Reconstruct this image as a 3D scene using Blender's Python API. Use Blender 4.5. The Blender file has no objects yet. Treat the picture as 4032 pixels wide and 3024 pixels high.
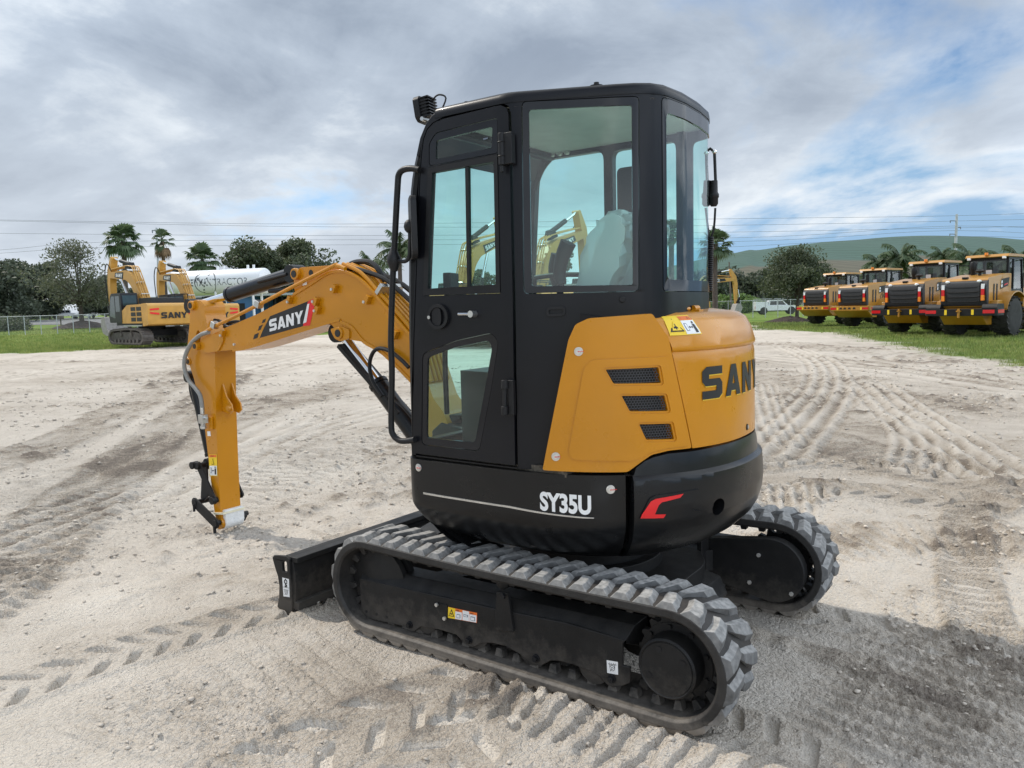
import bpy, bmesh, math, random
import numpy as np
from mathutils import Vector as V3, Matrix
from mathutils.geometry import tessellate_polygon
random.seed(7); RNG = np.random.default_rng(7)
R = math.radians
scene = bpy.context.scene
COL = scene.collection
# ------------------------------------------------------------------ camera
CAM = V3((-2.1137, 3.5937, 1.7295))
YAW, PITCH, ROLL = R(-54.274), R(5.604), R(-1.515)
FPX, CX, CY = 3028.0, 2016.0, 1512.0
_d = V3((math.cos(YAW)*math.cos(PITCH), math.sin(YAW)*math.cos(PITCH), -math.sin(PITCH)))
_r = V3((math.sin(YAW), -math.cos(YAW), 0)); _u = _r.cross(_d)
CD = _d
CR = math.cos(ROLL)*_r + math.sin(ROLL)*_u
CU = -math.sin(ROLL)*_r + math.cos(ROLL)*_u
cam = bpy.data.cameras.new("camera"); camo = bpy.data.objects.new("camera", cam); COL.objects.link(camo)
cam.sensor_width = 36; cam.lens = 36*FPX/4032; cam.clip_start = .05; cam.clip_end = 8000
camo.matrix_world = Matrix(((CR.x, CU.x, -CD.x, CAM.x), (CR.y, CU.y, -CD.y, CAM.y), (CR.z, CU.z, -CD.z, CAM.z), (0, 0, 0, 1)))
scene.camera = camo
def ray(p): return CD + CR*((p[0]-CX)/FPX) - CU*((p[1]-CY)/FPX)
def onY(p, y): v = ray(p); return CAM + v*((y-CAM.y)/v.y)
def onX(p, x): v = ray(p); return CAM + v*((x-CAM.x)/v.x)
def onZ(p, z=0): v = ray(p); return CAM + v*((z-CAM.z)/v.z)
VV = 1.82278
def vv(x, y): return (x*VV, y*VV)
def z1(x, y): return (1500+.63291*x, 300+.63291*y)
def z2(x, y): return (1500+.72333*x, 1100+.72333*y)
def z4(x, y): return (650+.72321*x, 950+.72333*y)
def za(x, y): return (1050+.45208*x, 1980+.45208*y)
def zb(x, y): return (2050+.45208*x, 2200+.45208*y)
def zc(x, y): return (2400+.45208*x, 1850+.45208*y)
def L(f, *pts): return [f(*p) for p in pts]
def far(vx, depth, z=0.0):
    """ground point seen at column vx (of the 2212 px wide view) at a distance along the view axis"""
    hy = 1214 - .0265*(vx*VV-CX)
    v = ray((vx*VV, hy)); v.z = 0
    p = CAM + v*(depth/1.0); return V3((p.x, p.y, z))
# ------------------------------------------------------------------ materials
def nt(name):
    m = bpy.data.materials.new(name); m.use_nodes = True
    n = m.node_tree.nodes; l = m.node_tree.links
    return m, n, l, n["Principled BSDF"]
def mat(name, col, rough=.5, metal=0, var=.12, scale=6, bump=0, bscale=60, coat=0, spec=.5, rvar=.1, dust=0, dustcol=(.36,.33,.29), mud=None):
    m, n, l, b = nt(name)
    tc = n.new("ShaderNodeTexCoord")
    no = n.new("ShaderNodeTexNoise"); no.inputs["Scale"].default_value = scale; no.inputs["Detail"].default_value = 6
    l.new(tc.outputs["Object"], no.inputs["Vector"])
    r = n.new("ShaderNodeValToRGB")
    r.color_ramp.elements[0].position = .3; r.color_ramp.elements[1].position = .7
    r.color_ramp.elements[0].color = tuple(c*(1-var) for c in col)+(1,)
    r.color_ramp.elements[1].color = tuple(min(1, c*(1+var)) for c in col)+(1,)
    l.new(no.outputs["Fac"], r.inputs["Fac"])
    out = r.outputs["Color"]
    if dust:
        ge = n.new("ShaderNodeNewGeometry"); sx = n.new("ShaderNodeSeparateXYZ"); l.new(ge.outputs["Normal"], sx.inputs[0])
        n2 = n.new("ShaderNodeTexNoise"); n2.inputs["Scale"].default_value = scale*3; n2.inputs["Detail"].default_value = 8
        l.new(tc.outputs["Object"], n2.inputs["Vector"])
        mr = n.new("ShaderNodeMapRange"); mr.inputs[1].default_value = .1; mr.inputs[2].default_value = 1
        mr.inputs[3].default_value = dust*.25; mr.inputs[4].default_value = dust
        l.new(sx.outputs["Z"], mr.inputs[0])
        mu = n.new("ShaderNodeMath"); mu.operation = 'MULTIPLY'; l.new(mr.outputs[0], mu.inputs[0])
        m2 = n.new("ShaderNodeMapRange"); m2.inputs[1].default_value = .3; m2.inputs[2].default_value = .7; m2.inputs[3].default_value=.4; m2.inputs[4].default_value=1.2
        l.new(n2.outputs["Fac"], m2.inputs[0]); l.new(m2.outputs[0], mu.inputs[1])
        mx = n.new("ShaderNodeMix"); mx.data_type = 'RGBA'; l.new(mu.outputs[0], mx.inputs[0])
        l.new(out, mx.inputs[6]); mx.inputs[7].default_value = dustcol+(1,); out = mx.outputs[2]
    if mud:                                   # dry sand clinging below a given height, ragged edge
        z0, z1_, am = mud; sz = n.new("ShaderNodeSeparateXYZ"); l.new(tc.outputs["Object"], sz.inputs[0])
        n4 = n.new("ShaderNodeTexNoise"); n4.inputs["Scale"].default_value = 16; n4.inputs["Detail"].default_value = 9; n4.inputs["Roughness"].default_value = .7; l.new(tc.outputs["Object"], n4.inputs["Vector"])
        a4 = n.new("ShaderNodeMath"); a4.operation = 'MULTIPLY_ADD'; l.new(n4.outputs["Fac"], a4.inputs[0]); a4.inputs[1].default_value = -(z1_-z0)*2.2; l.new(sz.outputs["Z"], a4.inputs[2])
        m4 = n.new("ShaderNodeMapRange"); m4.inputs[1].default_value = z0-(z1_-z0)*1.1; m4.inputs[2].default_value = z1_-(z1_-z0)*1.1; m4.inputs[3].default_value = am; m4.inputs[4].default_value = 0; l.new(a4.outputs[0], m4.inputs[0])
        x4 = n.new("ShaderNodeMix"); x4.data_type = 'RGBA'; l.new(m4.outputs[0], x4.inputs[0]); l.new(out, x4.inputs[6]); x4.inputs[7].default_value = (.33,.285,.235,1); out = x4.outputs[2]
    l.new(out, b.inputs["Base Color"])
    rr = n.new("ShaderNodeMapRange"); rr.inputs[3].default_value = max(.02, rough-rvar); rr.inputs[4].default_value = min(1, rough+rvar)
    n3 = n.new("ShaderNodeTexNoise"); n3.inputs["Scale"].default_value = scale*2.3; n3.inputs["Detail"].default_value = 4
    l.new(tc.outputs["Object"], n3.inputs["Vector"]); l.new(n3.outputs["Fac"], rr.inputs[0]); l.new(rr.outputs[0], b.inputs["Roughness"])
    b.inputs["Metallic"].default_value = metal
    b.inputs["Coat Weight"].default_value = coat; b.inputs["Coat Roughness"].default_value = .12
    b.inputs["Specular IOR Level"].default_value = spec
    if bump:
        nb = n.new("ShaderNodeTexNoise"); nb.inputs["Scale"].default_value = bscale; nb.inputs["Detail"].default_value = 4
        l.new(tc.outputs["Object"], nb.inputs["Vector"])
        bp = n.new("ShaderNodeBump"); bp.inputs["Strength"].default_value = bump; bp.inputs["Distance"].default_value = .01
        l.new(nb.outputs["Fac"], bp.inputs["Height"]); l.new(bp.outputs[0], b.inputs["Normal"])
    return m
def glassmat(name, tint, refl=1.0, rough=.0, film=.01):
    m = bpy.data.materials.new(name); m.use_nodes = True
    n = m.node_tree.nodes; l = m.node_tree.links; n.clear()
    o = n.new("ShaderNodeOutputMaterial"); t = n.new("ShaderNodeBsdfTransparent"); t.inputs[0].default_value = tint+(1,)
    g = n.new("ShaderNodeBsdfGlossy"); g.inputs["Roughness"].default_value = .01 + rough
    f = n.new("ShaderNodeLayerWeight"); f.inputs[0].default_value = .5          # Schlick: the same from both sides of a pane
    pw = n.new("ShaderNodeMath"); pw.operation = 'POWER'; pw.inputs[1].default_value = 5; l.new(f.outputs['Facing'], pw.inputs[0])
    mu = n.new("ShaderNodeMath"); mu.operation = 'MULTIPLY_ADD'; mu.inputs[1].default_value = .9*min(refl, 1); mu.inputs[2].default_value = .05*refl; l.new(pw.outputs[0], mu.inputs[0])
    mx = n.new("ShaderNodeMixShader"); l.new(mu.outputs[0], mx.inputs[0]); l.new(t.outputs[0], mx.inputs[1]); l.new(g.outputs[0], mx.inputs[2])
    # faint dust film with streaks
    tc = n.new("ShaderNodeTexCoord"); no = n.new("ShaderNodeTexNoise"); no.inputs["Scale"].default_value = 3; no.inputs["Detail"].default_value = 7
    l.new(tc.outputs["Object"], no.inputs["Vector"])
    mr = n.new("ShaderNodeMapRange"); mr.inputs[1].default_value = .35; mr.inputs[2].default_value = .8; mr.inputs[3].default_value = film; mr.inputs[4].default_value = film+.06
    l.new(no.outputs["Fac"], mr.inputs[0])
    df = n.new("ShaderNodeBsdfDiffuse"); df.inputs[0].default_value = (.6,.62,.6,1)
    m2 = n.new("ShaderNodeMixShader"); l.new(mr.outputs[0], m2.inputs[0]); l.new(mx.outputs[0], m2.inputs[1]); l.new(df.outputs[0], m2.inputs[2])
    l.new(m2.outputs[0], o.inputs[0]); return m
YEL = (.53,.210,.002)
M = {}
M['yellow'] = mat('yellow_paint', YEL, .30, var=.06, scale=3, coat=.3, rvar=.10, bump=.05, bscale=90, dust=.06, dustcol=(.50,.33,.10), spec=.35)
M['yellow_dusty'] = mat('weathered_yellow_paint', (.52,.27,.045), .45, var=.12, scale=2, coat=.1, dust=.25, dustcol=(.4,.3,.15))
M['black'] = mat('black_paint', (.0055,.006,.007),   .30, var=.3, scale=3, coat=.12, rvar=.10, dust=.02, spec=.25)
M['blacksatin'] = mat('black_powder_coat', (.008,.0082,.009), .46, var=.25, scale=5, bump=.06, bscale=260, dust=.06, spec=.25)
M['cabblack'] = mat('cab_black_paint', (.0055,.006,.0085), .36, var=.25, scale=2.5, coat=.08, rvar=.10, dust=.015, spec=.22)
M['plastic'] = mat('black_plastic', (.010,.010,.011), .5, spec=.3, var=.2, scale=10, bump=.05, bscale=300)
M['rubber'] = mat('dusty_track_rubber', (.075,.076,.077), .72, var=.5, scale=14, mud=(.02,.16,.7), bump=.25, bscale=60, dust=.8, dustcol=(.41,.395,.37), spec=.35)
M['belt'] = mat('track_inner_rubber', (.024,.023,.022), .6, var=.3, scale=12, bump=.2, bscale=80, dust=.16, mud=(.03,.12,.45), dustcol=(.17,.14,.115), spec=.3)
M['steel'] = mat('bright_steel', (.55,.55,.54), .3, metal=.9, var=.1, scale=20)
M['under'] = mat('dusty_undercarriage_paint', (.010,.010,.0105), .5, var=.3, scale=6, bump=.1, bscale=160, dust=.06, dustcol=(.30,.27,.23), spec=.25, mud=(.06,.24,.16))
M['meshgrey'] = mat('dark_grey_mesh', (.045,.046,.05), .5, var=.2)
M['chrome'] = mat('chromed_rod', (.8,.8,.8), .1, metal=1, var=.03, scale=20, rvar=.04)
M['bolt'] = mat('zinc_bolt', (.62,.6,.56), .4, metal=.6, var=.1, scale=40)
M['hose'] = mat('grey_hose_sleeve', (.25,.25,.235), .6, var=.15, scale=50, bump=.3, bscale=220)
M['white'] = mat('white_vinyl', (.78,.78,.77), .45, var=.03, scale=20)
M['red'] = mat('red_vinyl', (.72,.012,.015), .4, var=.05, scale=20)
M['amber'] = mat('amber_lens', (.85,.25,.02), .25, var=.05, scale=20)
M['orange'] = mat('orange_label', (.8,.17,.02), .45, var=.05, scale=20)
M['labelyel'] = mat('label_yellow', (.85,.58,.02), .45, var=.03, scale=20)
M['ink'] = mat('black_ink', (.01,.01,.01), .5, var=.1, scale=20)
M['blue_ink'] = mat('grey_ink', (.12,.15,.2), .5, var=.1, scale=20)
M['foam'] = mat('white_foam_wrap', (.74,.74,.72), .8, var=.06, scale=30, bump=.5, bscale=50)
M['tape'] = mat('cream_tape', (.72,.66,.48), .4, var=.05, scale=30)
M['liner'] = mat('cab_headliner', (.55,.56,.52), .8, var=.06, scale=10)
M['seat'] = mat('seat_fabric', (.035,.035,.038), .8, var=.2, scale=30, bump=.2, bscale=200)
M['film'] = glassmat('clear_plastic_film', (.72,.8,.82), 4.0, .10, .55)
M['glass'] = glassmat('teal_cab_glass', (.74,.98,.945), 1.0)
M['frit'] = mat('black_glass_border', (.012,.013,.016), .10, var=.1, scale=10, rvar=.03, spec=.3)
M['goldrim'] = mat('gold_letter_edge', (.75,.48,.03), .3, var=.05, scale=20, coat=.4)
M['dirt'] = mat('dirty_ledge', (.10,.085,.065), .9, var=.5, scale=70, bump=.6, bscale=160)
# ------------------------------------------------------------------ mesh helpers
def link(me, name, m, parent=None, sharp=38, bevel=0, bseg=2, loc=None):
    ms = m if isinstance(m, (list, tuple)) else [m]
    for x in ms: me.materials.append(x)
    o = bpy.data.objects.new(name, me); COL.objects.link(o)
    if parent: o.parent = parent
    if sharp and len(me.polygons):
        me.polygons.foreach_set('use_smooth', [True]*len(me.polygons)); me.set_sharp_from_angle(angle=R(sharp))
    if bevel:
        b = o.modifiers.new('bevel', 'BEVEL'); b.width = bevel; b.segments = bseg; b.limit_method = 'ANGLE'; b.angle_limit = R(42); b.harden_normals = True
    if loc: o.location = loc
    return o
SPLIT = {'cable','connector','cable_ball','roof_bolt','button','pedal','frame_bolt','frame_hole','bolt','track_roller','clamp_block','clamp_bolt','hydraulic_pipe','pipe_clamp','boom_hose','link_pin','link_bolt','blade_rib','blade_arm','hood_hinge','bucket_link','frame_gusset','drive_plug','bucket_hose','lift_arm','guard_rail','cylinder_pipe','latch_pin','light_bracket','thumb_lug','cylinder_bracket','armrest_bar','chassis_axle','undercarriage_frame','blade_label_symbol'}
class MB:
    def __init__(s): s.v = []; s.f = []; s.mi = []; s.cur = 0; s.pc = []
    def add(s, vs, fs):
        k = len(s.v); s.pc.append((k, len(s.f))); s.v += [tuple(v) for v in vs]; s.f += [tuple(i+k for i in f) for f in fs]; s.mi += [s.cur]*len(fs); return s
    def box(s, c, d, rz=0, rx=0, ry=0):
        mt = Matrix.Translation(c) @ Matrix.Rotation(rz, 4, 'Z') @ Matrix.Rotation(ry, 4, 'Y') @ Matrix.Rotation(rx, 4, 'X')
        vs = [mt @ V3((x*d[0]/2, y*d[1]/2, z*d[2]/2)) for x in (-1, 1) for y in (-1, 1) for z in (-1, 1)]
        return s.add(vs, [(0,1,3,2),(4,6,7,5),(0,4,5,1),(2,3,7,6),(0,2,6,4),(1,5,7,3)])
    def bar(s, a, b, w, h, up=(0,0,1)):
        a = V3(a); b = V3(b); t = (b-a).normalized(); side = t.cross(V3(up))
        if side.length < 1e-4: side = t.cross(V3((1,0,0)))
        side.normalize(); uu = side.cross(t)
        vs = [p + side*(x*w/2) + uu*(z*h/2) for p in (a, b) for x, z in ((-1,-1),(1,-1),(1,1),(-1,1))]
        return s.add(vs, [(3,2,1,0),(4,5,6,7),(0,1,5,4),(1,2,6,5),(2,3,7,6),(3,0,4,7)])
    def cyl(s, a, b, r, n=20, r2=None, caps=True):
        a = V3(a); b = V3(b); r2 = r if r2 is None else r2
        t = (b-a).normalized(); x = t.orthogonal().normalized(); y = t.cross(x)
        vs = []
        for p, rad in ((a, r), (b, r2)):
            for i in range(n):
                an = 2*math.pi*i/n; vs.append(p + x*(rad*math.cos(an)) + y*(rad*math.sin(an)))
        fs = [(i, (i+1) % n, n+(i+1) % n, n+i) for i in range(n)]
        if caps: fs += [tuple(range(n-1, -1, -1)), tuple(range(n, 2*n))]
        return s.add(vs, fs)
    def tube(s, pts, r, n=10, smooth=4, caps=True):
        pts = [V3(p) for p in pts]
        if smooth > 1 and len(pts) > 2: pts = catmull(pts, smooth)
        rr = r if isinstance(r, (list, tuple)) else None
        vs = []; prev = None; m = len(pts)
        for i, p in enumerate(pts):
            t = (pts[min(i+1, m-1)] - pts[max(i-1, 0)]).normalized()
            x = t.orthogonal().normalized() if prev is None else (prev - t*prev.dot(t)).normalized()
            prev = x; y = t.cross(x)
            ri = r if rr is None else rr[0] + (rr[1]-rr[0])*i/(m-1)
            for k in range(n):
                an = 2*math.pi*k/n; vs.append(p + x*(ri*math.cos(an)) + y*(ri*math.sin(an)))
        fs = [(i*n+k, i*n+(k+1) % n, (i+1)*n+(k+1) % n, (i+1)*n+k) for i in range(m-1) for k in range(n)]
        if caps: fs += [tuple(range(n-1, -1, -1)), tuple(range((m-1)*n, m*n))]
        return s.add(vs, fs)
    def lathe(s, c, axis, prof, n=32):
        """prof: (radius, distance along axis)"""
        c = V3(c); t = V3(axis).normalized(); x = t.orthogonal().normalized(); y = t.cross(x); vs = []; m = len(prof)
        for rad, h in prof:
            for i in range(n):
                an = 2*math.pi*i/n; vs.append(c + t*h + x*(rad*math.cos(an)) + y*(rad*math.sin(an)))
        fs = [(j*n+i, j*n+(i+1) % n, (j+1)*n+(i+1) % n, (j+1)*n+i) for j in range(m-1) for i in range(n)]
        fs += [tuple(range(n-1, -1, -1)), tuple(range((m-1)*n, m*n))]
        return s.add(vs, fs)
    def ball(s, c, r, n=12, sq=(1,1,1)):
        vs = []; fs = []; h = n//2
        for j in range(h+1):
            a = math.pi*j/h
            for i in range(n):
                b = 2*math.pi*i/n; vs.append((c[0]+r*sq[0]*math.sin(a)*math.cos(b), c[1]+r*sq[1]*math.sin(a)*math.sin(b), c[2]+r*sq[2]*math.cos(a)))
        for j in range(h):
            for i in range(n): fs.append((j*n+i, (j+1)*n+i, (j+1)*n+(i+1) % n, j*n+(i+1) % n))
        return s.add(vs, fs)
    def prism(s, poly, y0, y1, axis='Y'):
        """poly in (x,z) for axis Y, (y,z) for X, (x,y) for Z"""
        n = len(poly)
        def P(p, h): return (p[0], h, p[1]) if axis == 'Y' else ((h, p[0], p[1]) if axis == 'X' else (p[0], p[1], h))
        vs = [P(p, y0) for p in poly] + [P(p, y1) for p in poly]
        tr = [tuple(reversed(t)) for t in tessellate_polygon([[V3((p[0], p[1], 0)) for p in poly]])]
        fs = [t for t in tr] + [tuple(i+n for i in reversed(t)) for t in tr]
        fs += [(i, (i+1) % n, n+(i+1) % n, n+i) for i in range(n)]
        return s.add(vs, fs)
    def mesh(s, name, merge=False):
        me = bpy.data.meshes.new(name); me.from_pydata([tuple(v) for v in s.v], [], s.f)
        bm = bmesh.new(); bm.from_mesh(me)
        if len(set(s.mi)) > 1:
            for f, i in zip(bm.faces, s.mi): f.material_index = i
        if merge: bmesh.ops.remove_doubles(bm, verts=bm.verts, dist=1e-5)
        bmesh.ops.recalc_face_normals(bm, faces=bm.faces)
        bm.to_mesh(me); bm.free(); return me
    def pieces(s):
        """separate builders for the shapes that do not touch one another"""
        ends = s.pc[1:]+[(len(s.v), len(s.f))]; bx = []
        for (a, fa), (b, fb) in zip(s.pc, ends):
            q = np.array([tuple(v) for v in s.v[a:b]]); bx.append((q.min(0)-.0015, q.max(0)+.0015))
        g = list(range(len(bx)))
        def root(i):
            while g[i] != i: i = g[i]
            return i
        for i in range(len(bx)):
            for j in range(i): 
                if (bx[i][0] <= bx[j][1]).all() and (bx[j][0] <= bx[i][1]).all(): g[root(i)] = root(j)
        out = {}
        for i, ((a, fa), (b, fb)) in enumerate(zip(s.pc, ends)):
            m = out.setdefault(root(i), MB()); m.add(s.v[a:b], [tuple(x-a for x in f) for f in s.f[fa:fb]])
        return list(out.values())
    def build(s, name, m, parent=None, sharp=38, bevel=0, **k):
        if name in SPLIT and len(s.pc) > 1:
            r = [link(q.mesh(name), name, m, parent, sharp, bevel, **k) for q in s.pieces()]; return r[0]
        return link(s.mesh(name), name, m, parent, sharp, bevel, **k)
def catmull(p, k):
    out = []
    for i in range(len(p)-1):
        a, b, c, d = p[max(i-1, 0)], p[i], p[i+1], p[min(i+2, len(p)-1)]
        for j in range(k):
            t = j/k
            out.append(.5*((2*b) + (c-a)*t + (2*a-5*b+4*c-d)*t*t + (3*b-a-3*c+d)*t**3))
    out.append(p[-1]); return out
def rounded(poly, r, k=4):
    """round the corners of a 2-D polygon"""
    out = []; n = len(poly)
    for i in range(n):
        a, b, c = V3(poly[i-1]+(0,)), V3(poly[i]+(0,)), V3(poly[(i+1) % n]+(0,))
        u = (a-b); w = (c-b); d = min(r, u.length*.45, w.length*.45); p = b+u.normalized()*d; q = b+w.normalized()*d
        for j in range(k+1):
            t = j/k; x = p*(1-t)**2 + b*(2*t*(1-t)) + q*t*t; out.append((x.x, x.y))
    return out
class Curve:
    """vertical wall standing on a plan polyline; (s, z) are coordinates on it"""
    def __init__(s, pts, k=1):
        p = [V3((a[0], a[1], 0)) for a in pts]
        if k > 1: p = catmull(p, k)
        s.p = p; s.a = [0.0]
        for i in range(1, len(p)): s.a.append(s.a[-1] + (p[i]-p[i-1]).length)
    def frame(s, t):
        i = 0
        while i < len(s.p)-2 and t > s.a[i+1]: i += 1
        a, b = s.p[i], s.p[i+1]; f = (t-s.a[i])/(s.a[i+1]-s.a[i]); d = (b-a).normalized()
        # smoothed normal
        def nrm(j): j = max(0, min(len(s.p)-2, j)); e = (s.p[j+1]-s.p[j]).normalized(); return V3((e.y, -e.x, 0))
        n0, n1, n2 = nrm(i-1), nrm(i), nrm(i+1)
        A = (n0+n1).normalized(); B = (n1+n2).normalized(); ff = max(0, min(1, f))
        return a+(b-a)*f, (A*(1-ff)+B*ff).normalized()
    def P(s, t, z, off=0): p, n = s.frame(t); q = p+n*off; return V3((q.x, q.y, z))
    def hit(s, px):
        v = ray(px); best = None
        for i in range(len(s.p)-1):
            a, b = s.p[i], s.p[i+1]; e = b-a
            # CAM + k v = a + f e  (in plan)
            det = v.x*(-e.y) + e.x*v.y
            if abs(det) < 1e-9: continue
            rx, ry = a.x-CAM.x, a.y-CAM.y
            k = (rx*(-e.y) + e.x*ry)/det; f = (v.x*ry - v.y*rx)/det
            lo = -1e-6 if i else -9; hi = 1+1e-6 if i < len(s.p)-2 else 9
            if k > 0 and lo <= f <= hi and (best is None or k < best[0]): best = (k, s.a[i]+f*e.length, CAM.z+k*v.z)
        if best is None:
            if px[0] > 100: return s.hit((px[0]-8, px[1]))
            raise ValueError("no hit %s" % (px,))
        return best[1], best[2]
    def H(s, pts): return [s.hit(p) for p in pts]
def straight(y): return Curve([(8, y), (-8, y)])
def sheet(curve, outline, holes=(), off=0.0, thick=.02, step=.05, zcuts=()):
    loops = [[V3((a, b, 0)) for a, b in outline]] + [[V3((a, b, 0)) for a, b in h] for h in holes]
    vs = [v for lp in loops for v in lp]
    bm = bmesh.new(); bv = [bm.verts.new(v) for v in vs]
    for t in tessellate_polygon(loops):
        try: bm.faces.new([bv[i] for i in t])
        except ValueError: pass
    bmesh.ops.recalc_face_normals(bm, faces=bm.faces)
    if len(curve.p) > 2:
        s0 = min(v.x for v in vs); s1 = max(v.x for v in vs); k = s0+step
        while k < s1:
            bmesh.ops.bisect_plane(bm, geom=bm.verts[:]+bm.edges[:]+bm.faces[:], dist=1e-6, plane_co=(k, 0, 0), plane_no=(1, 0, 0)); k += step
    for k in zcuts:
        bmesh.ops.bisect_plane(bm, geom=bm.verts[:]+bm.edges[:]+bm.faces[:], dist=1e-6, plane_co=(0, k, 0), plane_no=(0, 1, 0))
    bmesh.ops.triangulate(bm, faces=[f for f in bm.faces if len(f.verts) > 4])
    idx = {v: i for i, v in enumerate(bm.verts)}; n = len(idx)
    fo = off if callable(off) else (lambda z: off)
    A = [curve.P(v.co.x, v.co.y, fo(v.co.y)) for v in bm.verts]; B = [curve.P(v.co.x, v.co.y, fo(v.co.y)-thick) for v in bm.verts]
    fs = [tuple(idx[v] for v in f.verts) for f in bm.faces]
    out = list(fs)
    if thick:
        out += [tuple(i+n for i in reversed(f)) for f in fs]
        for e in bm.edges:
            if len(e.link_faces) == 1:
                a, b = idx[e.verts[0]], idx[e.verts[1]]; out.append((a, b, b+n, a+n))
    bm.free(); mb = MB(); mb.add(A+(B if thick else []), out); return mb
def panel(name, m, parent, curve, outline, holes=(), off=0.0, thick=.02, bevel=.004, step=.05, sharp=38, zcuts=(), **k):
    return sheet(curve, outline, holes, off, thick, step, zcuts).build(name, m, parent, sharp, bevel, **k)
def sweep(curve, s0, s1, prof, n=24, cap=True, offz=None):
    """closed profile [(offset, z)] swept along a plan curve"""
    mb = MB(); m = len(prof); vs = []
    for i in range(n+1):
        t = s0+(s1-s0)*i/n
        for o, z in (offz(prof, i/n) if offz else prof): vs.append(curve.P(t, z, o))
    fs = [(i*m+j, i*m+(j+1) % m, (i+1)*m+(j+1) % m, (i+1)*m+j) for i in range(n) for j in range(m)]
    if cap:
        tr = tessellate_polygon([[V3((p[0], p[1], 0)) for p in prof]])
        fs += [tuple(t) for t in tr] + [tuple(x+n*m for x in t) for t in tr]
    return mb.add(vs, fs)
def empty(name, loc=(0,0,0), rz=0):
    o = bpy.data.objects.new(name, None); COL.objects.link(o); o.location = loc; o.rotation_euler = (0, 0, rz); o.empty_display_size = .3; return o
def tag(o, label=None, cat=None, group=None, kind=None):
    if label: o['label'] = label
    if cat: o['category'] = cat
    if group: o['group'] = group
    if kind: o['kind'] = kind
    return o
def children(o): return [c for c in ALLCH.get(o.name, [])]
def copy_tree(o, parent=None, kids=None):
    if kids is None:
        kids = {}
        for x in bpy.data.objects:
            if x.parent: kids.setdefault(x.parent.name, []).append(x)
    c = o.copy(); COL.objects.link(c)
    if parent: c.parent = parent
    for ch in kids.get(o.name, []): copy_tree(ch, c, kids)
    return c
# lettering: heavy block capitals drawn as polygons
GL = {
 'S': ([(1,1),(.2,1),(0,.86),(0,.54),(.15,.4),(.68,.4),(.68,.25),(0,.25),(0,0),(.82,0),(1,.13),(1,.48),(.86,.62),(.32,.62),(.32,.75),(1,.75)], [], 1.0),
 'A': ([(0,0),(.37,1),(.71,1),(1.08,0),(.75,0),(.70,.16),(.38,.16),(.33,0)], [[(.455,.38),(.625,.38),(.54,.68)]], 1.08),
 'N': ([(0,0),(0,1),(.32,1),(.70,.48),(.70,1),(1,1),(1,0),(.68,0),(.30,.53),(.30,0)], [], 1.0),
 'Y': ([(0,1),(.35,1),(.54,.68),(.73,1),(1.08,1),(.70,.42),(.70,0),(.38,0),(.38,.42)], [], 1.08)}
def letters(word, fn, h, w, gap, slant=0):
    """fn maps (u, v) to a 3-D point"""
    mb = MB(); x = 0
    for ch in word:
        o, hs, cw = GL[ch]
        loops = [[V3((x+p[0]*w+slant*p[1]*h, p[1]*h, 0)) for p in lp] for lp in [o]+hs]
        flat = [v for lp in loops for v in lp]
        bm = bmesh.new(); bv = [bm.verts.new(v) for v in flat]
        for t in tessellate_polygon(loops): bm.faces.new([bv[i] for i in t])
        st = w*.25; k = x+st
        while k < x+w*1.3:
            bmesh.ops.bisect_plane(bm, geom=bm.verts[:]+bm.edges[:]+bm.faces[:], dist=1e-6, plane_co=(k,0,0), plane_no=(1,0,0)); k += st
        idx = {v: i for i, v in enumerate(bm.verts)}
        mb.add([fn(v.co.x, v.co.y) for v in bm.verts], [tuple(idx[v] for v in f.verts) for f in bm.faces]); bm.free()
        x += cw*w+gap
    return mb
def text(word, fn, h, sx=1.0, bold=0.0, align='LEFT', spacing=1.0):
    cu = bpy.data.curves.new('t', 'FONT'); cu.body = word; cu.size = 1; cu.offset = bold; cu.align_x = align; cu.space_character = spacing
    o = bpy.data.objects.new('t', cu); COL.objects.link(o)
    dg = bpy.context.evaluated_depsgraph_get(); dg.update(); me = o.evaluated_get(dg).to_mesh()
    mb = MB(); k = h/.69
    mb.add([fn(v.co.x*k*sx, v.co.y*k) for v in me.vertices], [tuple(p.vertices) for p in me.polygons])
    o.evaluated_get(dg).to_mesh_clear(); bpy.data.objects.remove(o); bpy.data.curves.remove(cu); return mb
def lerp_table(tb):
    def f(z):
        if z <= tb[0][0]: return tb[0][1]
        for (a, x), (b, y) in zip(tb, tb[1:]):
            if z <= b:
                t = (z-a)/(b-a); return x+(y-x)*t
        return tb[-1][1]
    return f
def onquad(c):
    """bilinear map of the unit square onto 4 points (bl, br, tr, tl)"""
    c = [V3(x) for x in c]
    return lambda u, v: c[0]*(1-u)*(1-v)+c[1]*u*(1-v)+c[2]*u*v+c[3]*(1-u)*v
# ================================================================== THE MINI EXCAVATOR
EX = empty('mini_excavator', (0, 0, 0))
tag(EX, 'large mini excavator with enclosed black cab and rubber tracks in the foreground', 'excavator')
CabC = Curve([(1.6,.78),(-.06,.78),(-.10,.777),(-.14,.762),(-.53,.575),(-.60,.535),(-.655,.485),(-.685,.42),(-.70,.25),(-.69,.05),(-.665,-.12),(-.63,-.22),(-.56,-.25),(-.3,-.25)])
HouseC = Curve([(.60,-.3),(.60,.5),(.60,.68),(.585,.745),(.53,.79),(.38,.80),(.2,.80),(-.05,.795),(-.25,.775),(-.42,.72),(-.56,.64),(-.69,.52),(-.79,.37),(-.855,.17),(-.87,-.05),(-.84,-.28),(-.74,-.5),(-.58,-.68),(-.36,-.78),(-.1,-.8),(.2,-.8),(.56,-.8)], 4)
H1 = lambda *p: CabC.H(L(z1, *p))
H2 = lambda *p: CabC.H(L(z2, *p))
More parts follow.
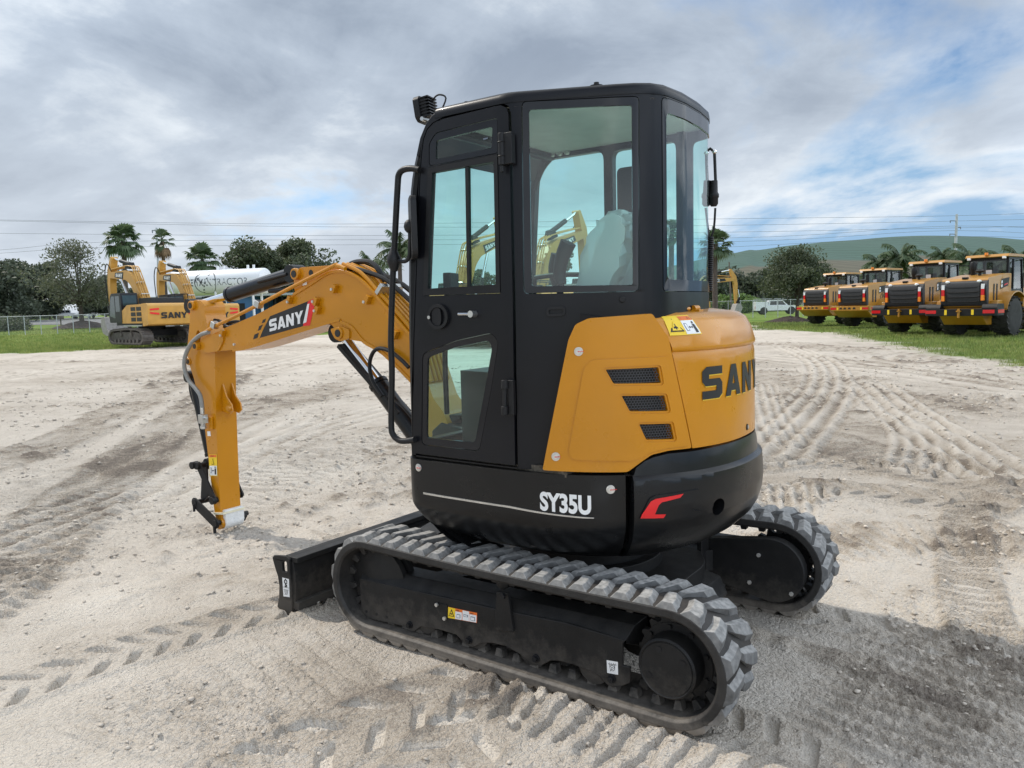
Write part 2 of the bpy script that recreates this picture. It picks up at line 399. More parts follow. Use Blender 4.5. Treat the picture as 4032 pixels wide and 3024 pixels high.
G2 = lambda *p: HouseC.H(L(z2, *p))
ZROOF = 2.635
# ---- cab shell
door_out = H2((176,948)) + H1((208,1659),(232,1000),(246,640),(256,490),(268,395),(290,335),(325,295),(390,262)) + H1((700,186),(750,176),(785,192),(800,232),(806,420)) + H2((724,100),(730,560),(737,1016))
def grow(poly, d):
    n = len(poly); out = []; ar = sum(poly[i-1][0]*poly[i][1]-poly[i][0]*poly[i-1][1] for i in range(n)); sg = 1 if ar > 0 else -1
    for i in range(n):
        a, b, c = V3(poly[i-1]+(0,)), V3(poly[i]+(0,)), V3(poly[(i+1) % n]+(0,))
        e = (b-a).normalized(); f = (c-b).normalized(); q = V3((e.y+f.y, -e.x-f.x, 0)); q = q.normalized() if q.length > 1e-6 else V3((e.y, -e.x, 0))
        k = min(2.0, 1/max(.3, q.dot(V3((e.y, -e.x, 0))))); b = b+q*(d*k*sg); out.append((b.x, b.y))
    return out
front = H1((190,1659),(222,1000),(236,640),(246,480),(258,380),(280,318),(316,272),(372,236))
s_end = CabC.a[-1]-.172; sB = CabC.hit(z1(806,600))[0]
zc0 = 1.0
side_out = rounded(H1((880,162),(1602,130),(1602,1335),(893,1350)), .02)
side_in = rounded(H1((920,210),(1560,180),(1567,1298),(938,1308)), .012)
sr0 = CabC.hit(z1(1752,700))[0]; zr1 = CabC.hit(z1(1752,133))[1]; zr0 = CabC.hit(z1(1750,1337))[1]
sr1 = CabC.a[-1]-.208
rear_out = rounded([(sr0,zr0),(sr1,zr0),(sr1,zr1),(sr0,zr1)], .02)
rear_in = rounded([(sr0+.022,zr0+.05),(sr1-.025,zr0+.05),(sr1-.025,zr1-.06),(sr0+.022,zr1-.06)], .03)
s_f0 = front[0][0]
cab_outline = [(s_f0, zc0)] + front + [(front[-1][0]+.10, ZROOF), (s_end, ZROOF), (s_end, zc0)]
CAB = panel('cab', M['cabblack'], EX, CabC, cab_outline, [grow(door_out, .007), grow(side_out, .004), grow(rear_out, .003)], 0, .05, .006, .035)
inner = CAB
# right-hand wall with its own openings
RC = straight(-.25)
def RW(*p): return RC.H(L(z1, *p))
rs = lambda x: 8-x
rw1 = rounded([(rs(.49),1.42),(rs(-.02),1.42),(rs(-.02),2.58),(rs(.405),2.58),(rs(.43),2.46),(rs(.475),1.9)], .05)
rw2 = rounded([(rs(-.075),1.42),(rs(-.445),1.42),(rs(-.445),2.57),(rs(-.075),2.57)], .04)
panel('right_wall', M['cabblack'], CAB, RC, [(rs(.56),zc0),(rs(-.47),zc0),(rs(-.47),ZROOF),(rs(.40),ZROOF),(rs(.47),2.5),(rs(.52),2.2),(rs(.55),1.6)], [rw1, rw2], .02, .05, .006)
panel('right_window', M['glass'], CAB, RC, grow(rw1,.01), (), -.005, 0, 0)
panel('right_window', M['glass'], CAB, RC, grow(rw2,.01), (), -.005, 0, 0)
# front frame: pillars, header, windscreen
fp = [(.545,1.0),(.535,1.6),(.50,2.2),(.46,2.42),(.40,2.54),(.33,2.60)]
for y in (.735, -.245):
    MB().tube([(x, y, z) for x, z in fp], .028, 8, 3).build('front_pillar', M['cabblack'], CAB)
MB().bar((.33,-.25,2.60), (.33,.75,2.60), .06, .06).build('front_header', M['cabblack'], CAB, bevel=.01)
MB().bar((.55,-.25,1.02), (.55,.75,1.02), .06, .10).build('front_sill', M['cabblack'], CAB, bevel=.01)
mb = MB(); q = catmull([V3((x, 0, z)) for x, z in fp], 3)
mb.add([(p.x, y, p.z) for p in q for y in (-.24, .735)], [(2*i, 2*i+1, 2*i+3, 2*i+2) for i in range(len(q)-1)])
mb.build('windscreen', M['glass'], CAB)
# roof: rings of the cab plan, slightly crowned
plan = [(p.x, p.y) for p in CabC.p if p.x < .3]
plan = [(.31, .78)] + plan + [(.31, -.26)]
def ring(d, z):
    c = V3((-.12, .26, 0)); out = []
    for x, y in plan:
        v = V3((x, y, 0))-c; v = v*(1+d/v.length); out.append((c.x+v.x, c.y+v.y, z))
    return out
mb = MB(); rings = [ring(.003,ZROOF-.012), ring(.005,ZROOF+.004), ring(.001,ZROOF+.022), ring(-.014,ZROOF+.036), ring(-.05,ZROOF+.044), ring(-.3,ZROOF+.056)]
n = len(plan); vs = [v for rg in rings for v in rg]
fs = [(j*n+i, j*n+(i+1) % n, (j+1)*n+(i+1) % n, (j+1)*n+i) for j in range(len(rings)-1) for i in range(n)]
fs += [tuple(range((len(rings)-1)*n, len(rings)*n)), tuple(range(n-1, -1, -1))]
mb.add(vs, fs); mb.build('roof', M['cabblack'], CAB, sharp=50)
# curved nose of the roof down to the windscreen
mb = MB(); nose = [(.30,2.655),(.335,2.645),(.375,2.615),(.415,2.555),(.445,2.47),(.43,2.46),(.40,2.53),(.36,2.585),(.30,2.60)]
mb.prism(nose, -.255, .775); mb.build('roof_nose', M['cabblack'], CAB, bevel=.006)
mb = MB(); mb.add([(x, y, ZROOF-.03) for x, y in plan], [tuple(range(n))]); mb.build('headliner', M['liner'], CAB, sharp=0)
# glazing
panel('side_window', M['glass'], CAB, CabC, side_in, (), -.004, 0, 0)
panel('side_window_border', M['frit'], CAB, CabC, side_out, [side_in], .002, .012, .003)
panel('rear_window', M['glass'], CAB, CabC, grow(rear_in,.004), (), -.004, 0, 0, .03)
panel('rear_window_border', M['frit'], CAB, CabC, rear_out, [rear_in], .002, .010, .003, .03)
# lifting eyes / bolts on the roof
mb = MB()
for x, y in ((.2,.68),(-.42,.55),(-.30,-.15)): mb.cyl((x,y,ZROOF+.03),(x,y,ZROOF+.064),.012,10).cyl((x,y,ZROOF+.02),(x,y,ZROOF+.05),.03,12)
mb.build('roof_bolt', M['plastic'], CAB)
# plug and slotted keeper on the shell
mb = MB(); s_, z_ = CabC.hit(z1(1502,1388)); p = CabC.P(s_, z_, -.01); nn = CabC.frame(s_)[1]; mb.cyl(p, p+nn*.022, .014, 14); mb.build('rubber_plug', M['plastic'], CAB, bevel=.003)
panel('door_keeper', M['plastic'], CAB, CabC, rounded(H1((1030,1435),(1148,1430),(1150,1490),(1032,1498)), .02), [rounded(H1((1045,1452),(1135,1448),(1136,1476),(1047,1480)), .01)], .012, .02, .003)
# ---- door
dwin_top_o = rounded(H1((303,562),(303,420),(345,352),(730,258),(733,480)), .02); dwin_top = rounded(H1((344,518),(346,402),(696,315),(694,446)), .012)
dwin_mid_o = rounded(H1((298,570),(733,483),(750,1350),(268,1368)), .006); dwin_mid = H1((326,602),(708,533),(722,1296),(298,1322))
dwin_low_o = rounded(H2((230,402),(420,330),(605,290),(645,335),(605,600),(540,935),(225,900)), .03); dwin_low = rounded(H2((257,425),(400,372),(592,332),(608,375),(575,560),(515,888),(252,862)), .02)
DOOR = panel('door', M['cabblack'], EX, CabC, grow(door_out,-.004), [dwin_top_o, dwin_mid_o, dwin_low_o], .006, .045, .005)
for a, b in ((dwin_top_o, dwin_top), (dwin_low_o, dwin_low)):
    panel('window_border', M['frit'], DOOR, CabC, grow(a,-.003), [b], .004, .012, .003)
    panel('window', M['glass'], DOOR, CabC, b, (), -.002, 0, 0)
panel('sliding_window_frame', M['plastic'], DOOR, CabC, grow(dwin_mid_o,-.002), [dwin_mid], .010, .03, .003)
mid_l = H1((326,602),(532,566),(545,1310),(298,1322)); mid_r = H1((548,562),(708,533),(722,1296),(556,1307))
panel('window', M['glass'], DOOR, CabC, mid_l, (), .000, 0, 0); panel('window', M['glass'], DOOR, CabC, mid_r, (), -.008, 0, 0)
panel('window_bar', M['plastic'], DOOR, CabC, H1((528,568),(549,564),(557,1316),(541,1318)), (), .008, .02, .002)
panel('window_rail', M['plastic'], DOOR, CabC, H1((298,1322),(722,1296),(725,1318),(297,1342)), (), .006, .02, .002)
panel('glass_stamp', M['blue_ink'], DOOR, CabC, H1((640,388),(668,381),(668,391),(640,398)), (), .0045, 0, 0)
# latch: ring + paddle
def disc_on(curve, px, r, t, name, m, par, n=28, sx=1, off=.006):
    s_, z_ = curve.hit(px); return panel(name, m, par, curve, [(s_+r*sx*math.cos(2*math.pi*i/n), z_+r*math.sin(2*math.pi*i/n)) for i in range(n)], (), off+t, t, .004)
s_, z_ = CabC.hit(z2(322,203)); ell = lambda a, b, sh=0: [(s_+sh+a*math.cos(2*math.pi*i/32), z_+b*math.sin(2*math.pi*i/32)) for i in range(32)]
hd = panel('door_handle', M['plastic'], DOOR, CabC, ell(.064,.060), [ell(.048,.045)], .022, .03, .005)
panel('handle_pocket', M['ink'], DOOR, CabC, ell(.049,.046), (), .002, .02, 0)
panel('handle_paddle', M['plastic'], DOOR, CabC, rounded([(s_-.040,z_-.040),(s_+.012,z_-.046),(s_+.022,z_),(s_+.012,z_+.046),(s_-.040,z_+.040)], .018), (), .017, .012, .005)
mb = MB(); p = CabC.P(s_-.052, z_-.002, .022); mb.cyl(p, p+V3((0,.004,0)), .0085, 14); mb.build('key_lock', M['steel'], DOOR)
mb = MB(); a = CabC.P(*CabC.hit(z2(443,188)), .03); b = CabC.P(*CabC.hit(z2(515,188)), .03); mb.tube([a, b], .007, 8, 1).cyl(b-V3((0,.03,0)), b+V3((0,.012,0)), .016, 12); mb.build('latch_pin', M['steel'], DOOR)
for y0, y1 in ((0, 0),):
    mb = MB()
    for (xa, ya), (xb, yb) in (((768,362),(774,560)),):
        a = CabC.P(*CabC.hit(z1(xa,ya)), .03); b = CabC.P(*CabC.hit(z1(xb,yb)), .03); mb.cyl(a, b, .016, 12); m_ = (a+b)/2; d_ = a-b
        mb.box(m_+V3((-.03,-.012,0)), (.05,.03,d_.length*.98)); mb.cyl(b, b-V3((0,0,.03)), .009, 8)
        mb.cyl(a-d_*.26, a-d_*.30, .019, 12); mb.cyl(b+d_*.26, b+d_*.30, .019, 12)
    mb.build('hinge', M['plastic'], DOOR, bevel=.004)
mb = MB(); a = CabC.P(*CabC.hit(z2(692,545)), .028); b = CabC.P(*CabC.hit(z2(692,733)), .028); mb.cyl(a, b, .010, 12); d_ = a-b
mb.cyl(a, a-d_*.25, .017, 12).cyl(b, b+d_*.25, .017, 12).box((a+b)/2+V3((-.03,-.014,0)), (.03,.02,d_.length)); mb.build('hinge', M['plastic'], DOOR, bevel=.003)
# ---- grab rail, mirror, work light
rp = [onY(p, .80) for p in L(z1,(240,583),(190,574),(140,582),(112,612),(104,680),(88,980),(72,1300),(62,1640))] + [onY(p, .80) for p in L(z2,(60,500),(56,780),(66,845),(100,876),(140,880),(185,872))]
GR = MB().tube(rp, .0155, 12, 4).build('grab_rail', M['plastic'], EX)
c = onY(z1(80,1145), .80)
mb = MB(); mb.lathe(c-V3((0,0,.055)), (0,0,1), [(.016,0),(.024,.02),(.034,.045),(.034,.065),(.024,.09),(.016,.11)], 16); mb.build('rail_clamp', M['plastic'], GR)
MI = MB(); mp = [onY(z1(*p), .80) for p in ((100,1148),(150,1152),(175,1125),(180,1060),(180,960))]; MI.tube(mp, .010, 8, 3); MI.ball(mp[-1]+V3((0,0,.02)), .03, 12, (1,1,1.15))
MIR = MI.build('mirror_arm', M['plastic'], EX)
t_, b_ = onY(z1(214,770), .80), onY(z1(206,1105), .80)
mb = MB(); mb.prism(rounded([(-.09,-.15),(.09,-.15),(.09,.15),(-.09,.15)], .05), -.014, .014, 'X'); o = mb.build('mirror', M['plastic'], EX, bevel=.012); o.location = (t_+b_)/2+V3((.03,-.02,0)); o.rotation_euler = (0,0,R(47))
wl = onY(z1(262,212), .66)
WL = MB(); 
WL.prism(rounded([(-.075,-.06),(-.05,-.085),(.05,-.085),(.075,-.06),(.075,.06),(.05,.085),(-.05,.085),(-.075,.06)], .01), -.012, .03, 'X')
for k in range(7): WL.box((-.045, 0, -.062+k*.021), (.075, .125, .009))
WL.box((-.03,0,0), (.05,.11,.13))
wo = WL.build('work_light', M['plastic'], EX, bevel=.004); wo.location = wl; wo.scale = (.72,.72,.72); wo.rotation_euler = (0, R(8), R(12))
mb = MB(); mb.bar((-.03,.05,-.08), (-.12,.05,-.12), .03, .012).cyl((-.03,.05,-.085), (-.03,.095,-.085), .014, 10); mb.build('light_bracket', M['steel'], wo)
mb = MB(); mb.tube([(-.06,.0,.01),(-.10,.01,.05),(-.15,.02,.06),(-.20,.03,.02),(-.14,.03,-.06),(-.09,.02,-.085)], .006, 8, 4); mb.build('light_cable', M['plastic'], wo)
# ---- cables beside the rear window
mb = MB(); yb = -.27; K = lambda *p: [onY(q, yb) for q in L(z1, *p)]
mb.tube(K((2024,480),(2030,660)), .008, 8, 1).tube(K((2075,480),(2082,660)), .008, 8, 1).tube(K((2024,478),(2048,450),(2075,478)), .007, 8, 2)
mb.tube(K((2020,820),(2036,960),(2042,1010)), .006, 8, 3).tube(K((2080,820),(2072,940),(2052,1010)), .006, 8, 3)
CB = mb.build('cable', M['plastic'], EX)
mb = MB()
for a, b in (((2030,650),(2024,810)), ((2072,650),(2070,810))):
    a, b = K(a, b); mb.lathe(b, a-b, [(.014,0),(.022,.012),(.022,.04),(.026,.045),(.026,.06),(.020,.07),(.018,(a-b).length)], 12)
mb.build('connector', M['plastic'], CB)
mb = MB()
for p in K((2024,478),(2075,470)): mb.ball(p, .013, 10)
mb.build('cable_ball', M['chrome'], CB)
a, b = K((2050,1000),(2042,1340)); mb = MB(); pts = []
for i in range(260):
    t = i/259; an = t*2*math.pi*26; pts.append(a+(b-a)*t+V3((.014*math.cos(an), .014*math.sin(an), 0)))
mb.tube(pts, .005, 5, 1); mb.build('coiled_cable', M['plastic'], CB)
# ---- inside the cab
mb = MB(); mb.prism(rounded([(-.36,1.50),(.10,1.52),(.13,1.60),(.08,1.65),(-.36,1.62)], .04), .06, .50); mb.build('seat', M['seat'], EX, bevel=.03)
mb = MB(); mb.prism(rounded([(-.30,1.58),(-.22,1.62),(-.39,2.05),(-.43,2.10),(-.50,2.10),(-.51,2.04)], .03), .08, .48); SB = mb.build('seat_back', M['seat'], EX, bevel=.035)
# crumpled clear film over the backrest
loop = [V3((x, 0, z)) for x, z in ((-.31,1.60),(-.19,1.62),(-.26,1.80),(-.36,2.07),(-.42,2.145),(-.51,2.145),(-.55,2.04),(-.46,1.82))]; loop = catmull(loop+[loop[0]], 5)[:-1]
mb = MB(); g = 14; nl = len(loop); vs = []
for j in range(g+1):
    sh = 1-.10*(abs(j-g/2)/(g/2))**4
    for p in loop: c = V3((-.37,0,1.87)); q = c+(p-c)*sh; vs.append((q.x+random.uniform(-.014,.014)+.012*math.sin(19*q.z+j), .035+.49*j/g, q.z+random.uniform(-.012,.012)))
mb.add(vs, [(j*nl+i, j*nl+(i+1) % nl, (j+1)*nl+(i+1) % nl, (j+1)*nl+i) for j in range(g) for i in range(nl)]+[tuple(range(g*nl, g*nl+nl))]); mb.build('film_cover', M['film'], SB, sharp=14)
mb = MB(); mb.box((-.28,.26,1.30), (.28,.36,.40)); mb.build('seat_base', M['plastic'], EX, bevel=.03)
for y, x, x2 in ((.58,-.28,-.26), (-.06,.10,.20)):
    MB().prism(rounded([(x-.20,1.48),(x+.16,1.52),(x+.18,1.66),(x+.10,1.74),(x-.20,1.68)], .03), y-.07, y+.07).build('side_console', M['plastic'], EX, bevel=.015)
    lv = MB(); b = V3((x+.06, y, 1.72)); e = V3((x2, y, 1.99)); lv.tube([b, b+(e-b)*.25, b+(e-b)*.5], .016, 8, 2); lv.tube([b+(e-b)*.42, b+(e-b)*.62+V3((.015,0,0)), b+(e-b)*.85+V3((.01,0,0)), e+V3((-.02,0,.03))], [.026,.038], 12, 3); lv.build('control_lever', M['plastic'], EX, sharp=60)
mb = MB(); mb.box((.40,.60,1.86), (.04,.13,.11), rz=R(20)); mb.tube([(.44,.62,1.2),(.44,.62,1.5),(.42,.61,1.82)], .015, 8, 3); mb.build('monitor', M['plastic'], EX, bevel=.008)
mb = MB(); mb.box((.1,.26,1.0), (.9,.98,.04)); CF = mb.build('cab_floor', M['dirt'], EX)
mb = MB()
for y in (.16, .34):
    mb.box((.40,y,1.10), (.13,.09,.015), ry=R(-25)); mb.tube([(.38,y,1.05),(.36,y,1.25),(.33,y,1.42)], .009, 8, 2)
mb.build('pedal', M['steel'], CF)
mb = MB(); mb.box((.2,.62,1.022), (.28,.16,.006), rz=.3); mb.build('paper_sheet', M['white'], CF)
mb = MB(); mb.tube([(.30,.0,1.62),(.30,.0,1.86),(.26,.0,1.90),(-.0,.0,1.90),(-.06,.0,1.86),(-.06,0,1.66)], .014, 8, 3); mb.build('armrest_bar', M['plastic'], EX)
mb = MB()
for k in range(3): mb.cyl((.30-.05*k,-.20,2.60), (.30-.05*k,-.222,2.60), .016, 12)
mb.build('button', M['bolt'], CAB)
mb = MB(); mb.prism(rounded([(-.28,2.18),(-.14,2.18),(-.14,2.46),(-.28,2.46)], .03), -.22, -.16); mb.build('speaker', M['plastic'], CAB, bevel=.01)
# ---- body: side cover
SC_out = rounded(G2((884,1036),(1022,330),(1060,245),(1130,212),(1472,186),(1560,318),(1583,430),(1683,916),(1560,930),(1470,952),(1418,988),(1340,1046)), .012)
vents = [G2(*v) for v in (((1222,490),(1505,477),(1520,563),(1265,567)), ((1308,633),(1538,630),(1557,715),(1352,717)), ((1402,787),(1573,783),(1590,868),(1440,871)))]
vents = [rounded(v, .006) for v in vents]
SC = panel('side_cover', M['yellow'], EX, HouseC, SC_out, vents, .010, .14, .010, .03)
emb = rounded(G2((1150,436),(1573,418),(1592,500),(1672,900),(1550,915),(1465,935),(1410,968),(1365,984),(1050,978),(1024,945),(1106,480)), .03)
panel('pressed_panel', M['yellow'], SC, HouseC, emb, [grow(v, .010) for v in vents], .0165, .008, .0065, .03)
def inpoly(p, poly):
    c = False; n = len(poly); x, y = p
    for i in range(n):
        (x0, y0), (x1, y1) = poly[i-1], poly[i]
        if (y0 > y) != (y1 > y) and x < (x1-x0)*(y-y0)/(y1-y0)+x0: c = not c
    return c
for v in vents:
    x0, x1 = min(p[0] for p in v), max(p[0] for p in v); y0, y1 = min(p[1] for p in v), max(p[1] for p in v)
    panel('vent_backing', M['ink'], SC, HouseC, grow(v, .004), (), -.05, .004, 0)
    mb = MB(); a = .0075; j = 0; yy = y0-.01
    while yy < y1+.01:
        xx = x0-.01+(j % 2)*a*.866
        while xx < x1+.01:
            for k in range(3):
                an = R(30+60*k); p = (xx+a*math.cos(an), yy+a*math.sin(an)); q = (xx+a*math.cos(an+R(60)), yy+a*math.sin(an+R(60)))
                if inpoly(p, v) and inpoly(q, v): mb.bar(HouseC.P(p[0], p[1], 0), HouseC.P(q[0], q[1], 0), .0022, .003)
            xx += a*1.732
        yy += a*1.5; j += 1
    mb.build('vent_mesh', M['meshgrey'], SC, sharp=0)
def bolt_on(curve, px, par, r=.013, off=.012, mark=True):
    s_, z_ = curve.hit(px); p = curve.P(s_, z_, off); nn = curve.frame(s_)[1]
    mb = MB(); mb.cyl(p-nn*.006, p+nn*.003, r*1.5, 18).cyl(p, p+nn*.009, r, 6); b = mb.build('bolt', M['bolt'], par, bevel=.001)
    if mark: m2 = MB(); m2.box(p+nn*.0105, (.003,.003,.004)); t = nn.cross(V3((0,0,1))); m2.bar(p+nn*.0105-t*.002, p+nn*.0105-t*.026+V3((0,0,.002)), .0035, .002); m2.build('paint_mark', M['red'], par)
bolt_on(HouseC, z2(1078,392), SC); bolt_on(HouseC, z2(956,962), SC)
# ---- engine hood
zt = HouseC.hit(z2(1495,186))[1]; zg = HouseC.hit(z2(1583,398))[1]; zbm = HouseC.hit(z2(1690,918))[1]
s_h0 = HouseC.hit(z2(1690,918))[0]; s_h1 = HouseC.a[-1]-1.0
hl = G2((1690,918),(1592,440),(1586,396),(1566,318),(1484,190))
hood_off = lerp_table([(zbm,.008),(zg-.035,.004),(zg-.012,.0),(zg,-.004),(zg+.008,.006),(zg+.02,.008),(zt-.08,-.012),(zt-.03,-.04),(zt-.01,-.07),(zt,-.10)])
HD = panel('engine_hood', M['yellow'], EX, HouseC, hl+[(hl[-1][0]+.02, zt), (s_h1, zt), (s_h1, zbm)], (), hood_off, .03, .006, .04,
           zcuts=[zg-.035,zg-.012,zg,zg+.008,zg+.02,zt-.08,zt-.06,zt-.045,zt-.03,zt-.02,zt-.01], sharp=60)
mb = MB(); k = 30; ss = [hl[-1][0]+.01+(s_h1-hl[-1][0]-.01)*i/k for i in range(k+1)]
vs = [HouseC.P(s_, zt-.002, -.10) for s_ in ss]+[HouseC.P(s_, zt+.015, -.22) for s_ in ss]
mb.add(vs, [(i, i+1, k+2+i, k+1+i) for i in range(k)]); mb.build('hood_top', M['yellow'], HD, sharp=60)
mb = MB()
for a in ((1665,152),(1865,152)):
    s_, z_ = HouseC.hit(z2(*a)); p = HouseC.P(s_, zt+.015, -.15); t = HouseC.frame(s_)[1].cross(V3((0,0,1)))
    mb.cyl(p-t*.02, p+t*.02, .016, 12).box(p-V3((0,0,.012)), (.06,.05,.016)).cyl(p+t*.05, p+t*.09, .010, 8)
mb.build('hood_hinge', M['yellow'], HD, bevel=.002)
# lettering on the hood: black faces inside a gold edge
sS, zS0 = HouseC.hit(z2(1742,655)); _, zS1 = HouseC.hit(z2(1742,478)); sE = HouseC.hit(z2(1850,620))[0]
hh = zS1-zS0; ww = (sE-sS)*1.0; ho = lambda z: hood_off(z)
letters('SANY', lambda u, v: HouseC.P(sS+u+.003, zS0+v-.005, ho(zS0+v)+.002), hh, ww, ww*.19).build('letter_edge', M['goldrim'], HD, sharp=0)
letters('SANY', lambda u, v: HouseC.P(sS+u, zS0+v, ho(zS0+v)+.0035), hh, ww, ww*.19).build('lettering', M['ink'], HD, sharp=0)
disc_on(HouseC, z2(1984,803), .016, .004, 'lock', M['plastic'], HD); disc_on(HouseC, z2(1986,803), .009, .007, 'lock_barrel', M['steel'], HD)
# warning label helper: yellow field + white field with orange head, symbols
def warn_label(par, fn, w, h, horiz=True, head=True):
    """fn maps label coordinates (0..w, 0..h) to 3-D at a given lift"""
    def q(name, m, x0, y0, x1, y1, l):
        g = 8; vs = [fn(x0+(x1-x0)*i/g, y0+(y1-y0)*j/g, l+.001) for i in range(g+1) for j in range(g+1)]
        return MB().add(vs, [(i*(g+1)+j, (i+1)*(g+1)+j, (i+1)*(g+1)+j+1, i*(g+1)+j+1) for i in range(g) for j in range(g)]).build(name, m, par, sharp=0)
    def poly(name, m, pts, l): return MB().add([fn(x,y,l+.0022) for x, y in pts], [tuple(range(len(pts)))]).build(name, m, par, sharp=0)
    q('label', M['labelyel'], 0, 0, w, h, .001)
    if horiz: ax0, ay0, ax1, ay1 = .02*w, .03*h, .5*w, .97*h; bx0, by0, bx1, by1 = .51*w, .04*h, .97*w, .74*h; hx0, hy0, hx1, hy1 = .51*w, .76*h, .97*w, .96*h
    else: ax0, ay0, ax1, ay1 = 0, .48*h, w, .86*h; bx0, by0, bx1, by1 = .05*w, .03*h, .95*w, .48*h; hx0, hy0, hx1, hy1 = .05*w, .87*h, .95*w, .98*h
    q('label_white_field', M['white'], bx0, by0, bx1, by1, .002); q('label_heading', M['orange'], hx0, hy0, hx1, hy1, .002)
    cx, cy = (ax0+ax1)/2, (ay0+ay1)/2; r = min(ax1-ax0, ay1-ay0)*.46
    poly('label_symbol', M['ink'], [(cx-r*.95,cy-r*.75),(cx+r*.95,cy-r*.75),(cx,cy+r*.9)], .002)
    poly('label_symbol', M['labelyel'], [(cx-r*.68,cy-r*.60),(cx+r*.68,cy-r*.60),(cx,cy+r*.62)], .003)
    q('label_symbol', M['ink'], cx-r*.35, cy-r*.35, cx+r*.3, cy-r*.1, .004); q('label_symbol', M['ink'], cx-r*.1, cy-r*.5, cx+r*.05, cy+r*.25, .004)
    bw, bh = bx1-bx0, by1-by0
    q('label_symbol', M['blue_ink'], bx0+bw*.1, by0+bh*.25, bx0+bw*.32, by0+bh*.8, .003); q('label_symbol', M['white'], bx0+bw*.14, by0+bh*.29, bx0+bw*.28, by0+bh*.76, .004)
    poly('label_symbol', M['ink'], [(bx0+bw*.36,by0+bh*.5),(bx0+bw*.44,by0+bh*.6),(bx0+bw*.44,by0+bh*.4)], .003); poly('label_symbol', M['ink'], [(bx0+bw*.66,by0+bh*.5),(bx0+bw*.58,by0+bh*.6),(bx0+bw*.58,by0+bh*.4)], .003)
    q('label_symbol', M['ink'], bx0+bw*.42, by0+bh*.47, bx0+bw*.6, by0+bh*.53, .003)
    q('label_symbol', M['ink'], bx0+bw*.7, by0+bh*.1, bx0+bw*.9, by0+bh*.72, .003); poly('label_symbol', M['ink'], [(bx0+bw*(.8+.07*math.cos(a*.785)), by0+bh*(.84+.09*math.sin(a*.785))) for a in range(8)], .003)
    if head: text('WARNING', lambda u, v: fn(hx0+(hx1-hx0)*.16+u, hy0+(hy1-hy0)*.22+v, .003), (hy1-hy0)*.55, 1.0, .02).build('label_lettering', M['ink'], par, sharp=0)
cq = G2((1576,307),(1752,297),(1722,193),(1560,202))
def bl(c, w, h):
    def f(x, y):
        u, v = x/w, y/h; return tuple(c[0][i]*(1-u)*(1-v)+c[1][i]*u*(1-v)+c[2][i]*u*v+c[3][i]*(1-u)*v for i in (0,1))
    return f
bq = bl(cq, .17, .09); warn_label(HD, lambda x, y, l: HouseC.P(*bq(x, y), ho(bq(x,y)[1])+l+.001), .17, .09)
# ---- counterweight
zcw = HouseC.hit(z2(1362,1300))[1]
cw_off = lerp_table([(.53,-.30),(.56,-.20),(.60,-.11),(.64,-.05),(.69,.0),(.74,.028),(.79,.043),(.86,.05),(.95,.046),(1.05,.035),(1.12,.02)])
zl_ = HouseC.hit(z2(1500,1064))[1]
_cw = cw_off
cw_off = lambda z: _cw(z)-.020*max(0, min(1, (z-(zl_-.010))/.016))
ctop = G2((1342,1064),(1352,1058),(1384,1022),(1430,988),(1480,966),(1560,947),(1690,934),(1850,900))
zct = ctop[-1][1]
s_c0 = HouseC.hit(z2(1366,1300))[0]
foot = [(s_c0,.53)]
CW = panel('counterweight', M['black'], EX, HouseC, [(s_c0,.53),(s_c0,ctop[0][1])]+[(max(a, s_c0+.004*(i+1)), b) for i, (a, b) in enumerate(ctop)]+[(HouseC.a[-1]-.9, zct),(HouseC.a[-1]-.9,.53)],
           [[(HouseC.hit(z2(1795,1228))[0]+.040*math.cos(i*2*math.pi/24), HouseC.hit(z2(1795,1228))[1]+.040*math.sin(i*2*math.pi/24)) for i in range(24)]],
           cw_off, .10, .012, .035, zcuts=[.545,.56,.58,.60,.62,.64,.665,.69,.715,.74,.765,.79,.82,.86,.9,.95,zl_-.012,zl_-.004,zl_+.006,zl_+.03,1.05], sharp=40)
hs, hz = HouseC.hit(z2(1795,1228)); p = HouseC.P(hs, hz, -.03); nn = HouseC.frame(hs)[1]
mb = MB(); mb.cyl(p-nn*.02, p+nn*.03, .022, 14).cyl(p-nn*.03, p-nn*.02, .06, 16); mb.build('tow_bolt', M['plastic'], CW)
bd = G2((1395,1283),(1402,1262),(1445,1192),(1470,1178),(1608,1152),(1592,1172),(1500,1196),(1484,1212),(1466,1262),(1522,1262),(1510,1282))
panel('badge_pocket', M['black'], CW, HouseC, rounded(G2((1386,1296),(1440,1176),(1470,1160),(1700,1126),(1672,1180),(1640,1236),(1716,1252),(1640,1300),(1500,1306)), .02), (), lambda z: cw_off(z)+.008, .014, .008, .02)
panel('badge', M['red'], CW, HouseC, bd, (), lambda z: cw_off(z)+.0105, .002, 0, .02)
rec = G2((1400,1290),(1448,1180),(1480,1165),(1620,1140),(1660,1160),(1610,1250),(1640,1285),(1560,1305))
# counterweight ledge in front of the hood
zl = zbm-.012
mb = MB(); k = 30; s0_, s1_ = s_c0, HouseC.a[-1]-.9
vs = [HouseC.P(s0_+(s1_-s0_)*i/k, zl-.004, .05) for i in range(k+1)] + [HouseC.P(s0_+(s1_-s0_)*i/k, zl+.004, -.12) for i in range(k+1)]
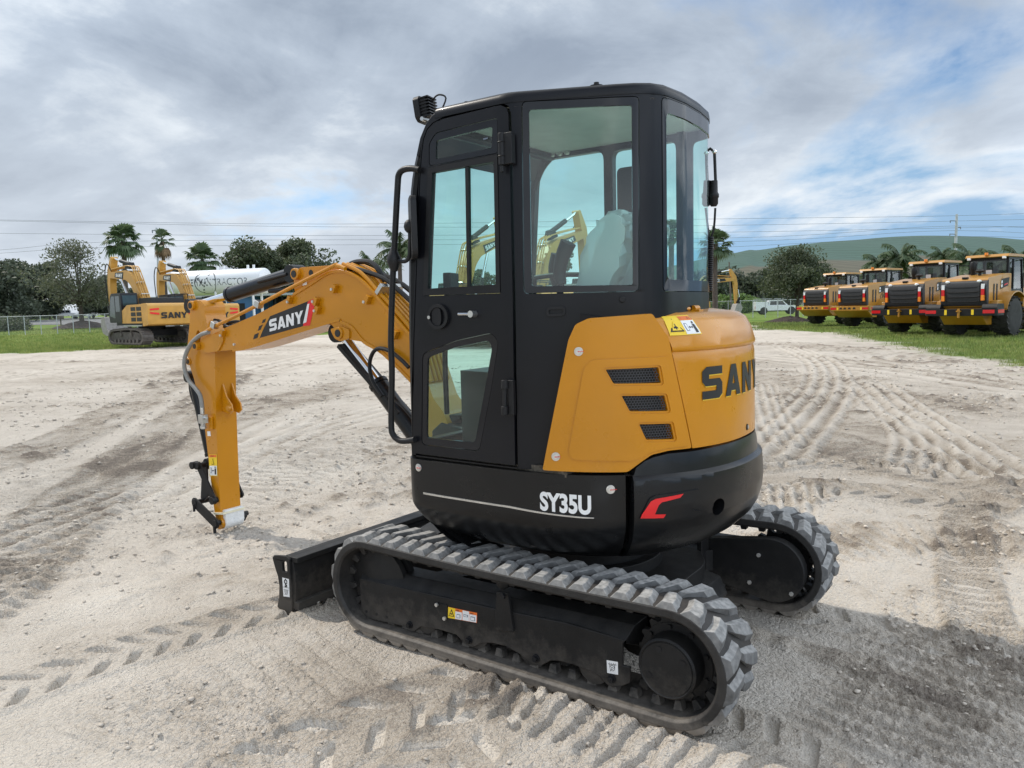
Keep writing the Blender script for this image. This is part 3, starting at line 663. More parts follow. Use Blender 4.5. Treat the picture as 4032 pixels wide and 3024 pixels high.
# ---- skirt
sk_off = lerp_table([(.53,-.30),(.56,-.21),(.60,-.14),(.64,-.095),(.69,-.05),(.735,-.016),(.76,-.004),(.80,0),(1.2,0)])
sk_t = G2((420,990),(770,1044),(1000,1068),(1332,1086))
zst = sum(b for a, b in sk_t)/len(sk_t)
s_k1 = HouseC.hit(z2(1334,1300))[0]
SK = panel('skirt', M['black'], EX, HouseC, [(.5,.53),(.5,zst)]+[(s_k1,zst),(s_k1,.53)], (), sk_off, .05, .010, .03, zcuts=[.545,.56,.58,.60,.62,.64,.665,.69,.715,.735,.76,.80], sharp=60)
ln = G2((232,1152),(238,1170),(700,1245),(1100,1303),(1150,1305),(1172,1298),(1176,1283),(1150,1288),(1100,1285),(700,1227),(250,1152))
panel('moulding', M['steel'], SK, HouseC, G2((234,1158),(700,1232),(1100,1292),(1160,1296),(1160,1300),(1100,1299),(700,1242),(236,1168)), (), .006, .008, .002, .03)
s_a, z_a = HouseC.hit(z2(868,1250)); s_b = HouseC.hit(z2(1145,1270))[0]; hh = HouseC.hit(z2(870,1158))[1]-z_a
tw = text('SY35U', lambda u, v: (u, v, 0), hh, 1, .040); wmax = max(v[0] for v in tw.v); fx = (s_b-s_a)/wmax
z_b = HouseC.hit(z2(1145,1276))[1]
text('SY35U', lambda u, v: HouseC.P(s_a+u*fx, z_a+v+(z_b-z_a)*(u/wmax), .003), hh, 1, .040).build('lettering', M['white'], SK, sharp=0)
bolt_on(HouseC, z2(206,1024), SK, off=.002); bolt_on(HouseC, z2(1250,1143), SK, off=.002)
# ledge / deck under the covers
mb = MB(); k = 70; rim = [HouseC.P(.5+(HouseC.a[-1]-.7)*i/k, zst-.006, -.006) for i in range(k+1)]
mb.add(rim+[(.0,0,zst-.006)], [(i, i+1, k+1) for i in range(k)]); mb.build('deck', M['dirt'], EX, sharp=0)
mb = MB(); rim = [HouseC.P(.5+(HouseC.a[-1]-.7)*i/k, .545, -.26) for i in range(k+1)]
mb.add(rim+[(0,0,.545)], [(i, i+1, k+1) for i in range(k)]); mb.build('belly_plate', M['blacksatin'], EX, sharp=0)
# solid core so that nothing shows through the gaps
mb = MB(); core = [(.40,.55),(-.1,.66),(-.45,.5),(-.62,.25),(-.66,0),(-.6,-.3),(-.4,-.55),(0,-.62),(.40,-.55)]
mb.prism(core, .60, 1.42, 'Z'); mb.build('engine_bay', M['ink'], EX)
# front right part of the house and swing post
mb = MB(); mb.prism(rounded([(.56,-.80),(.56,-.30),(-.2,-.30),(-.2,-.80)], .06), 1.0, 1.36, 'Z'); mb.build('right_cover', M['yellow'], EX, bevel=.02)
mb = MB(); mb.prism([(.5,.62),(.95,.66),(1.0,.72),(1.0,1.0),(.92,1.06),(.5,1.0)], -.12, .12); mb.cyl((.92,0,.6),(.92,0,1.1),.085,20); mb.build('swing_post', M['black'], EX, bevel=.012)
# ---- undercarriage
mb = MB(); mb.cyl((0,0,.40), (0,0,.575), .36, 40).cyl((0,0,.33), (0,0,.42), .42, 40); mb.build('slewing_ring', M['under'], EX, bevel=.006)
mb = MB()
mb.prism(rounded([(-.50,-.42),(.50,-.42),(.62,-.2),(.62,.2),(.50,.42),(-.50,.42),(-.62,.2),(-.62,-.2)], .08), .22, .36, 'Z')
for sx in (-1, 1):
    for sy in (-1, 1): mb.bar((sx*.32, sy*.30, .30), (sx*.52, sy*.62, .27), .16, .12)
mb.prism([(-.70,.18),(-.30,.30),(-.30,.36),(-.66,.27)], -.3, .3)
UC = mb.build('undercarriage_frame', M['under'], EX, bevel=.012)
mb = MB(); mb.tube([(.30,.36,.45),(.40,.48,.52),(.46,.56,.50),(.50,.60,.40)], .016, 8, 4); mb.build('track_hose', M['plastic'], UC)
XF, XR, RB, ZC = .85, -.868, .245, .277
def track(sgn):
    yo, yi = .86*sgn, .56*sgn
    # centre-line of the belt (closed), idler end slightly smaller than the sprocket end
    rf, rr = .234, .233
    path = []
    def arc(cx, cz, r, a0, a1, n):
        for i in range(n): a = a0+(a1-a0)*i/n; path.append((cx+r*math.cos(a), cz+r*math.sin(a)))
    arc(XR, ZC, rr, R(90), R(270), 22)
    for i in range(24): path.append((XR+(XF-XR)*i/24, ZC-rr + (rr-rf)*0))
    arc(XF, ZC+.0, rf, R(-90), R(90), 22)
    for i in range(24): t = i/24; path.append((XF+(XR-XF)*t, ZC+rf+(rr-rf)*t - .010*math.sin(math.pi*t)))
    P = [V3((x, 0, z)) for x, z in path]; n = len(P); acc = [0]
    for i in range(n): acc.append(acc[-1]+(P[(i+1) % n]-P[i]).length)
    LT = acc[-1]
    def at(s):
        s %= LT; i = 0
        lo, hi = 0, n
        while hi-lo > 1:
            m = (lo+hi)//2
            if acc[m] <= s: lo = m
            else: hi = m
        a, b = P[lo], P[(lo+1) % n]; t = (s-acc[lo])/(acc[lo+1]-acc[lo]); d0 = (b-a).normalized()
        dm = (a-P[lo-1]).normalized(); dp = (P[(lo+2) % n]-b).normalized()
        d = (d0+dm).normalized()*(1-t)+(d0+dp).normalized()*t; d.normalize()
        return a+(b-a)*t, V3((-d.z, 0, d.x))*-1 if False else V3((d.z, 0, -d.x))*-1
    # outward normal check
    p, q = at(LT*.02); out = 1 if q.dot(p-V3(((XF+XR)/2, 0, ZC))) > 0 else -1
    def S(s, y, h): p, q = at(s); q = q*out; return V3((p.x+q.x*h, y, p.z+q.z*h))
    mb = MB(); N = 150; ys = [yi, yi+sgn*.006, yo-sgn*.006, yo]
    prof = [(yi,-.018),(yi+sgn*.008,-.026),(yo-sgn*.012,-.026),(yo,-.016),(yo,.014),(yo-sgn*.014,.022),(yi+sgn*.014,.022),(yi,.014)]; m = len(prof)
    vs = [S(LT*i/N, y, h) for i in range(N) for y, h in prof]
    mb.add(vs, [(i*m+j, i*m+(j+1) % m, ((i+1) % N)*m+(j+1) % m, ((i+1) % N)*m+j) for i in range(N) for j in range(m)])
    belt = mb
    # inner drive cleats
    K = 48; pt = LT/K; cl = MB()
    for k in range(K):
        s = k*pt
        for y in (.665*sgn, .755*sgn):
            b = [(-.024,-.024,-.026),(.024,-.024,-.026),(.024,.024,-.026),(-.024,.024,-.026)]
            lo = [S(s+a, y+c, h) for a, c, h in b]; hi = [S(s+a*.6, y+c*.8, -.068) for a, c, h in b]
            cl.add(lo+hi, [(0,1,2,3),(7,6,5,4),(0,4,5,1),(1,5,6,2),(2,6,7,3),(3,7,4,0)])
    # lugs: two staggered rows, bars slanting back towards the middle
    lg = MB()
    def lug(s, pts_top, base_grow, h):
        n_ = len(pts_top); c0 = sum(p[0] for p in pts_top)/n_; c1 = sum(p[1] for p in pts_top)/n_
        lo = []; hi = []
        for (a, y) in pts_top:
            g = 1 if a > c0 else -1
            hi.append(S(s+a, sgn*y, h)); yb = y
            if y < .57: yb = .562
            elif y > .85: yb = .858
            else: yb = y+(.012 if y > c1 else -.012)
            lo.append(S(s+a+g*base_grow, sgn*yb, .016))
        k = len(lo)
        lg.add(lo+hi, [tuple(range(k-1,-1,-1)), tuple(range(k, 2*k))]+[(i, (i+1) % k, k+(i+1) % k, k+i) for i in range(k)])
    for k in range(K):
        s = k*pt; dr = -1
        # outer row: short block at the edge that narrows and bends back
        lug(s, [(-.022,.846),(.020,.846),(.020+dr*.004,.80),(.014+dr*.022,.735),(-.020+dr*.022,.735),(-.027,.79)], .027, .044)
        lug(s+pt*.5, [(-.020,.574),(.022,.574),(.020+dr*.012,.64),(.014+dr*.036,.715),(-.020+dr*.036,.715),(-.024+dr*.012,.64)], .026, .044)
    belt.add(cl.v, cl.f); belt.cur = 1; belt.add(lg.v, lg.f)
    return belt.build('rubber_track', [M['belt'], M['rubber']], EX, sharp=30, bevel=.0035)
for sgn in (1, -1): track(sgn)
YP = .795
PC = straight(YP)
A_ = lambda *p: PC.H(L(za, *p)); B_ = lambda *p: PC.H(L(zb, *p))
fr = A_((806,655),(1990,922)) + B_((400,560),(912,712),(890,742),(888,930),(952,942),(950,1085),(880,1112),(800,1122),(742,1092),(690,1030),(620,985),(450,922),(330,892),(260,890),(180,932),(120,928),(50,880),(-10,832)) + A_((2080,1250),(1960,1222),(1870,1222),(1830,1245),(1790,1262),(1730,1235),(1650,1152),(1500,1105),(1340,1080),(1290,1120),(1240,1118),(1215,1082),(872,1005),(822,950))
fr2 = [(8-s_, z_) for s_, z_ in fr]
xs = [x for x, z in fr2]; X0, X1 = min(xs), max(xs)
ztop = fr2[0][1]
for sgn in (1, -1):
    if sgn == 1: mb = MB(); mb.prism(fr2, sgn*(YP-.014), sgn*YP)
    else: mb = MB(); mb.prism([(-x-.0, z) for x, z in fr2] if False else fr2, sgn*(YP-.014), sgn*YP)
    mb2 = mb
    # sloping top plate and inner box
    zt_ = fr2[0][1]; zt2 = fr2[3][1]
    vs = [(fr2[0][0], sgn*(YP-.004), zt_), (fr2[3][0], sgn*(YP-.004), zt2), (fr2[3][0]-.02, sgn*.735, zt2+.052), (fr2[0][0], sgn*.735, zt_+.052),
          (fr2[0][0], sgn*(YP-.014), zt_-.02), (fr2[3][0], sgn*(YP-.014), zt2-.02), (fr2[3][0]-.02, sgn*.60, zt2-.1), (fr2[0][0], sgn*.60, zt_-.1), (fr2[3][0]-.02, sgn*.62, zt2+.052), (fr2[0][0], sgn*.62, zt_+.052)]
    mb2.add(vs, [(0,1,2,3),(3,2,8,9),(9,8,6,7),(7,6,5,4),(0,3,9,7,4),(1,5,6,8,2)])
    TF = mb2.build('track_frame', M['under'], EX, bevel=.005)
    mb = MB()
    if sgn == 1:
        for f, p in ((za,(1245,1062)),(za,(1762,1195)),(zb,(133,866)),(zb,(795,1046))):
            q = onY(f(*p), YP+.004); mb.cyl(q-V3((0,.004,0)), q+V3((0,.004,0)), .019, 16).cyl(q, q+V3((0,.018,0)), .013, 6)
        q = onY(za(2065,808), YP+.03); mb.cyl(q, q+V3((0,.016,0)), .014, 6)
        mb.build('frame_bolt', M['plastic'], TF, bevel=.001)
        mb = MB()
        for p in ((868,947),(956,970),(1044,995)):
            q = onY(za(*p), YP+.001); mb.cyl(q-V3((0,.004,0)), q+V3((0,.0008,0)), .008, 12)
        mb.build('frame_hole', M['ink'], TF)
        mb = MB()
        for p in ((1484,886),(1553,1004)):
            q = onY(za(*p), YP+.008); mb.cyl(q, q+V3((0,.010,0)), .010, 6)
        mb.build('bolt', M['bolt'], TF)
        panel('cover_plate', M['under'], TF, PC, rounded(A_((1450,868),(1575,885),(1578,1022),(1535,1008)), .01), (), .005, .006, .002)
        panel('roller_bracket', M['under'], TF, PC, A_((2018,765),(2115,775),(2165,1118),(1998,1098)), (), .016, .018, .004)
        lq = A_((1580,1000),(1832,1045),(1834,958),(1582,905)); lq3 = [PC.P(a, b, .0012) for a, b in lq]; F_ = onquad(lq3)
        up = V3((0,1,0))
        def pq(name, m, u0, v0, u1, v1, l): return MB().add([F_(u0,v0)+up*l, F_(u1,v0)+up*l, F_(u1,v1)+up*l, F_(u0,v1)+up*l], [(0,1,2,3)]).build(name, m, TF, sharp=0)
        pq('label', M['orange'], 0, 0, 1, 1, 0); pq('label', M['labelyel'], .005, .01, .255, .99, .001)
        for u0, u1 in ((.26,.49),(.51,.735),(.745,.985)): pq('label_white_field', M['white'], u0, .03, u1, .74 if u0 != .51 else .97, .001)
        MB().add([F_(.03,.2)+up*.002, F_(.23,.2)+up*.002, F_(.13,.88)+up*.002], [(0,1,2)]).build('label_symbol', M['ink'], TF, sharp=0)
        MB().add([F_(.06,.27)+up*.003, F_(.20,.27)+up*.003, F_(.13,.72)+up*.003], [(0,1,2)]).build('label_symbol', M['labelyel'], TF, sharp=0)
        pq('label_symbol', M['ink'], .10,.38,.16,.5,.004); pq('label_symbol', M['blue_ink'], .31,.15,.44,.52,.002); pq('label_symbol', M['white'], .325,.2,.425,.47,.003)
        pq('label_symbol', M['blue_ink'], .79,.15,.94,.55,.002); pq('label_symbol', M['white'], .805,.2,.925,.49,.003); pq('label_symbol', M['blue_ink'], .55,.4,.70,.62,.002); pq('label_symbol', M['white'], .57,.45,.68,.57,.003)
        for u in (.29,.77): text('WARNING', lambda a, b: F_(u+a, .80+b)+up*.002, .10, .16, .02).build('label_lettering', M['ink'], TF, sharp=0)
        # tie-down label
        def tiedown(par, c, axisf):
            F2 = onquad(c)
            def g(pts, m, l): MB().add([F2(u, v)+axisf*l for u, v in pts], [tuple(range(len(pts)))]).build('label_symbol', m, par, sharp=0)
            MB().add([F2(0,0), F2(1,0), F2(1,1), F2(0,1)], [(0,1,2,3)]).build('label', M['white'], par, sharp=0)
            g([(.15,.72),(.88,.72),(.88,.76),(.15,.76)], M['ink'], .001)
            for k in range(4): g([(.2+.18*k,.77),(.23+.18*k,.77),(.30+.18*k,.86),(.27+.18*k,.86)], M['ink'], .001)
            for u in (.28,.72): g([(u-.02,.45),(u+.02,.45),(u+.02,.72),(u-.02,.72)], M['ink'], .001)
            for rr, mm, l in ((.23,M['ink'],.001),(.19,M['white'],.0015),(.11,M['ink'],.002),(.07,M['white'],.0025)):
                g([(.5+rr*math.cos(a*.3927), .45+rr*math.sin(a*.3927)) for a in range(16)], mm, l)
            g([(.30,.22),(.34,.20),(.48,.40),(.44,.42)], M['ink'], .003)
        tiedown(TF, [PC.P(a, b, .0012) for a, b in B_((755,993),(850,1010),(848,898),(750,882))], up)
    # idler, rollers, sprocket and final drive
    mb = MB(); mb.lathe((XF,sgn*.64,ZC), (0,1,0), [(.05,0),(.15,.0),(.16,.02),(.195,.025),(.195,.055),(.17,.06),(.17,.08),(.195,.085),(.195,.115),(.16,.12),(.13,.125),(.05,.14)], 40)
    mb.build('idler_wheel', M['under'], EX)
    mb = MB()
    for xr in (.50,.17,-.16,-.49): mb.lathe((xr,sgn*.64,.155), (0,1,0), [(.03,-.02),(.075,0),(.075,.045),(.05,.05),(.05,.09),(.075,.095),(.075,.14),(.03,.15)], 24)
    mb.lathe((.0,sgn*.64,.445), (0,1,0), [(.02,-.03),(.035,0),(.035,.14),(.02,.15)], 20)
    mb.build('track_roller', M['under'], EX)
    mb = MB(); tp = []; nt_ = 17
    for i in range(nt_*4):
        a = 2*math.pi*i/(nt_*4); r = (.186,.186,.160,.160)[i % 4]; tp.append((XR+r*math.cos(a), ZC+r*math.sin(a)))
    mb.prism(tp, sgn*.69, sgn*.725)
    SP = mb.build('drive_sprocket', M['under'], EX, bevel=.003)
    cc = onY(zb(1400,985), .81) if sgn == 1 else V3((XR,-.8,ZC))
    cx_, cz_ = (XR+.015, cc.z) if sgn == 1 else (XR, ZC)
    mb = MB(); mb.lathe((cx_,sgn*.70,cz_), (0,sgn,0), [(.16,0),(.16,.03),(.128,.032),(.126,.12),(.118,.128),(.112,.124),(.110,.128),(.02,.128)], 48)
    for i in range(9):
        a = 2*math.pi*i/9; mb.cyl((cx_+.145*math.cos(a), sgn*.73, cz_+.145*math.sin(a)), (cx_+.145*math.cos(a), sgn*.742, cz_+.145*math.sin(a)), .011, 6)
    FD = mb.build('final_drive', M['under'], SP)
    mb = MB()
    for a in (2.6, -.5, 1.2): mb.cyl((cx_+.085*math.cos(a), sgn*.826, cz_+.085*math.sin(a)), (cx_+.085*math.cos(a), sgn*.8305, cz_+.085*math.sin(a)), .014, 12)
    mb.build('drive_plug', M['plastic'], SP)
# inner motor guards
for sgn in (1, -1):
    mb = MB(); pr = [(-.50,.40),(-.78,.44)]+[(XR+.175*math.cos(a), ZC+.175*math.sin(a)) for a in [R(80+200*i/14) for i in range(15)]]+[(-.55,.16),(-.50,.20)]
    mb.prism(pr, sgn*.50, sgn*.57); g = mb.build('motor_guard', M['under'], EX, bevel=.008)
    if sgn == -1:
        mb = MB()
        for f in ((1300,742),(1220,978),(1585,1080)):
            q = onY(zc(*f), -.50); mb.cyl(q-V3((0,.002,0)), q+V3((0,.008,0)), .012, 6)
        mb.build('bolt', M['bolt'], g)
mb = MB(); mb.bar((-.50,-.55,.33), (-.50,-.40,.33), .03, .34); mb.bar((-.50,.55,.33), (-.50,.40,.33), .03, .30); mb.build('frame_gusset', M['under'], EX, bevel=.006)
# ---- dozer blade
XB = 1.47
bp = [(XB+.055,.0),(XB+.06,.02),(XB+.02,.05),(XB-.00,.10),(XB-.012,.18),(XB-.005,.26),(XB+.03,.325),(XB+.05,.335),(XB+.03,.345),(XB-.02,.335),(XB-.035,.26),(XB-.04,.18),(XB-.03,.10),(XB-.005,.03),(XB+.02,.0)]
mb = MB(); mb.prism(bp, -.85, .85); mb.box((XB-.035,0,.325), (.06,1.70,.03)); mb.box((XB-.03,0,.05),(.05,1.7,.05))
BL = mb.build('dozer_blade', M['under'], EX, bevel=.004)
ep = Curve([(8,.862),(-8,.862)]); E_ = lambda *p: ep.H(L(za, *p))
epo = E_((50,478),(62,458),(140,462),(175,470),(200,495),(204,620),(218,770),(220,960),(212,978),(68,982),(66,948),(92,908),(108,820),(110,720),(98,640),(72,560))
slot = [(s_, z_) for s_, z_ in rounded(E_((136,512),(174,508),(180,605),(140,600)), .014)]
panel('end_plate', M['under'], BL, ep, epo, [slot], .002, .02, .004)
panel('end_plate', M['under'], BL, straight(-.842), epo, [], .0, .02, .004)
tq = [ep.P(a, b, .0035) for a, b in E_((150,812),(205,820),(198,662),(140,648))]; tq_f = onquad(tq)
lo = [tq_f(0,0), tq_f(1,0), tq_f(1,.49), tq_f(0,.49)]; hi = [tq_f(0,.51), tq_f(1,.51), tq_f(1,1), tq_f(0,1)]
tiedown(BL, lo, V3((0,1,0)))
MB().add(hi, [(0,1,2,3)]).build('label', M['white'], BL, sharp=0)
Fh = onquad(hi); mb = MB(); mb.tube([Fh(.5,.95), Fh(.5,.8)], .004, 6, 1); 
mb.tube([Fh(.5+.2*math.cos(a), .62+.2*math.sin(a)) for a in [i*.6 for i in range(11)]], .0035, 6, 1); mb.tube([Fh(.5,.42), Fh(.45,.34), Fh(.6,.22), Fh(.62,.12), Fh(.45,.08), Fh(.36,.16)], .0045, 6, 2)
mb.build('label_symbol', M['ink'], BL)
mb = MB()
for y in (.38,-.38): mb.prism([(.50,.20),(.55,.34),(1.05,.38),(XB-.02,.28),(XB-.02,.14),(1.0,.24)], y-.045, y+.045)
mb.cyl((.62,0,.42),(1.40,0,.24),.05,18); mb.bar((XB-.05,-.4,.2),(XB-.05,.4,.2),.06,.14); mb.build('blade_arm', M['under'], BL, bevel=.006)
mb = MB()
for y in (-.52, .52): mb.prism([(XB-.03,.05),(XB-.03,.33),(XB-.09,.30),(XB-.07,.06)], y-.008, y+.008)
mb.build('blade_rib', M['blacksatin'], BL)
mb = MB(); mb.box((.74,.44,.50),(.20,.22,.012), rx=-.15, ry=.12); mb.build('hose_guard', M['blacksatin'], EX, bevel=.003)
# ---- boom
YB = .115
BC = straight(YB)
def Bp(*p): return [(8-s_, z_) for s_, z_ in BC.H(L(z4, *p))]
foot = [(8-s_, z_) for s_, z_ in BC.H(L(z2, (300,520),(428,640),(440,700),(400,760),(330,740),(258,690)))]
foot_hi = (.93, 1.06); 
top_edge = Bp((262,505),(330,470),(420,432),(505,395),(700,292),(800,230),(885,176),(950,163),(1010,176),(1070,212),(1130,272),(1355,535))
bot_edge = Bp((1352,772),(1190,612),(1080,548),(1000,535),(940,500),(905,450),(870,445),(480,572),(360,592))
nosep = Bp((245,604),(205,598),(184,578),(184,552),(205,530))
bo = top_edge + [(.98,1.20),(.90,1.12),(.86,1.02),(.90,.94),(.98,.93),(1.05,.98)] + bot_edge + nosep
bo = rounded(bo, .02, 2)
mb = MB(); mb.prism(bo, -YB, YB)
BO = mb.build('boom', M['yellow'], EX, bevel=.006)
# weld flange along top and bottom edges
def edge_strip(pts, w, h, name, m, par):
    mb = MB(); q = catmull([V3((x, 0, z)) for x, z in pts], 4); vs = []
    for i, p in enumerate(q):
        t = (q[min(i+1, len(q)-1)]-q[max(i-1, 0)]).normalized(); nn = V3((-t.z, 0, t.x))
        for y in (-w, w):
            for k in (-h, h): vs.append((p.x+nn.x*k, y, p.z+nn.z*k))
    fs = []
    for i in range(len(q)-1): a = 4*i; fs += [(a,a+1,a+5,a+4),(a+1,a+3,a+7,a+5),(a+3,a+2,a+6,a+7),(a+2,a,a+4,a+6)]
    fs += [(0,2,3,1), tuple(4*(len(q)-1)+j for j in (0,1,3,2))]
    return mb.add(vs, fs).build(name, m, par, bevel=.003)
edge_strip(top_edge[4:], YB+.010, .010, 'top_flange', M['yellow'], BO)
edge_strip(Bp((1352,772),(1190,612),(1085,548),(1020,470),(960,442),(900,440),(480,572),(370,592)), YB+.008, .010, 'bottom_flange', M['yellow'], BO)
# nose cheeks and pins
for y in (YB, -YB-.012):
    mb = MB(); mb.prism(rounded(Bp((184,565),(205,535),(270,505),(325,502),(322,545),(296,598),(240,606),(200,600)), .02), y, y+.012); mb.build('nose_cheek', M['yellow'], BO, bevel=.004)
def pin(p, y, r, ln, par, col='yellow', cap=True, nm='pin_boss'):
    q = V3((p[0], y, p[1])); mb = MB(); mb.cyl(q, q+V3((0,ln,0)), r, 24); o = mb.build(nm, M[col], par, bevel=.004)
    if cap: m2 = MB(); m2.cyl(q+V3((0,ln-.002,0)), q+V3((0,ln+.004,0)), r*.62, 20); m2.build('pin_cap', M['ink'], par)
    return o
pin(Bp((190,570))[0], YB+.012, .032, .035, BO)
pin(Bp((955,500))[0], YB-.01, .040, .034, BO)
mb = MB(); mb.prism(rounded(Bp((905,478),(960,460),(1010,480),(1010,530),(960,545),(930,530)), .02), YB, YB+.012); mb.build('pin_plate', M['yellow'], BO, bevel=.003)
br = rounded(Bp((700,292),(688,250),(690,175),(722,142),(800,136),(905,130),(960,145),(930,172),(885,180),(800,235)), .02, 3)
for y in (YB-.035, -YB+.02): 
    mb = MB(); mb.prism(br, y, y+.016); mb.build('cylinder_bracket', M['yellow'], BO, bevel=.004)
pin(Bp((707,178))[0], YB-.02, .040, .03, BO)
mb = MB(); q = Bp((782,172))[0]; mb.cyl((q[0], YB-.0185, q[1]), (q[0], YB-.0175, q[1]), .022, 20); mb.build('bracket_hole', M['ink'], BO)
mb = MB()
for p in ((690,318),(935,258),(1115,318),(835,328),(842,374),(1265,508),(325,500)):
    x, z = Bp(p)[0]; mb.box((x, YB+.018, z), (.03,.036,.055), ry=-.5)
mb.build('clamp_block', M['yellow'], BO, bevel=.003)
mb = MB()
for p in ((690,330),(930,262),(1105,330),(827,328),(836,378),(1255,520),(325,512),(400,560)):
    x, z = Bp(p)[0]; mb.cyl((x, YB+.03, z), (x, YB+.044, z), .010, 6)
mb.build('clamp_bolt', M['bolt'], BO)
# steel pipes on top of the boom
tube_pts = Bp((1070,150),(1130,270),(1200,365),(1355,515))
mb = MB()
for k, y in enumerate((.100,.062,.024,-.014,-.052)):
    q = [(x+.0, y, z+.022) for x, z in Bp((960,150),(1040,178),(1090,222),(1140,280),(1355,535))] + [(1.0, y, 1.30)]
    q = [V3(p) for p in q]; q[0] = q[0]+V3((0,0,.01)); mb.tube(q, .0135, 8, 5)
mb.tube([V3((x, YB+.03, z)) for x, z in Bp((240,492),(290,462),(515,352),(700,255),(925,140),(955,132),(1000,150))], .014, 8, 4)
mb.tube([V3((x, -.03, z)) for x, z in Bp((420,432),(560,345),(750,250),(905,150),(960,140))], .014, 8, 4)
mb.build('hydraulic_pipe', M['yellow'], BO)
mb = MB()
for p in ((1170,268),(1360,520)):
    x, z = Bp(p)[0]; mb.box((x, .03, z+.008), (.075,.20,.03), ry=R(45))
for p in ((530,345),(290,458)):
    x, z = Bp(p)[0]; mb.box((x, YB+.03, z+.004), (.05,.05,.05), ry=-.4)
mb.build('pipe_clamp', M['steel'], BO, bevel=.004)
mb = MB(); mb.tube([V3((x, y, z)) for (x, z), y in zip(Bp((905,140),(960,112),(1040,108),(1085,125),(1120,160),(1150,215)), (0,0,.02,.03,.04,.04))], .018, 8, 4)
mb.tube([V3((x, -.07, z)) for x, z in Bp((1000,150),(1150,215),(1250,290),(1355,380))], .018, 8, 3)
mb.tube([V3((x, .07, z)) for x, z in Bp((905,140),(1010,150),(1160,200),(1260,280),(1355,370))], .016, 8, 3)
mb.build('boom_hose', M['plastic'], BO)
mb = MB(); mb.tube([V3((x, YB+.03, z)) for x, z in Bp((1345,685),(1300,640),(1240,595),(1180,582),(1145,615),(1132,680),(1150,760),(1200,840))], .013, 8, 4)
mb.tube([V3((x, 0, z)) for x, z in Bp((365,455),(330,440),(280,445),(250,470))], .012, 8, 3)
mb.tube([V3((x, 0.03, z)) for x, z in Bp((215,430),(250,438),(290,470),(340,450))], .012, 8, 3)
mb.tube([V3((x, .10, z)) for x, z in Bp((1200,840),(1290,910),(1350,985))], .008, 8, 3)
mb.build('boom_hose', M['plastic'], BO)
# decal
def bq3(*p): return [V3((x, YB, z)) for x, z in Bp(*p)]
def plate(name, m, pts, l, par=BO): return MB().add([(x, YB+l, z) for x, z in Bp(*pts)], [tuple(range(len(pts)))]).build(name, m, par, sharp=0)
plate('decal', M['ink'], ((512,527),(572,408),(790,322),(752,462)), .0015)
plate('decal', M['red'], ((752,462),(778,330),(824,305),(790,458)), .002)
plate('decal', M['white'], ((753,448),(776,342),(788,336),(771,440)), .003)
plate('decal', M['red'], ((776,342),(786,322),(808,316),(800,336)), .0035)
for q in (((480,535),(487,508),(511,498),(504,525)), ((505,488),(513,462),(533,453),(526,479)), ((527,447),(533,428),(551,420),(544,440))): plate('decal', M['ink'], q, .0015)
plate('decal', M['yellow'], ((500,540),(530,462),(545,455),(515,530)), .002)
c4 = bq3((572,492),(752,444),(752,376),(568,428)); F4 = onquad(c4)
letters('SANY', lambda u, v: F4(u/4.42, v)+V3((0,.004,0)), 1, 1, .10).build('decal_lettering', M['white'], BO, sharp=0)
plate('tag', M['white'], ((755,225),(778,215),(780,235),(757,243)), .012)
# ---- arm
YA = .092
AC = straight(YA)
def Ap(*p): return [(8-s_, z_) for s_, z_ in AC.H(L(z4, *p))]
ao = Ap((137,335),(165,318),(192,322),(215,350),(216,400),(232,470),(262,540),(272,600),(276,900),(290,1250),(302,1470),(312,1550),(290,1560),(270,1480),(262,1420),(235,1180),(212,985),(186,870),(156,745),(128,660),(119,605),(124,540),(134,440))
slot = rounded(Ap((168,505),(178,480),(192,500),(192,570),(180,590),(168,570)), .015)
mb = sheet(AC, [(8-x, z) for x, z in rounded(ao, .015, 2)], [[(8-x, z) for x, z in slot]], 0, 2*YA)
AR = mb.build('arm', M['yellow'], EX, bevel=.006)
pin(Ap((152,350))[0], YA-.005, .038, .03, AR)
mb = MB(); x, z = Ap((355,900))[0]
q0 = Ap((276,780),(276,930)); mb.prism([(q0[0][0]+.0,q0[0][1]),(q0[0][0]-.04,q0[0][1]-.1),(q0[0][0]-.10,q0[1][1]+.06),(q0[0][0]-.11,q0[1][1]+.01),(q0[0][0]-.07,q0[1][1]-.02),(q0[1][0],q0[1][1])], .02, .035)
mb.prism([(q0[0][0]+.0,q0[0][1]),(q0[0][0]-.04,q0[0][1]-.1),(q0[0][0]-.10,q0[1][1]+.06),(q0[0][0]-.11,q0[1][1]+.01),(q0[0][0]-.07,q0[1][1]-.02),(q0[1][0],q0[1][1])], -.06, -.045)
mb.cyl((q0[0][0]-.08,.03,q0[1][1]+.03),(q0[0][0]-.08,.06,q0[1][1]+.03),.022,16); mb.build('thumb_lug', M['yellow'], AR, bevel=.004)
wf = Ap((128,660),(112,640),(118,625))
pin(Ap((130,655))[0], YA-.02, .03, .03, AR)
mb = MB(); x, z = Ap((257,988))[0]; mb.box((x, YA+.010, z), (.045,.02,.10)); mb.build('mount_plate', M['yellow'], AR, bevel=.004)
aw = Ap((243,1278),(288,1278),(283,1160),(240,1160))
fw = lambda x_, y_, l: tuple(onquad([(a, YA+l+.001, b) for a, b in aw])(x_, y_)); warn_label(AR, fw, 1, 1, False, True)
MB().add([(x, YA+.0015, z) for x, z in Ap((232,1060),(250,1060),(247,1034),(230,1034))], [(0,1,2,3)]).build('label', M['white'], AR, sharp=0)
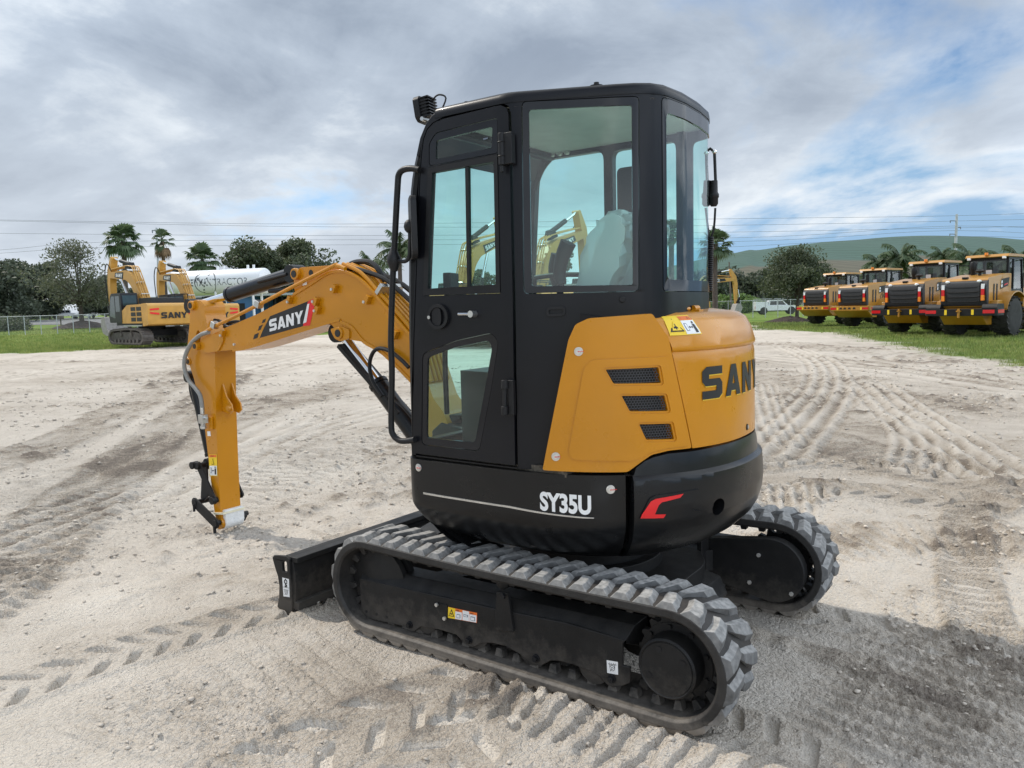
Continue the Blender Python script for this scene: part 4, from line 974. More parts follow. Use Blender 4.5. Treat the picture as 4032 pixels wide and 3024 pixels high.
# end boss with foam wrap and tape
zb_ = Ap((312,1530))[0]; ex = zb_[0]+.038
mb = MB(); mb.cyl((ex,-.092,.085),(ex,.098,.085),.05,24); mb.build('end_boss', M['yellow'], AR)
mb = MB(); pr = [(.068,-.095)]; mb.lathe((ex-.004,-.098,.088),(0,1,0),[(.052,0),(.060,.01),(.057,.07),(.061,.12),(.057,.165),(.050,.172)],20); mb.box((ex-.036,-.012,.135),(.05,.172,.11)); mb.build('foam_wrap', M['foam'], AR, bevel=.008)
mb = MB(); mb.box((ex-.005,0,.165),(.125,.205,.016), ry=.12); mb.build('tape_band', M['tape'], AR)
mb = MB(); mb.cyl((ex-.01,-.16,.11),(ex-.01,-.09,.11),.020,14); mb.build('end_pin', M['blacksatin'], AR)
# bucket linkage
def Lp(*p): return [(8-s_, z_) for s_, z_ in straight(.13).H(L(z4, *p))]
def link_plate(a, b, r, y, t=.014):
    a = V3((a[0],0,a[1])); b = V3((b[0],0,b[1])); d = (b-a).normalized(); nn = V3((-d.z,0,d.x)); pts = []
    base = math.atan2(nn.z, nn.x)
    for i in range(9): an = base+math.pi*i/8; pts.append((a.x+r*math.cos(an), a.z+r*math.sin(an)))
    for i in range(9): an = base+math.pi+math.pi*i/8; pts.append((b.x+r*math.cos(an), b.z+r*math.sin(an)))
    return MB().prism(pts, y, y+t)
def Cp(*p): return [(8-s_, z_) for s_, z_ in straight(0.0).H(L(z4, *p))]
p1, p2, p3, p4 = [(8-a, b) for a, b in straight(.075).H(L(z4, (213,1215)))][0], Lp((262,1412))[0], Lp((168,1422))[0], Lp((280,1535))[0]
for y in (.115, -.13):
    link_plate(p1, p2, .032, y).build('guide_link', M['blacksatin'], AR, bevel=.003)
    link_plate(p3, p4, .042, y+.015).build('bucket_link', M['blacksatin'], AR, bevel=.003)
mb = MB(); 
for y in (.06, -.075): mb.prism([(p1[0]+.03,p1[1]+.02),(p1[0]-.03,p1[1]),(p1[0]-.02,p3[1]+.05),(p3[0]+.01,p3[1]-.02),(p3[0]+.02,p3[1]+.03)], y, y+.014)
mb.build('bucket_link', M['blacksatin'], AR, bevel=.003)
mb = MB()
for p in (p1, p2, p3, p4): mb.cyl((p[0],-.14,p[1]),(p[0],.145,p[1]),.021,16); mb.cyl((p[0],.12,p[1]),(p[0],.150,p[1]),.030,16)
mb.cyl((p1[0]+.05,.10,p1[1]-.0),(p1[0]+.05,.16,p1[1]),.03,16)
mb.build('link_pin', M['blacksatin'], AR, bevel=.003)
mb = MB(); mb.cyl((p4[0],.15,p4[1]-.02),(p4[0],.15,p4[1]-.075),.012,8).cyl((p3[0],.15,p3[1]-.01),(p3[0],.15,p3[1]-.07),.010,8); mb.build('link_bolt', M['plastic'], AR)
# bucket cylinder (front of the arm), arm cylinder, boom cylinder
def Cp(*p): return [(8-s_, z_) for s_, z_ in straight(0.0).H(L(z4, *p))]
def cylinder(name, a, b, split, rb, rr, y=0, port=True):
    A = V3((a[0],y,a[1])); B = V3((b[0],y,b[1])); Mx = A+(B-A)*split
    mb = MB(); mb.cyl(A, Mx, rb, 24).cyl(Mx, Mx+(B-A).normalized()*.03, rb*1.1, 24); mb.cyl(A-V3((0,.06,0)), A+V3((0,.06,0)), rb*1.15, 20)
    o = mb.build(name, M['black'], EX, bevel=.004)
    MB().cyl(Mx, B, rr, 20).build('piston_rod', M['chrome'], o)
    m2 = MB(); m2.cyl(B-V3((0,.06,0)), B+V3((0,.06,0)), rr*1.9, 20); m2.build('rod_eye', M['blacksatin'], o, bevel=.003); return o
q = Cp((152,735)); cylinder('bucket_cylinder', q[0], p1, .88, .042, .024)
q = Cp((712,178),(160,352)); AC_ = cylinder('arm_cylinder', q[0], q[1], .60, .056, .030, .0)
mb = MB(); a, b = [V3((x, .06, z)) for x, z in Cp((700,180),(545,222))]; mb.tube([a, b], .012, 8, 1); a, b = [V3((x, .05, z)) for x, z in Cp((690,262),(600,272))]; mb.tube([a, b], .015, 8, 1); mb.build('cylinder_pipe', M['plastic'], AC_)
q = Cp((958,498),(1352,930)); fx = V3((1.02,0,.72))
bc = cylinder('boom_cylinder', (fx.x, fx.z), q[0], .60, .062, .034)
g0, g1 = Cp((985,565),(1215,835)); mb = MB(); a = V3((g0[0]+.01,.0,g0[1])); b = V3((g1[0],.0,g1[1])); mb.bar(a, b, .14, .03, up=(1,0,1)); b2 = b+(b-a)*.35; mb.bar(b, b2, .12, .03, up=(1,0,1)); mb.build('cylinder_guard', M['blacksatin'], bc, bevel=.004)
# arm hose with shut-off valve
def Hp(y, *p): return [onY(z4(*k), y) for k in p]
mb = MB(); mb.tube(Hp(.15,(238,494),(190,512),(140,560),(110,625),(106,690),(128,755),(165,800),(192,842),(203,910)), .0165, 10, 5); HS = mb.build('arm_hose', M['hose'], EX)
mb = MB(); a = Hp(.15,(203,905))[0]; mb.cyl(a, a-V3((0,0,.05)), .018, 12).box(a-V3((0,0,.09)), (.06,.05,.07)).cyl(a-V3((0,0,.12)), a-V3((0,0,.17)), .022, 8).cyl(a-V3((0,0,.15)), a-V3((0,0,.165)), .028, 6).cyl(a+V3((.05,0,-.08)), a+V3((-.05,0,-.08)), .014, 8)
mb.build('hose_fitting', M['steel'], HS, bevel=.002)
mb = MB(); mb.tube(Hp(-.02,(150,712),(138,720),(136,800),(150,860),(168,895),(178,885)), .011, 8, 4).tube(Hp(.0,(150,712),(160,720),(160,800),(165,880)), .011, 8, 4); mb.build('bucket_hose', M['plastic'], EX)
# ================================================================== TERRAIN AND BACKGROUND
def sstep(a, b, x): t = np.clip((x-a)/(b-a), 0, 1); return t*t*(3-2*t)
_f2 = V3((CD.x, CD.y, 0)).normalized(); _r2 = V3((_f2.y, -_f2.x, 0))
def terrain(x, y):
    """gentle lie of the land: the far left verge climbs towards the road"""
    dx = x-CAM.x; dy = y-CAM.y; d = dx*_f2.x+dy*_f2.y; lat = (dx*_r2.x+dy*_r2.y)/np.maximum(d, 1.0)
    m = 1-sstep(-.42, -.10, lat)
    return m*np.interp(d, [0, 66, 80, 100, 170, 260, 900], [0, 0, .2, .7, 2.1, 3.2, 6.0])
def far(vx, depth, dz=0.0):
    hy = 1214-.0265*(vx*VV-CX); v = ray((vx*VV, hy)); v.z = 0
    p = CAM+v*depth; return V3((p.x, p.y, float(terrain(np.array(p.x), np.array(p.y)))+dz))
def at(vx, vy, depth): return CAM+ray((vx*VV, vy*VV))*depth
def leafmat(name, a, b, tr=.35):
    m = bpy.data.materials.new(name); m.use_nodes = True; n = m.node_tree.nodes; l = m.node_tree.links; bs = n["Principled BSDF"]
    tc = n.new("ShaderNodeTexCoord"); no = n.new("ShaderNodeTexNoise"); no.inputs["Scale"].default_value = 1.1; no.inputs["Detail"].default_value = 5
    l.new(tc.outputs["Object"], no.inputs[0]); r = n.new("ShaderNodeValToRGB"); r.color_ramp.elements[0].position = .35; r.color_ramp.elements[1].position = .68
    r.color_ramp.elements[0].color = a+(1,); r.color_ramp.elements[1].color = b+(1,); l.new(no.outputs["Fac"], r.inputs[0]); l.new(r.outputs[0], bs.inputs["Base Color"]); bs.inputs["Roughness"].default_value = .55
    t = n.new("ShaderNodeBsdfTranslucent"); l.new(r.outputs[0], t.inputs[0]); mx = n.new("ShaderNodeMixShader"); mx.inputs[0].default_value = tr
    l.new(bs.outputs[0], mx.inputs[1]); l.new(t.outputs[0], mx.inputs[2]); l.new(mx.outputs[0], n["Material Output"].inputs[0]); return m
M['oak'] = leafmat('oak_leaves', (.052,.070,.036), (.115,.135,.070)); M['oaklight'] = leafmat('thin_oak_leaves', (.085,.095,.058), (.15,.16,.10), .4)
M['darkleaf'] = leafmat('dark_leaves', (.055,.072,.046), (.115,.135,.085)); M['brightleaf'] = leafmat('bright_leaves', (.09,.15,.035), (.18,.27,.08), .4)
M['palm'] = leafmat('palm_fronds', (.055,.095,.040), (.13,.18,.085), .4); M['deadpalm'] = mat('dead_fronds', (.20,.13,.07), .9, var=.3)
M['bark'] = mat('bark', (.075,.06,.048), .95, var=.3, scale=8, bump=.6, bscale=12)
def leaves(mb, c, r, n, size, flat=.8):
    """n leaf faces spread on and in an uneven blob"""
    for _ in range(n):
        d = RNG.normal(size=3); d /= np.linalg.norm(d); k = RNG.random()**.4
        p = np.array(c)+d*np.array(r)*k; s = size*(.6+.8*RNG.random())
        a = RNG.normal(size=3); a /= np.linalg.norm(a); b = np.cross(a, RNG.normal(size=3)); b /= np.linalg.norm(b)
        a, b = a*s, b*s*.6; q = len(mb.v)
        mb.v += [tuple(p-a), tuple(p+b), tuple(p+a), tuple(p-b)]; mb.f.append((q, q+1, q+2, q+3)); mb.mi.append(0)
def tree(name, loc, H, W, label, leafm, trunk_h, nleaf=7000, lsize=.16, clumps=34, base=.35, group=None, trunk_r=.2, cat='tree', gaps=.75, seed=1):
    global RNG
    RNG = np.random.default_rng(seed); rnd = random.Random(seed)
    W = W*1.3; o = empty(name, loc); tag(o, label, cat, group)
    tb = MB(); top = V3((rnd.uniform(-.2,.2), rnd.uniform(-.2,.2), trunk_h)); tb.tube([(0,0,-.2),(0,0,.1),top*.5+V3((rnd.uniform(-.1,.1),0,0)),top], [trunk_r*1.25, trunk_r*.75], 9, 3)
    cr = MB(); cz = base*H; cs = []
    for i in range(clumps):
        a = rnd.uniform(0, 2*math.pi); u = rnd.random()**.55; h = rnd.random()
        prof = math.sin(math.pi*min(1, .18+.82*h))**.7 if h < .95 else .3
        rr = W/2*u*prof*.86; p = V3((rr*math.cos(a), rr*math.sin(a), cz+(H-cz)*(.06+.86*h))); cs.append(p)
        if i % 2 == 0:
            m_ = top*.6+p*.4+V3((0,0,(p.z-top.z)*.15)); tb.tube([top*.92, m_, p], [trunk_r*.42, trunk_r*.10], 6, 3)
        sz = W*rnd.uniform(.10,.17); leaves(cr, p, (sz, sz, sz*gaps), int(nleaf*1.7/clumps), lsize*1.1)
    tb.build('trunk', M['bark'], o, sharp=60); cr.build('crown', leafm, o, sharp=0); return o
def fan_palm(loc, H, D, label, group=None, dead=False, seed=1, nf=30, name='fan_palm', bare=False):
    rnd = random.Random(seed); o = empty(name, loc); tag(o, label, 'palm tree', group)
    tb = MB(); tb.tube([(0,0,-.3),(.06,0,H*.5),(0,0,H)], [.24,.16], 10, 5); tb.build('trunk', M['bark'], o, sharp=60)
    cr = MB(); dd = MB()
    def frond(mb, az, el, Ln, droop, fw):
        d = V3((math.cos(az)*math.cos(el), math.sin(az)*math.cos(el), math.sin(el))); s = d.cross(V3((0,0,1)))
        s = s.normalized() if s.length > .01 else V3((1,0,0)); b = V3((0,0,H)); c = b+d*Ln*.5+V3((0,0,-droop*.2)); mb.bar(b, c, .05, .03)
        up = s.cross(d)
        for k in range(13):
            an = R(-78+13*k); t = (d*math.cos(an)+s*math.sin(an)).normalized(); l_ = Ln*.55*(.75+.25*math.cos(an))*rnd.uniform(.85,1.1)
            m_ = c+t*l_*.6+up*.02; e = c+t*l_+V3((0,0,-droop*l_*.45)); w = t.cross(up).normalized()*fw*.06
            q = len(mb.v); mb.v += [tuple(c), tuple(m_+w), tuple(e), tuple(m_-w)]; mb.f.append((q,q+1,q+2,q+3)); mb.mi.append(0)
    for i in range(nf):
        az = i*2.4+rnd.uniform(-.3,.3); t = i/nf; el = R(78-118*t+rnd.uniform(-8,8)); frond(cr, az, el, D*.5*rnd.uniform(.85,1.1), .4+.9*t, D*.55)
    cr.build('crown', M['palm'], o, sharp=0)
    if dead:
        for i in range(9): frond(dd, i*.7+.2, R(-62+rnd.uniform(-12,10)), D*.55, 1.3, D*.5)
        dd.build('dead_skirt', M['deadpalm'], o, sharp=0)
    return o
def feather_palm(loc, H, D, label, group=None, seed=1, nf=16):
    rnd = random.Random(seed); o = empty('feather_palm', loc); tag(o, label, 'palm tree', group)
    tb = MB(); tb.tube([(0,0,-.3),(.03,.02,H*.5),(0,0,H)], [.2,.13], 10, 4); tb.build('trunk', M['bark'], o, sharp=60)
    cr = MB()
    for i in range(nf+6):
        az = i*2.4+rnd.uniform(-.3,.3); el = R(75-75*(i/(nf+6))+rnd.uniform(-8,8)); d = V3((math.cos(az),math.sin(az),0)); pts = []
        p = V3((0,0,H)); v = d*math.cos(el)+V3((0,0,math.sin(el))); L_ = D*.62
        for k in range(9): pts.append(p.copy()); p = p+v*(L_/8); v = (v+V3((0,0,-.27))).normalized()
        cr.tube(pts, [.035,.01], 4, 1)
        for k in range(1, 8):
            for j in range(7):
                q = pts[k]+(pts[k+1]-pts[k])*(j/7)
                for s in (-1, 1):
                    sd = d.cross(V3((0,0,1)))*s; e = q+(sd*rnd.uniform(.3,.9)+V3((0,0,rnd.uniform(-.9,-.25)))+d*rnd.uniform(0,.4))*D*.17*rnd.uniform(.7,1.2); w = (pts[k+1]-pts[k]).normalized()*.05*D/3
                    i0 = len(cr.v); cr.v += [tuple(q-w), tuple(q+w), tuple(e)]; cr.f.append((i0,i0+1,i0+2)); cr.mi.append(0)
    cr.build('crown', M['palm'], o, sharp=0); return o
# ---- trees
tree('oak_tree', far(176,100), 11.0, 9.6, 'thin crowned oak on a mulch mound left of the parked yellow excavators', M['oaklight'], 3.0, 4300, .13, 52, .26, trunk_r=.30, seed=3)
tree('leafy_tree', far(30,150), 11.5, 15, 'dark bushy tree at the left edge of the picture behind the fence', M['darkleaf'], 2.2, 7000, .30, 36, .06, seed=5)
tree('leafy_tree', far(-60,140), 12.5, 14, 'tall dark tree partly cut off by the left edge of the picture', M['darkleaf'], 2.2, 5000, .30, 30, .06, seed=6)
tree('leafy_tree', far(108,165), 12.0, 10, 'dark tree directly behind the thin crowned oak, across the road', M['darkleaf'], 2.2, 6500, .30, 36, .06, seed=7)
tree('leafy_tree', far(230,160), 8.5, 11, 'dark tree behind the boom of the left parked excavator', M['darkleaf'], 2.2, 5000, .30, 30, .06, seed=8)
tree('shrub', far(62,172), 4.2, 12, 'bright green shrub at the roadside left of the white pickup', M['brightleaf'], .8, 3500, .22, 24, .05, cat='shrub', seed=9)
tree('shrub', far(8,96), 1.6, 7, 'low clipped hedge beyond the chain link fence at the left edge', M['oak'], .4, 2500, .12, 22, .05, cat='shrub', seed=10)
tree('oak_tree', far(560,92), 10.0, 9.0, 'broad oak behind the white tank, left part of a pair', M['oak'], 3, 9000, .17, 52, .10, seed=11)
tree('oak_tree', far(655,94), 10.6, 9.6, 'rounded oak behind the raised boom of the mini excavator', M['oak'], 3, 9000, .17, 52, .10, seed=12)
tree('oak_tree', far(606,100), 10.2, 8.0, 'oak crown between the two oaks behind the white tank', M['oak'], 3, 6000, .17, 44, .10, seed=14)
tree('oak_tree', far(1722,64), 6.15, 5.6, 'dense dark oak on a mulch mound left of the row of wheel loaders', M['oak'], 2.0, 9000, .085, 60, .36, trunk_r=.16, seed=13, gaps=.8)
for i, (vx, dp, h, w_, lb) in enumerate(((1548,135,7.0,9,'dark tree in the far row, just right of the cab'), (1590,140,7.4,10,'dark tree in the far row behind the small excavator arm'), (1628,138,6.6,9,'dark tree in the far row above the white utility pickup'), (1668,146,7.6,11,'dark tree in the far row left of the mulch mound oak'),
        (1790,150,6.8,11,'dark tree in the far row right of the mulch mound oak'), (1840,150,6.4,10,'dark tree in the far row above the leftmost wheel loader'), (1500,140,7.2,10,'dark tree in the far row seen through the rear cab window'), (1330,120,5.6,9,'dark tree seen through the rear side window of the cab'))):
    tree('leafy_tree', far(vx,dp), h, w_, lb, M['darkleaf'], 1.6, 3600, .26, 26, .05, 'far row of trees below the hill', seed=20+i)
tree('leafy_tree', far(1195,80), 8.4, 5.0, 'loose tree between the booms seen through the rear side window', M['oak'], 2, 3000, .16, 24, .25, seed=31)
tree('leafy_tree', far(1045,75), 5.4, 4.6, 'small tree seen low through the sliding door window', M['oak'], 1.5, 3000, .14, 24, .2, seed=32)
for i, (vx, lb) in enumerate(((1565,'bright green shrub beside the small excavator arm'), (1610,'bright green shrub behind the white utility pickup'))):
    tree('shrub', far(vx,122), 2.8, 6, lb, M['brightleaf'], .5, 2000, .18, 16, .05, cat='shrub', seed=40+i)
fan_palm(far(278,74), 9.0, 3.9, 'tallest full crowned fan palm above the left parked excavator', dead=False, seed=2, nf=40)
fan_palm(far(362,78), 9.4, 2.7, 'thin fan palm with brown dead fronds hanging below its crown', dead=True, seed=3, nf=15)
fan_palm(far(445,80), 7.4, 4.0, 'round fan palm rising behind the left end of the white tank', seed=4, nf=34)
fan_palm(far(1546,60), 6.3, 3.0, 'fan palm half hidden by the rear edge of the cab', seed=5, nf=32)
fan_palm(far(1352,48), 5.9, 2.2, 'small fan palm seen through the rear side window of the cab', seed=6, nf=28)
fan_palm(far(1452,52), 6.6, 2.0, 'small fan palm seen through the curved rear window', seed=7, nf=28)
feather_palm(far(800,60), 5.1, 3.0, 'drooping feather palm left of the grab rail', seed=1)
feather_palm(far(868,56), 5.9, 3.4, 'taller drooping feather palm right beside the grab rail', seed=2)
for i, (vx, dp, h, d_, lb) in enumerate(((1900,70,4.6,3.4,'feather palm behind the second wheel loader from the left'), (1945,68,5.0,4.0,'feather palm between the second and third wheel loaders'), (2034,72,5.4,2.6,'narrow feather palm above the third wheel loader'), (2095,62,4.5,3.6,'feather palm left of the rightmost wheel loader cab'), (2200,60,4.2,3.4,'feather palm at the right edge of the picture behind the rightmost loader'))):
    feather_palm(far(vx,dp), h, d_, lb, 'palms behind the wheel loaders', seed=10+i, nf=20)
# ---- hill
m_, n, l, b = nt('hill_cover'); tc = n.new('ShaderNodeTexCoord'); sx = n.new('ShaderNodeSeparateXYZ'); l.new(tc.outputs['UV'], sx.inputs[0])
no = n.new('ShaderNodeTexNoise'); no.inputs['Scale'].default_value = .02; no.inputs['Detail'].default_value = 6; l.new(tc.outputs['Object'], no.inputs[0])
wv = n.new('ShaderNodeTexWave'); wv.inputs['Scale'].default_value = 14; wv.inputs['Distortion'].default_value = 2.2; wv.inputs['Detail'].default_value = 3; wv.bands_direction = 'DIAGONAL'; l.new(tc.outputs['UV'], wv.inputs[0])
ad = n.new('ShaderNodeMath'); ad.operation = 'MULTIPLY_ADD'; l.new(no.outputs[0], ad.inputs[0]); ad.inputs[1].default_value = .10; l.new(sx.outputs[1], ad.inputs[2])
rp_ = n.new('ShaderNodeValToRGB'); e = rp_.color_ramp.elements; e[0].position = .55; e[0].color = (.085,.080,.052,1); e[1].position = .60; e[1].color = (.042,.088,.066,1); l.new(ad.outputs[0], rp_.inputs[0])
mr = n.new('ShaderNodeMapRange'); mr.inputs[3].default_value = .80; mr.inputs[4].default_value = 1.10; l.new(wv.outputs[0], mr.inputs[0])
mx = n.new('ShaderNodeMix'); mx.data_type = 'RGBA'; mx.blend_type = 'MULTIPLY'; mx.inputs[0].default_value = 1; l.new(rp_.outputs[0], mx.inputs[6]); l.new(mr.outputs[0], mx.inputs[7]); l.new(mx.outputs[2], b.inputs['Base Color']); b.inputs['Roughness'].default_value = .9
ridge = [(1200,640),(1380,600),(1538,564),(1585,556),(1618,549),(1640,549),(1700,540),(1760,534),(1790,531),(1850,527),(1906,522),(1960,519),(2010,518),(2080,519),(2150,522),(2212,527),(2300,532),(2450,550),(2700,600)]
mb = MB(); rows = 14; vs = []; uv = []
rr = catmull([V3((a, b_, 0)) for a, b_ in ridge], 4)
for j in range(rows+1):
    t = j/rows
    for i, q in enumerate(rr):
        tp = at(q.x, q.y, 560); bt = far(q.x, 330); h = (tp.z+3)*(t**.9); h += 1.2*math.sin(i*.45+j*.9)*t*(1-t)*3
        p = bt+(tp-bt)*t; vs.append((p.x, p.y, h-3*(1-t)*0)); uv.append((i/(len(rr)-1), t))
m = len(rr); mb.add(vs, [(j*m+i, j*m+i+1, (j+1)*m+i+1, (j+1)*m+i) for j in range(rows) for i in range(m-1)])
bk = len(vs); mb.add([(v[0]+(_f2.x)*120, v[1]+_f2.y*120, 0) for v in vs[-m:]], []); mb.f += [(rows*m+i, rows*m+i+1, bk+i+1, bk+i) for i in range(m-1)]; mb.mi += [0]*(m-1)
me = mb.mesh('hill'); ul = me.uv_layers.new(name='UVMap')
uva = uv+[(u, 1.0) for u, t in uv[-m:]]
for lp in me.loops: ul.data[lp.index].uv = uva[lp.vertex_index]
tag(link(me, 'hill', m_, None, 60), kind='structure')
# ---- mulch mounds
M['mulch'] = mat('dark_mulch', (.045,.030,.024), .95, var=.5, scale=9, bump=1, bscale=14)
for i, (vx, dp, r, h, lb) in enumerate(((178,100,4.4,.95,'dark mulch mound around the thin crowned oak on the left lawn'), (1708,64,2.3,.5,'dark mulch mound around the dense oak beside the loaders'))):
    mb = MB(); vs = []; k = 30
    for j in range(8):
        for a in range(k): rr_ = r*j/7; vs.append((rr_*math.cos(a*2*math.pi/k), rr_*math.sin(a*2*math.pi/k)*.8, h*(1-(j/7)**1.4)+random.uniform(-.05,.05)*(j<7)-.02))
    mb.add(vs, [(j*k+a, (j+1)*k+a, (j+1)*k+(a+1) % k, j*k+(a+1) % k) for j in range(7) for a in range(k)]); tag(mb.build('mulch_mound', M['mulch'], None, 0, loc=far(vx,dp)), lb, 'mound')
# ---- power poles and lines
M['galv'] = mat('galvanised_pole', (.42,.44,.45), .55, metal=.3, var=.1); M['wood'] = mat('weathered_timber', (.12,.10,.085), .9, var=.25, scale=4); M['wire'] = mat('power_cable', (.17,.19,.22), .6, var=.1)
def pole(base, top, r, m, label, arms=(), wood=False):
    o = empty('utility_pole', base); tag(o, label, 'pole'); d = top-base
    MB().tube([(0,0,0), tuple(d)], [r, r*.62], 12, 1).build('shaft', m, o)
    for t, s, ln in arms: p = d*t; MB().bar(p, p+_r2*s*ln+V3((0,0,.05)), .10, .10).cyl(p+_r2*s*ln-V3((0,0,.25)), p+_r2*s*ln+V3((0,0,.1)), .06, 8).build('cross_arm', M['wire'], o)
b0 = far(2060,110); pole(b0, at(2067,463,110), .26, M['galv'], 'tall grey steel power pole above the rightmost wheel loaders', ((.93,-1,.9),(.86,1,.6),(.79,-1,.9)))
b0 = far(346,90); pole(b0, at(338,492,90), .17, M['galv'], 'grey power pole beside the thin palm on the left', ((.97,-1,.5),))
b0 = far(1580,118); pole(b0, at(1575,566,118), .15, M['wood'], 'short timber pole with a transformer right of the cab', ((.8,-1,.5),))
names = ('uppermost power line crossing the whole sky', 'second power line crossing the sky from the top', 'third power line crossing the sky from the top', 'fourth power line running down to the steel pole', 'fifth power line running down to the steel pole', 'lowest power line right of the cab')
for nm, pts in zip(names, (((-150,472),(0,475),(713,484),(1543,473),(2064,466),(2400,453)), ((-150,474),(0,477),(713,490),(1546,487),(2400,470)), ((-150,502),(0,504),(713,509),(1543,502),(2400,485)), ((-150,548),(0,540),(340,520),(1543,515),(2064,488),(2400,505)), ((-150,556),(0,547),(340,532),(1543,523),(2064,498),(2400,520)), ((1300,542),(1543,535),(2064,511),(2400,522)))):
    q = [at(a, b_, 110) for a, b_ in pts]; tag(MB().tube(q, .022, 5, 6).build('power_line', M['wire'], None), nm, 'power line')
# ---- chain link fences
fm = bpy.data.materials.new('chain_link_mesh'); fm.use_nodes = True; n = fm.node_tree.nodes; l = fm.node_tree.links
tc = n.new('ShaderNodeTexCoord'); tr = n.new('ShaderNodeBsdfTransparent'); mx = n.new('ShaderNodeMixShader'); bs = n['Principled BSDF']; bs.inputs['Base Color'].default_value = (.30,.31,.31,1)
w1 = n.new('ShaderNodeTexNoise'); w1.inputs['Scale'].default_value = 90; l.new(tc.outputs['Object'], w1.inputs[0]); cr_ = n.new('ShaderNodeMapRange'); cr_.inputs[1].default_value = .5; cr_.inputs[2].default_value = .62; cr_.inputs[4].default_value = .42; l.new(w1.outputs[0], cr_.inputs[0])
l.new(cr_.outputs[0], mx.inputs[0]); l.new(tr.outputs[0], mx.inputs[1]); l.new(bs.outputs[0], mx.inputs[2]); l.new(mx.outputs[0], n['Material Output'].inputs[0])
def fence(a, b, h, k, label):
    o = empty('chain_link_fence', a); tag(o, label, 'fence'); d = b-a
    zf = lambda t: float(terrain(np.array(a.x+d.x*t), np.array(a.y+d.y*t)))-a.z
    for i in range(k+1):
        t = i/k; p = V3((d.x*t, d.y*t, zf(t))); MB().cyl(p-V3((0,0,.1)), p+V3((0,0,h+.08)), .045, 8).build('post', M['galv'], o)
    mb = MB(); mb.tube([(d.x*i/k, d.y*i/k, zf(i/k)+h) for i in range(k+1)], .03, 6, 1); mb.build('top_rail', M['galv'], o)
    mb = MB(); vs = [(d.x*i/k, d.y*i/k, zf(i/k)+z) for i in range(k+1) for z in (.03, h)]; mb.add(vs, [(2*i,2*i+2,2*i+3,2*i+1) for i in range(k)]); mb.build('mesh_panel', fm, o, sharp=0)
fence(far(-90,82), far(330,84), 2.0, 12, 'grey chain link fence along the lawn on the left')
fence(far(1520,86), far(1790,84), 1.9, 10, 'grey chain link fence in front of the white utility pickup')
# ---- mailbox
o = empty('mailbox', far(131,104)); tag(o, 'small dark mailbox on a post by the left fence', 'mailbox')
MB().box((0,0,.55),(.12,.12,1.1)).build('post', M['wood'], o); mb = MB(); mb.prism(rounded([(-.35,1.1),(.35,1.1),(.35,1.45),(.15,1.62),(-.15,1.62),(-.35,1.45)], .06), -.3, .3); mb.build('box', M['wood'], o)
# ---- white tank on legs with lettering
M['tank'] = mat('white_tank_paint', (.74,.75,.76), .4, var=.03, scale=1); M['logo'] = mat('grey_logo', (.10,.115,.125), .5, var=.05); M['logoink'] = mat('dark_lettering', (.03,.03,.035), .5, var=.05)
TL, TR_ = at(372,606,62), at(580,610,60); zm = (at(478,583,61).z+at(478,637,61).z)/2; rad = (at(478,583,61)-at(478,637,61)).length/2
TL.z = TR_.z = zm; ctr = (TL+TR_)/2; ax = (TR_-TL); Lt = ax.length; ang = math.atan2(ax.y, ax.x)
o = empty('storage_tank', (ctr.x, ctr.y, 0), ang); tag(o, 'long white horizontal storage tank with dark lettering behind the left excavators', 'tank')
mb = MB(); k = .28; pr = [(rad*math.sin(a), -Lt/2+k-k*math.cos(a)) for a in [R(x) for x in (4,20,40,60,75,90)]]; pr = pr+[(r_, -h_) for r_, h_ in reversed(pr)]
mb.lathe((0,0,zm), (1,0,0), pr, 44); mb.build('tank_shell', M['tank'], o, sharp=50)
for x in (-Lt*.42, -Lt*.36, -.1, .45, Lt*.30, Lt*.36): MB().cyl((x,0,zm+rad-.1),(x,0,zm+rad+.28),.10,10).build('vent_pipe', M['tank'], o)
for x in (-Lt*.38, 0, Lt*.38):
    for y in (-.6,.6): MB().cyl((x,y,0),(x,y,zm-.5),.10,10).build('leg', M['tank'], o)
def onT(u, v, lift=.012): th = v/rad; return (u, -(rad+lift)*math.cos(th), zm+(rad+lift)*math.sin(th))
# the lettered side faces the camera: local -Y
pxm = Lt/208.0; tx = lambda vx: -Lt/2+(vx-372)*pxm
hgt = .52
tw = text('NEWMAN', lambda u, v: (u, v, 0), hgt, 1.25, .02); wN = max(v[0] for v in tw.v); f_ = (tx(473)-tx(420))/wN
text('NEWMAN', lambda u, v: onT(tx(420)+u*f_, v-hgt/2), hgt, 1.25, .015).build('lettering', M['logoink'], o, sharp=0)
tw = text('TRACTOR', lambda u, v: (u, v, 0), hgt, 1.25); wN = max(v[0] for v in tw.v); f_ = (tx(552)-tx(476))/wN
text('TRACTOR', lambda u, v: onT(tx(476)+u*f_, v-hgt/2), hgt, 1.25, -.008).build('lettering', M['logo'], o, sharp=0)
text('863-533-4', lambda u, v: onT(tx(516)+u, v-hgt*.95), .17, 1.2).build('lettering', M['logo'], o, sharp=0)
MB().add([onT(tx(557)+a, b_) for a, b_ in ((0,-.02),(.5,-.02),(.5,.02),(0,.02))], [(0,1,2,3)]).build('lettering', M['logo'], o, sharp=0)
cx_ = tx(461); Rl = rad*.98; vs = []; fs = []
for i in range(48):
    a = i*2*math.pi/48; w_ = .03+.07*abs(math.sin(a*.5+.6)); vs += [onT(cx_+1.0*Rl*math.cos(a), Rl*1.08*math.sin(a), .008), onT(cx_+(Rl-w_)*math.cos(a), (Rl*1.08-w_)*math.sin(a), .008)]
fs = [(2*i, 2*((i+1) % 48), 2*((i+1) % 48)+1, 2*i+1) for i in range(48)]
mb = MB(); mb.add(vs, fs)
def seg(pts): mb.add([onT(cx_+a*Rl, b_*Rl, .007) for a, b_ in pts], [tuple(range(len(pts)))])
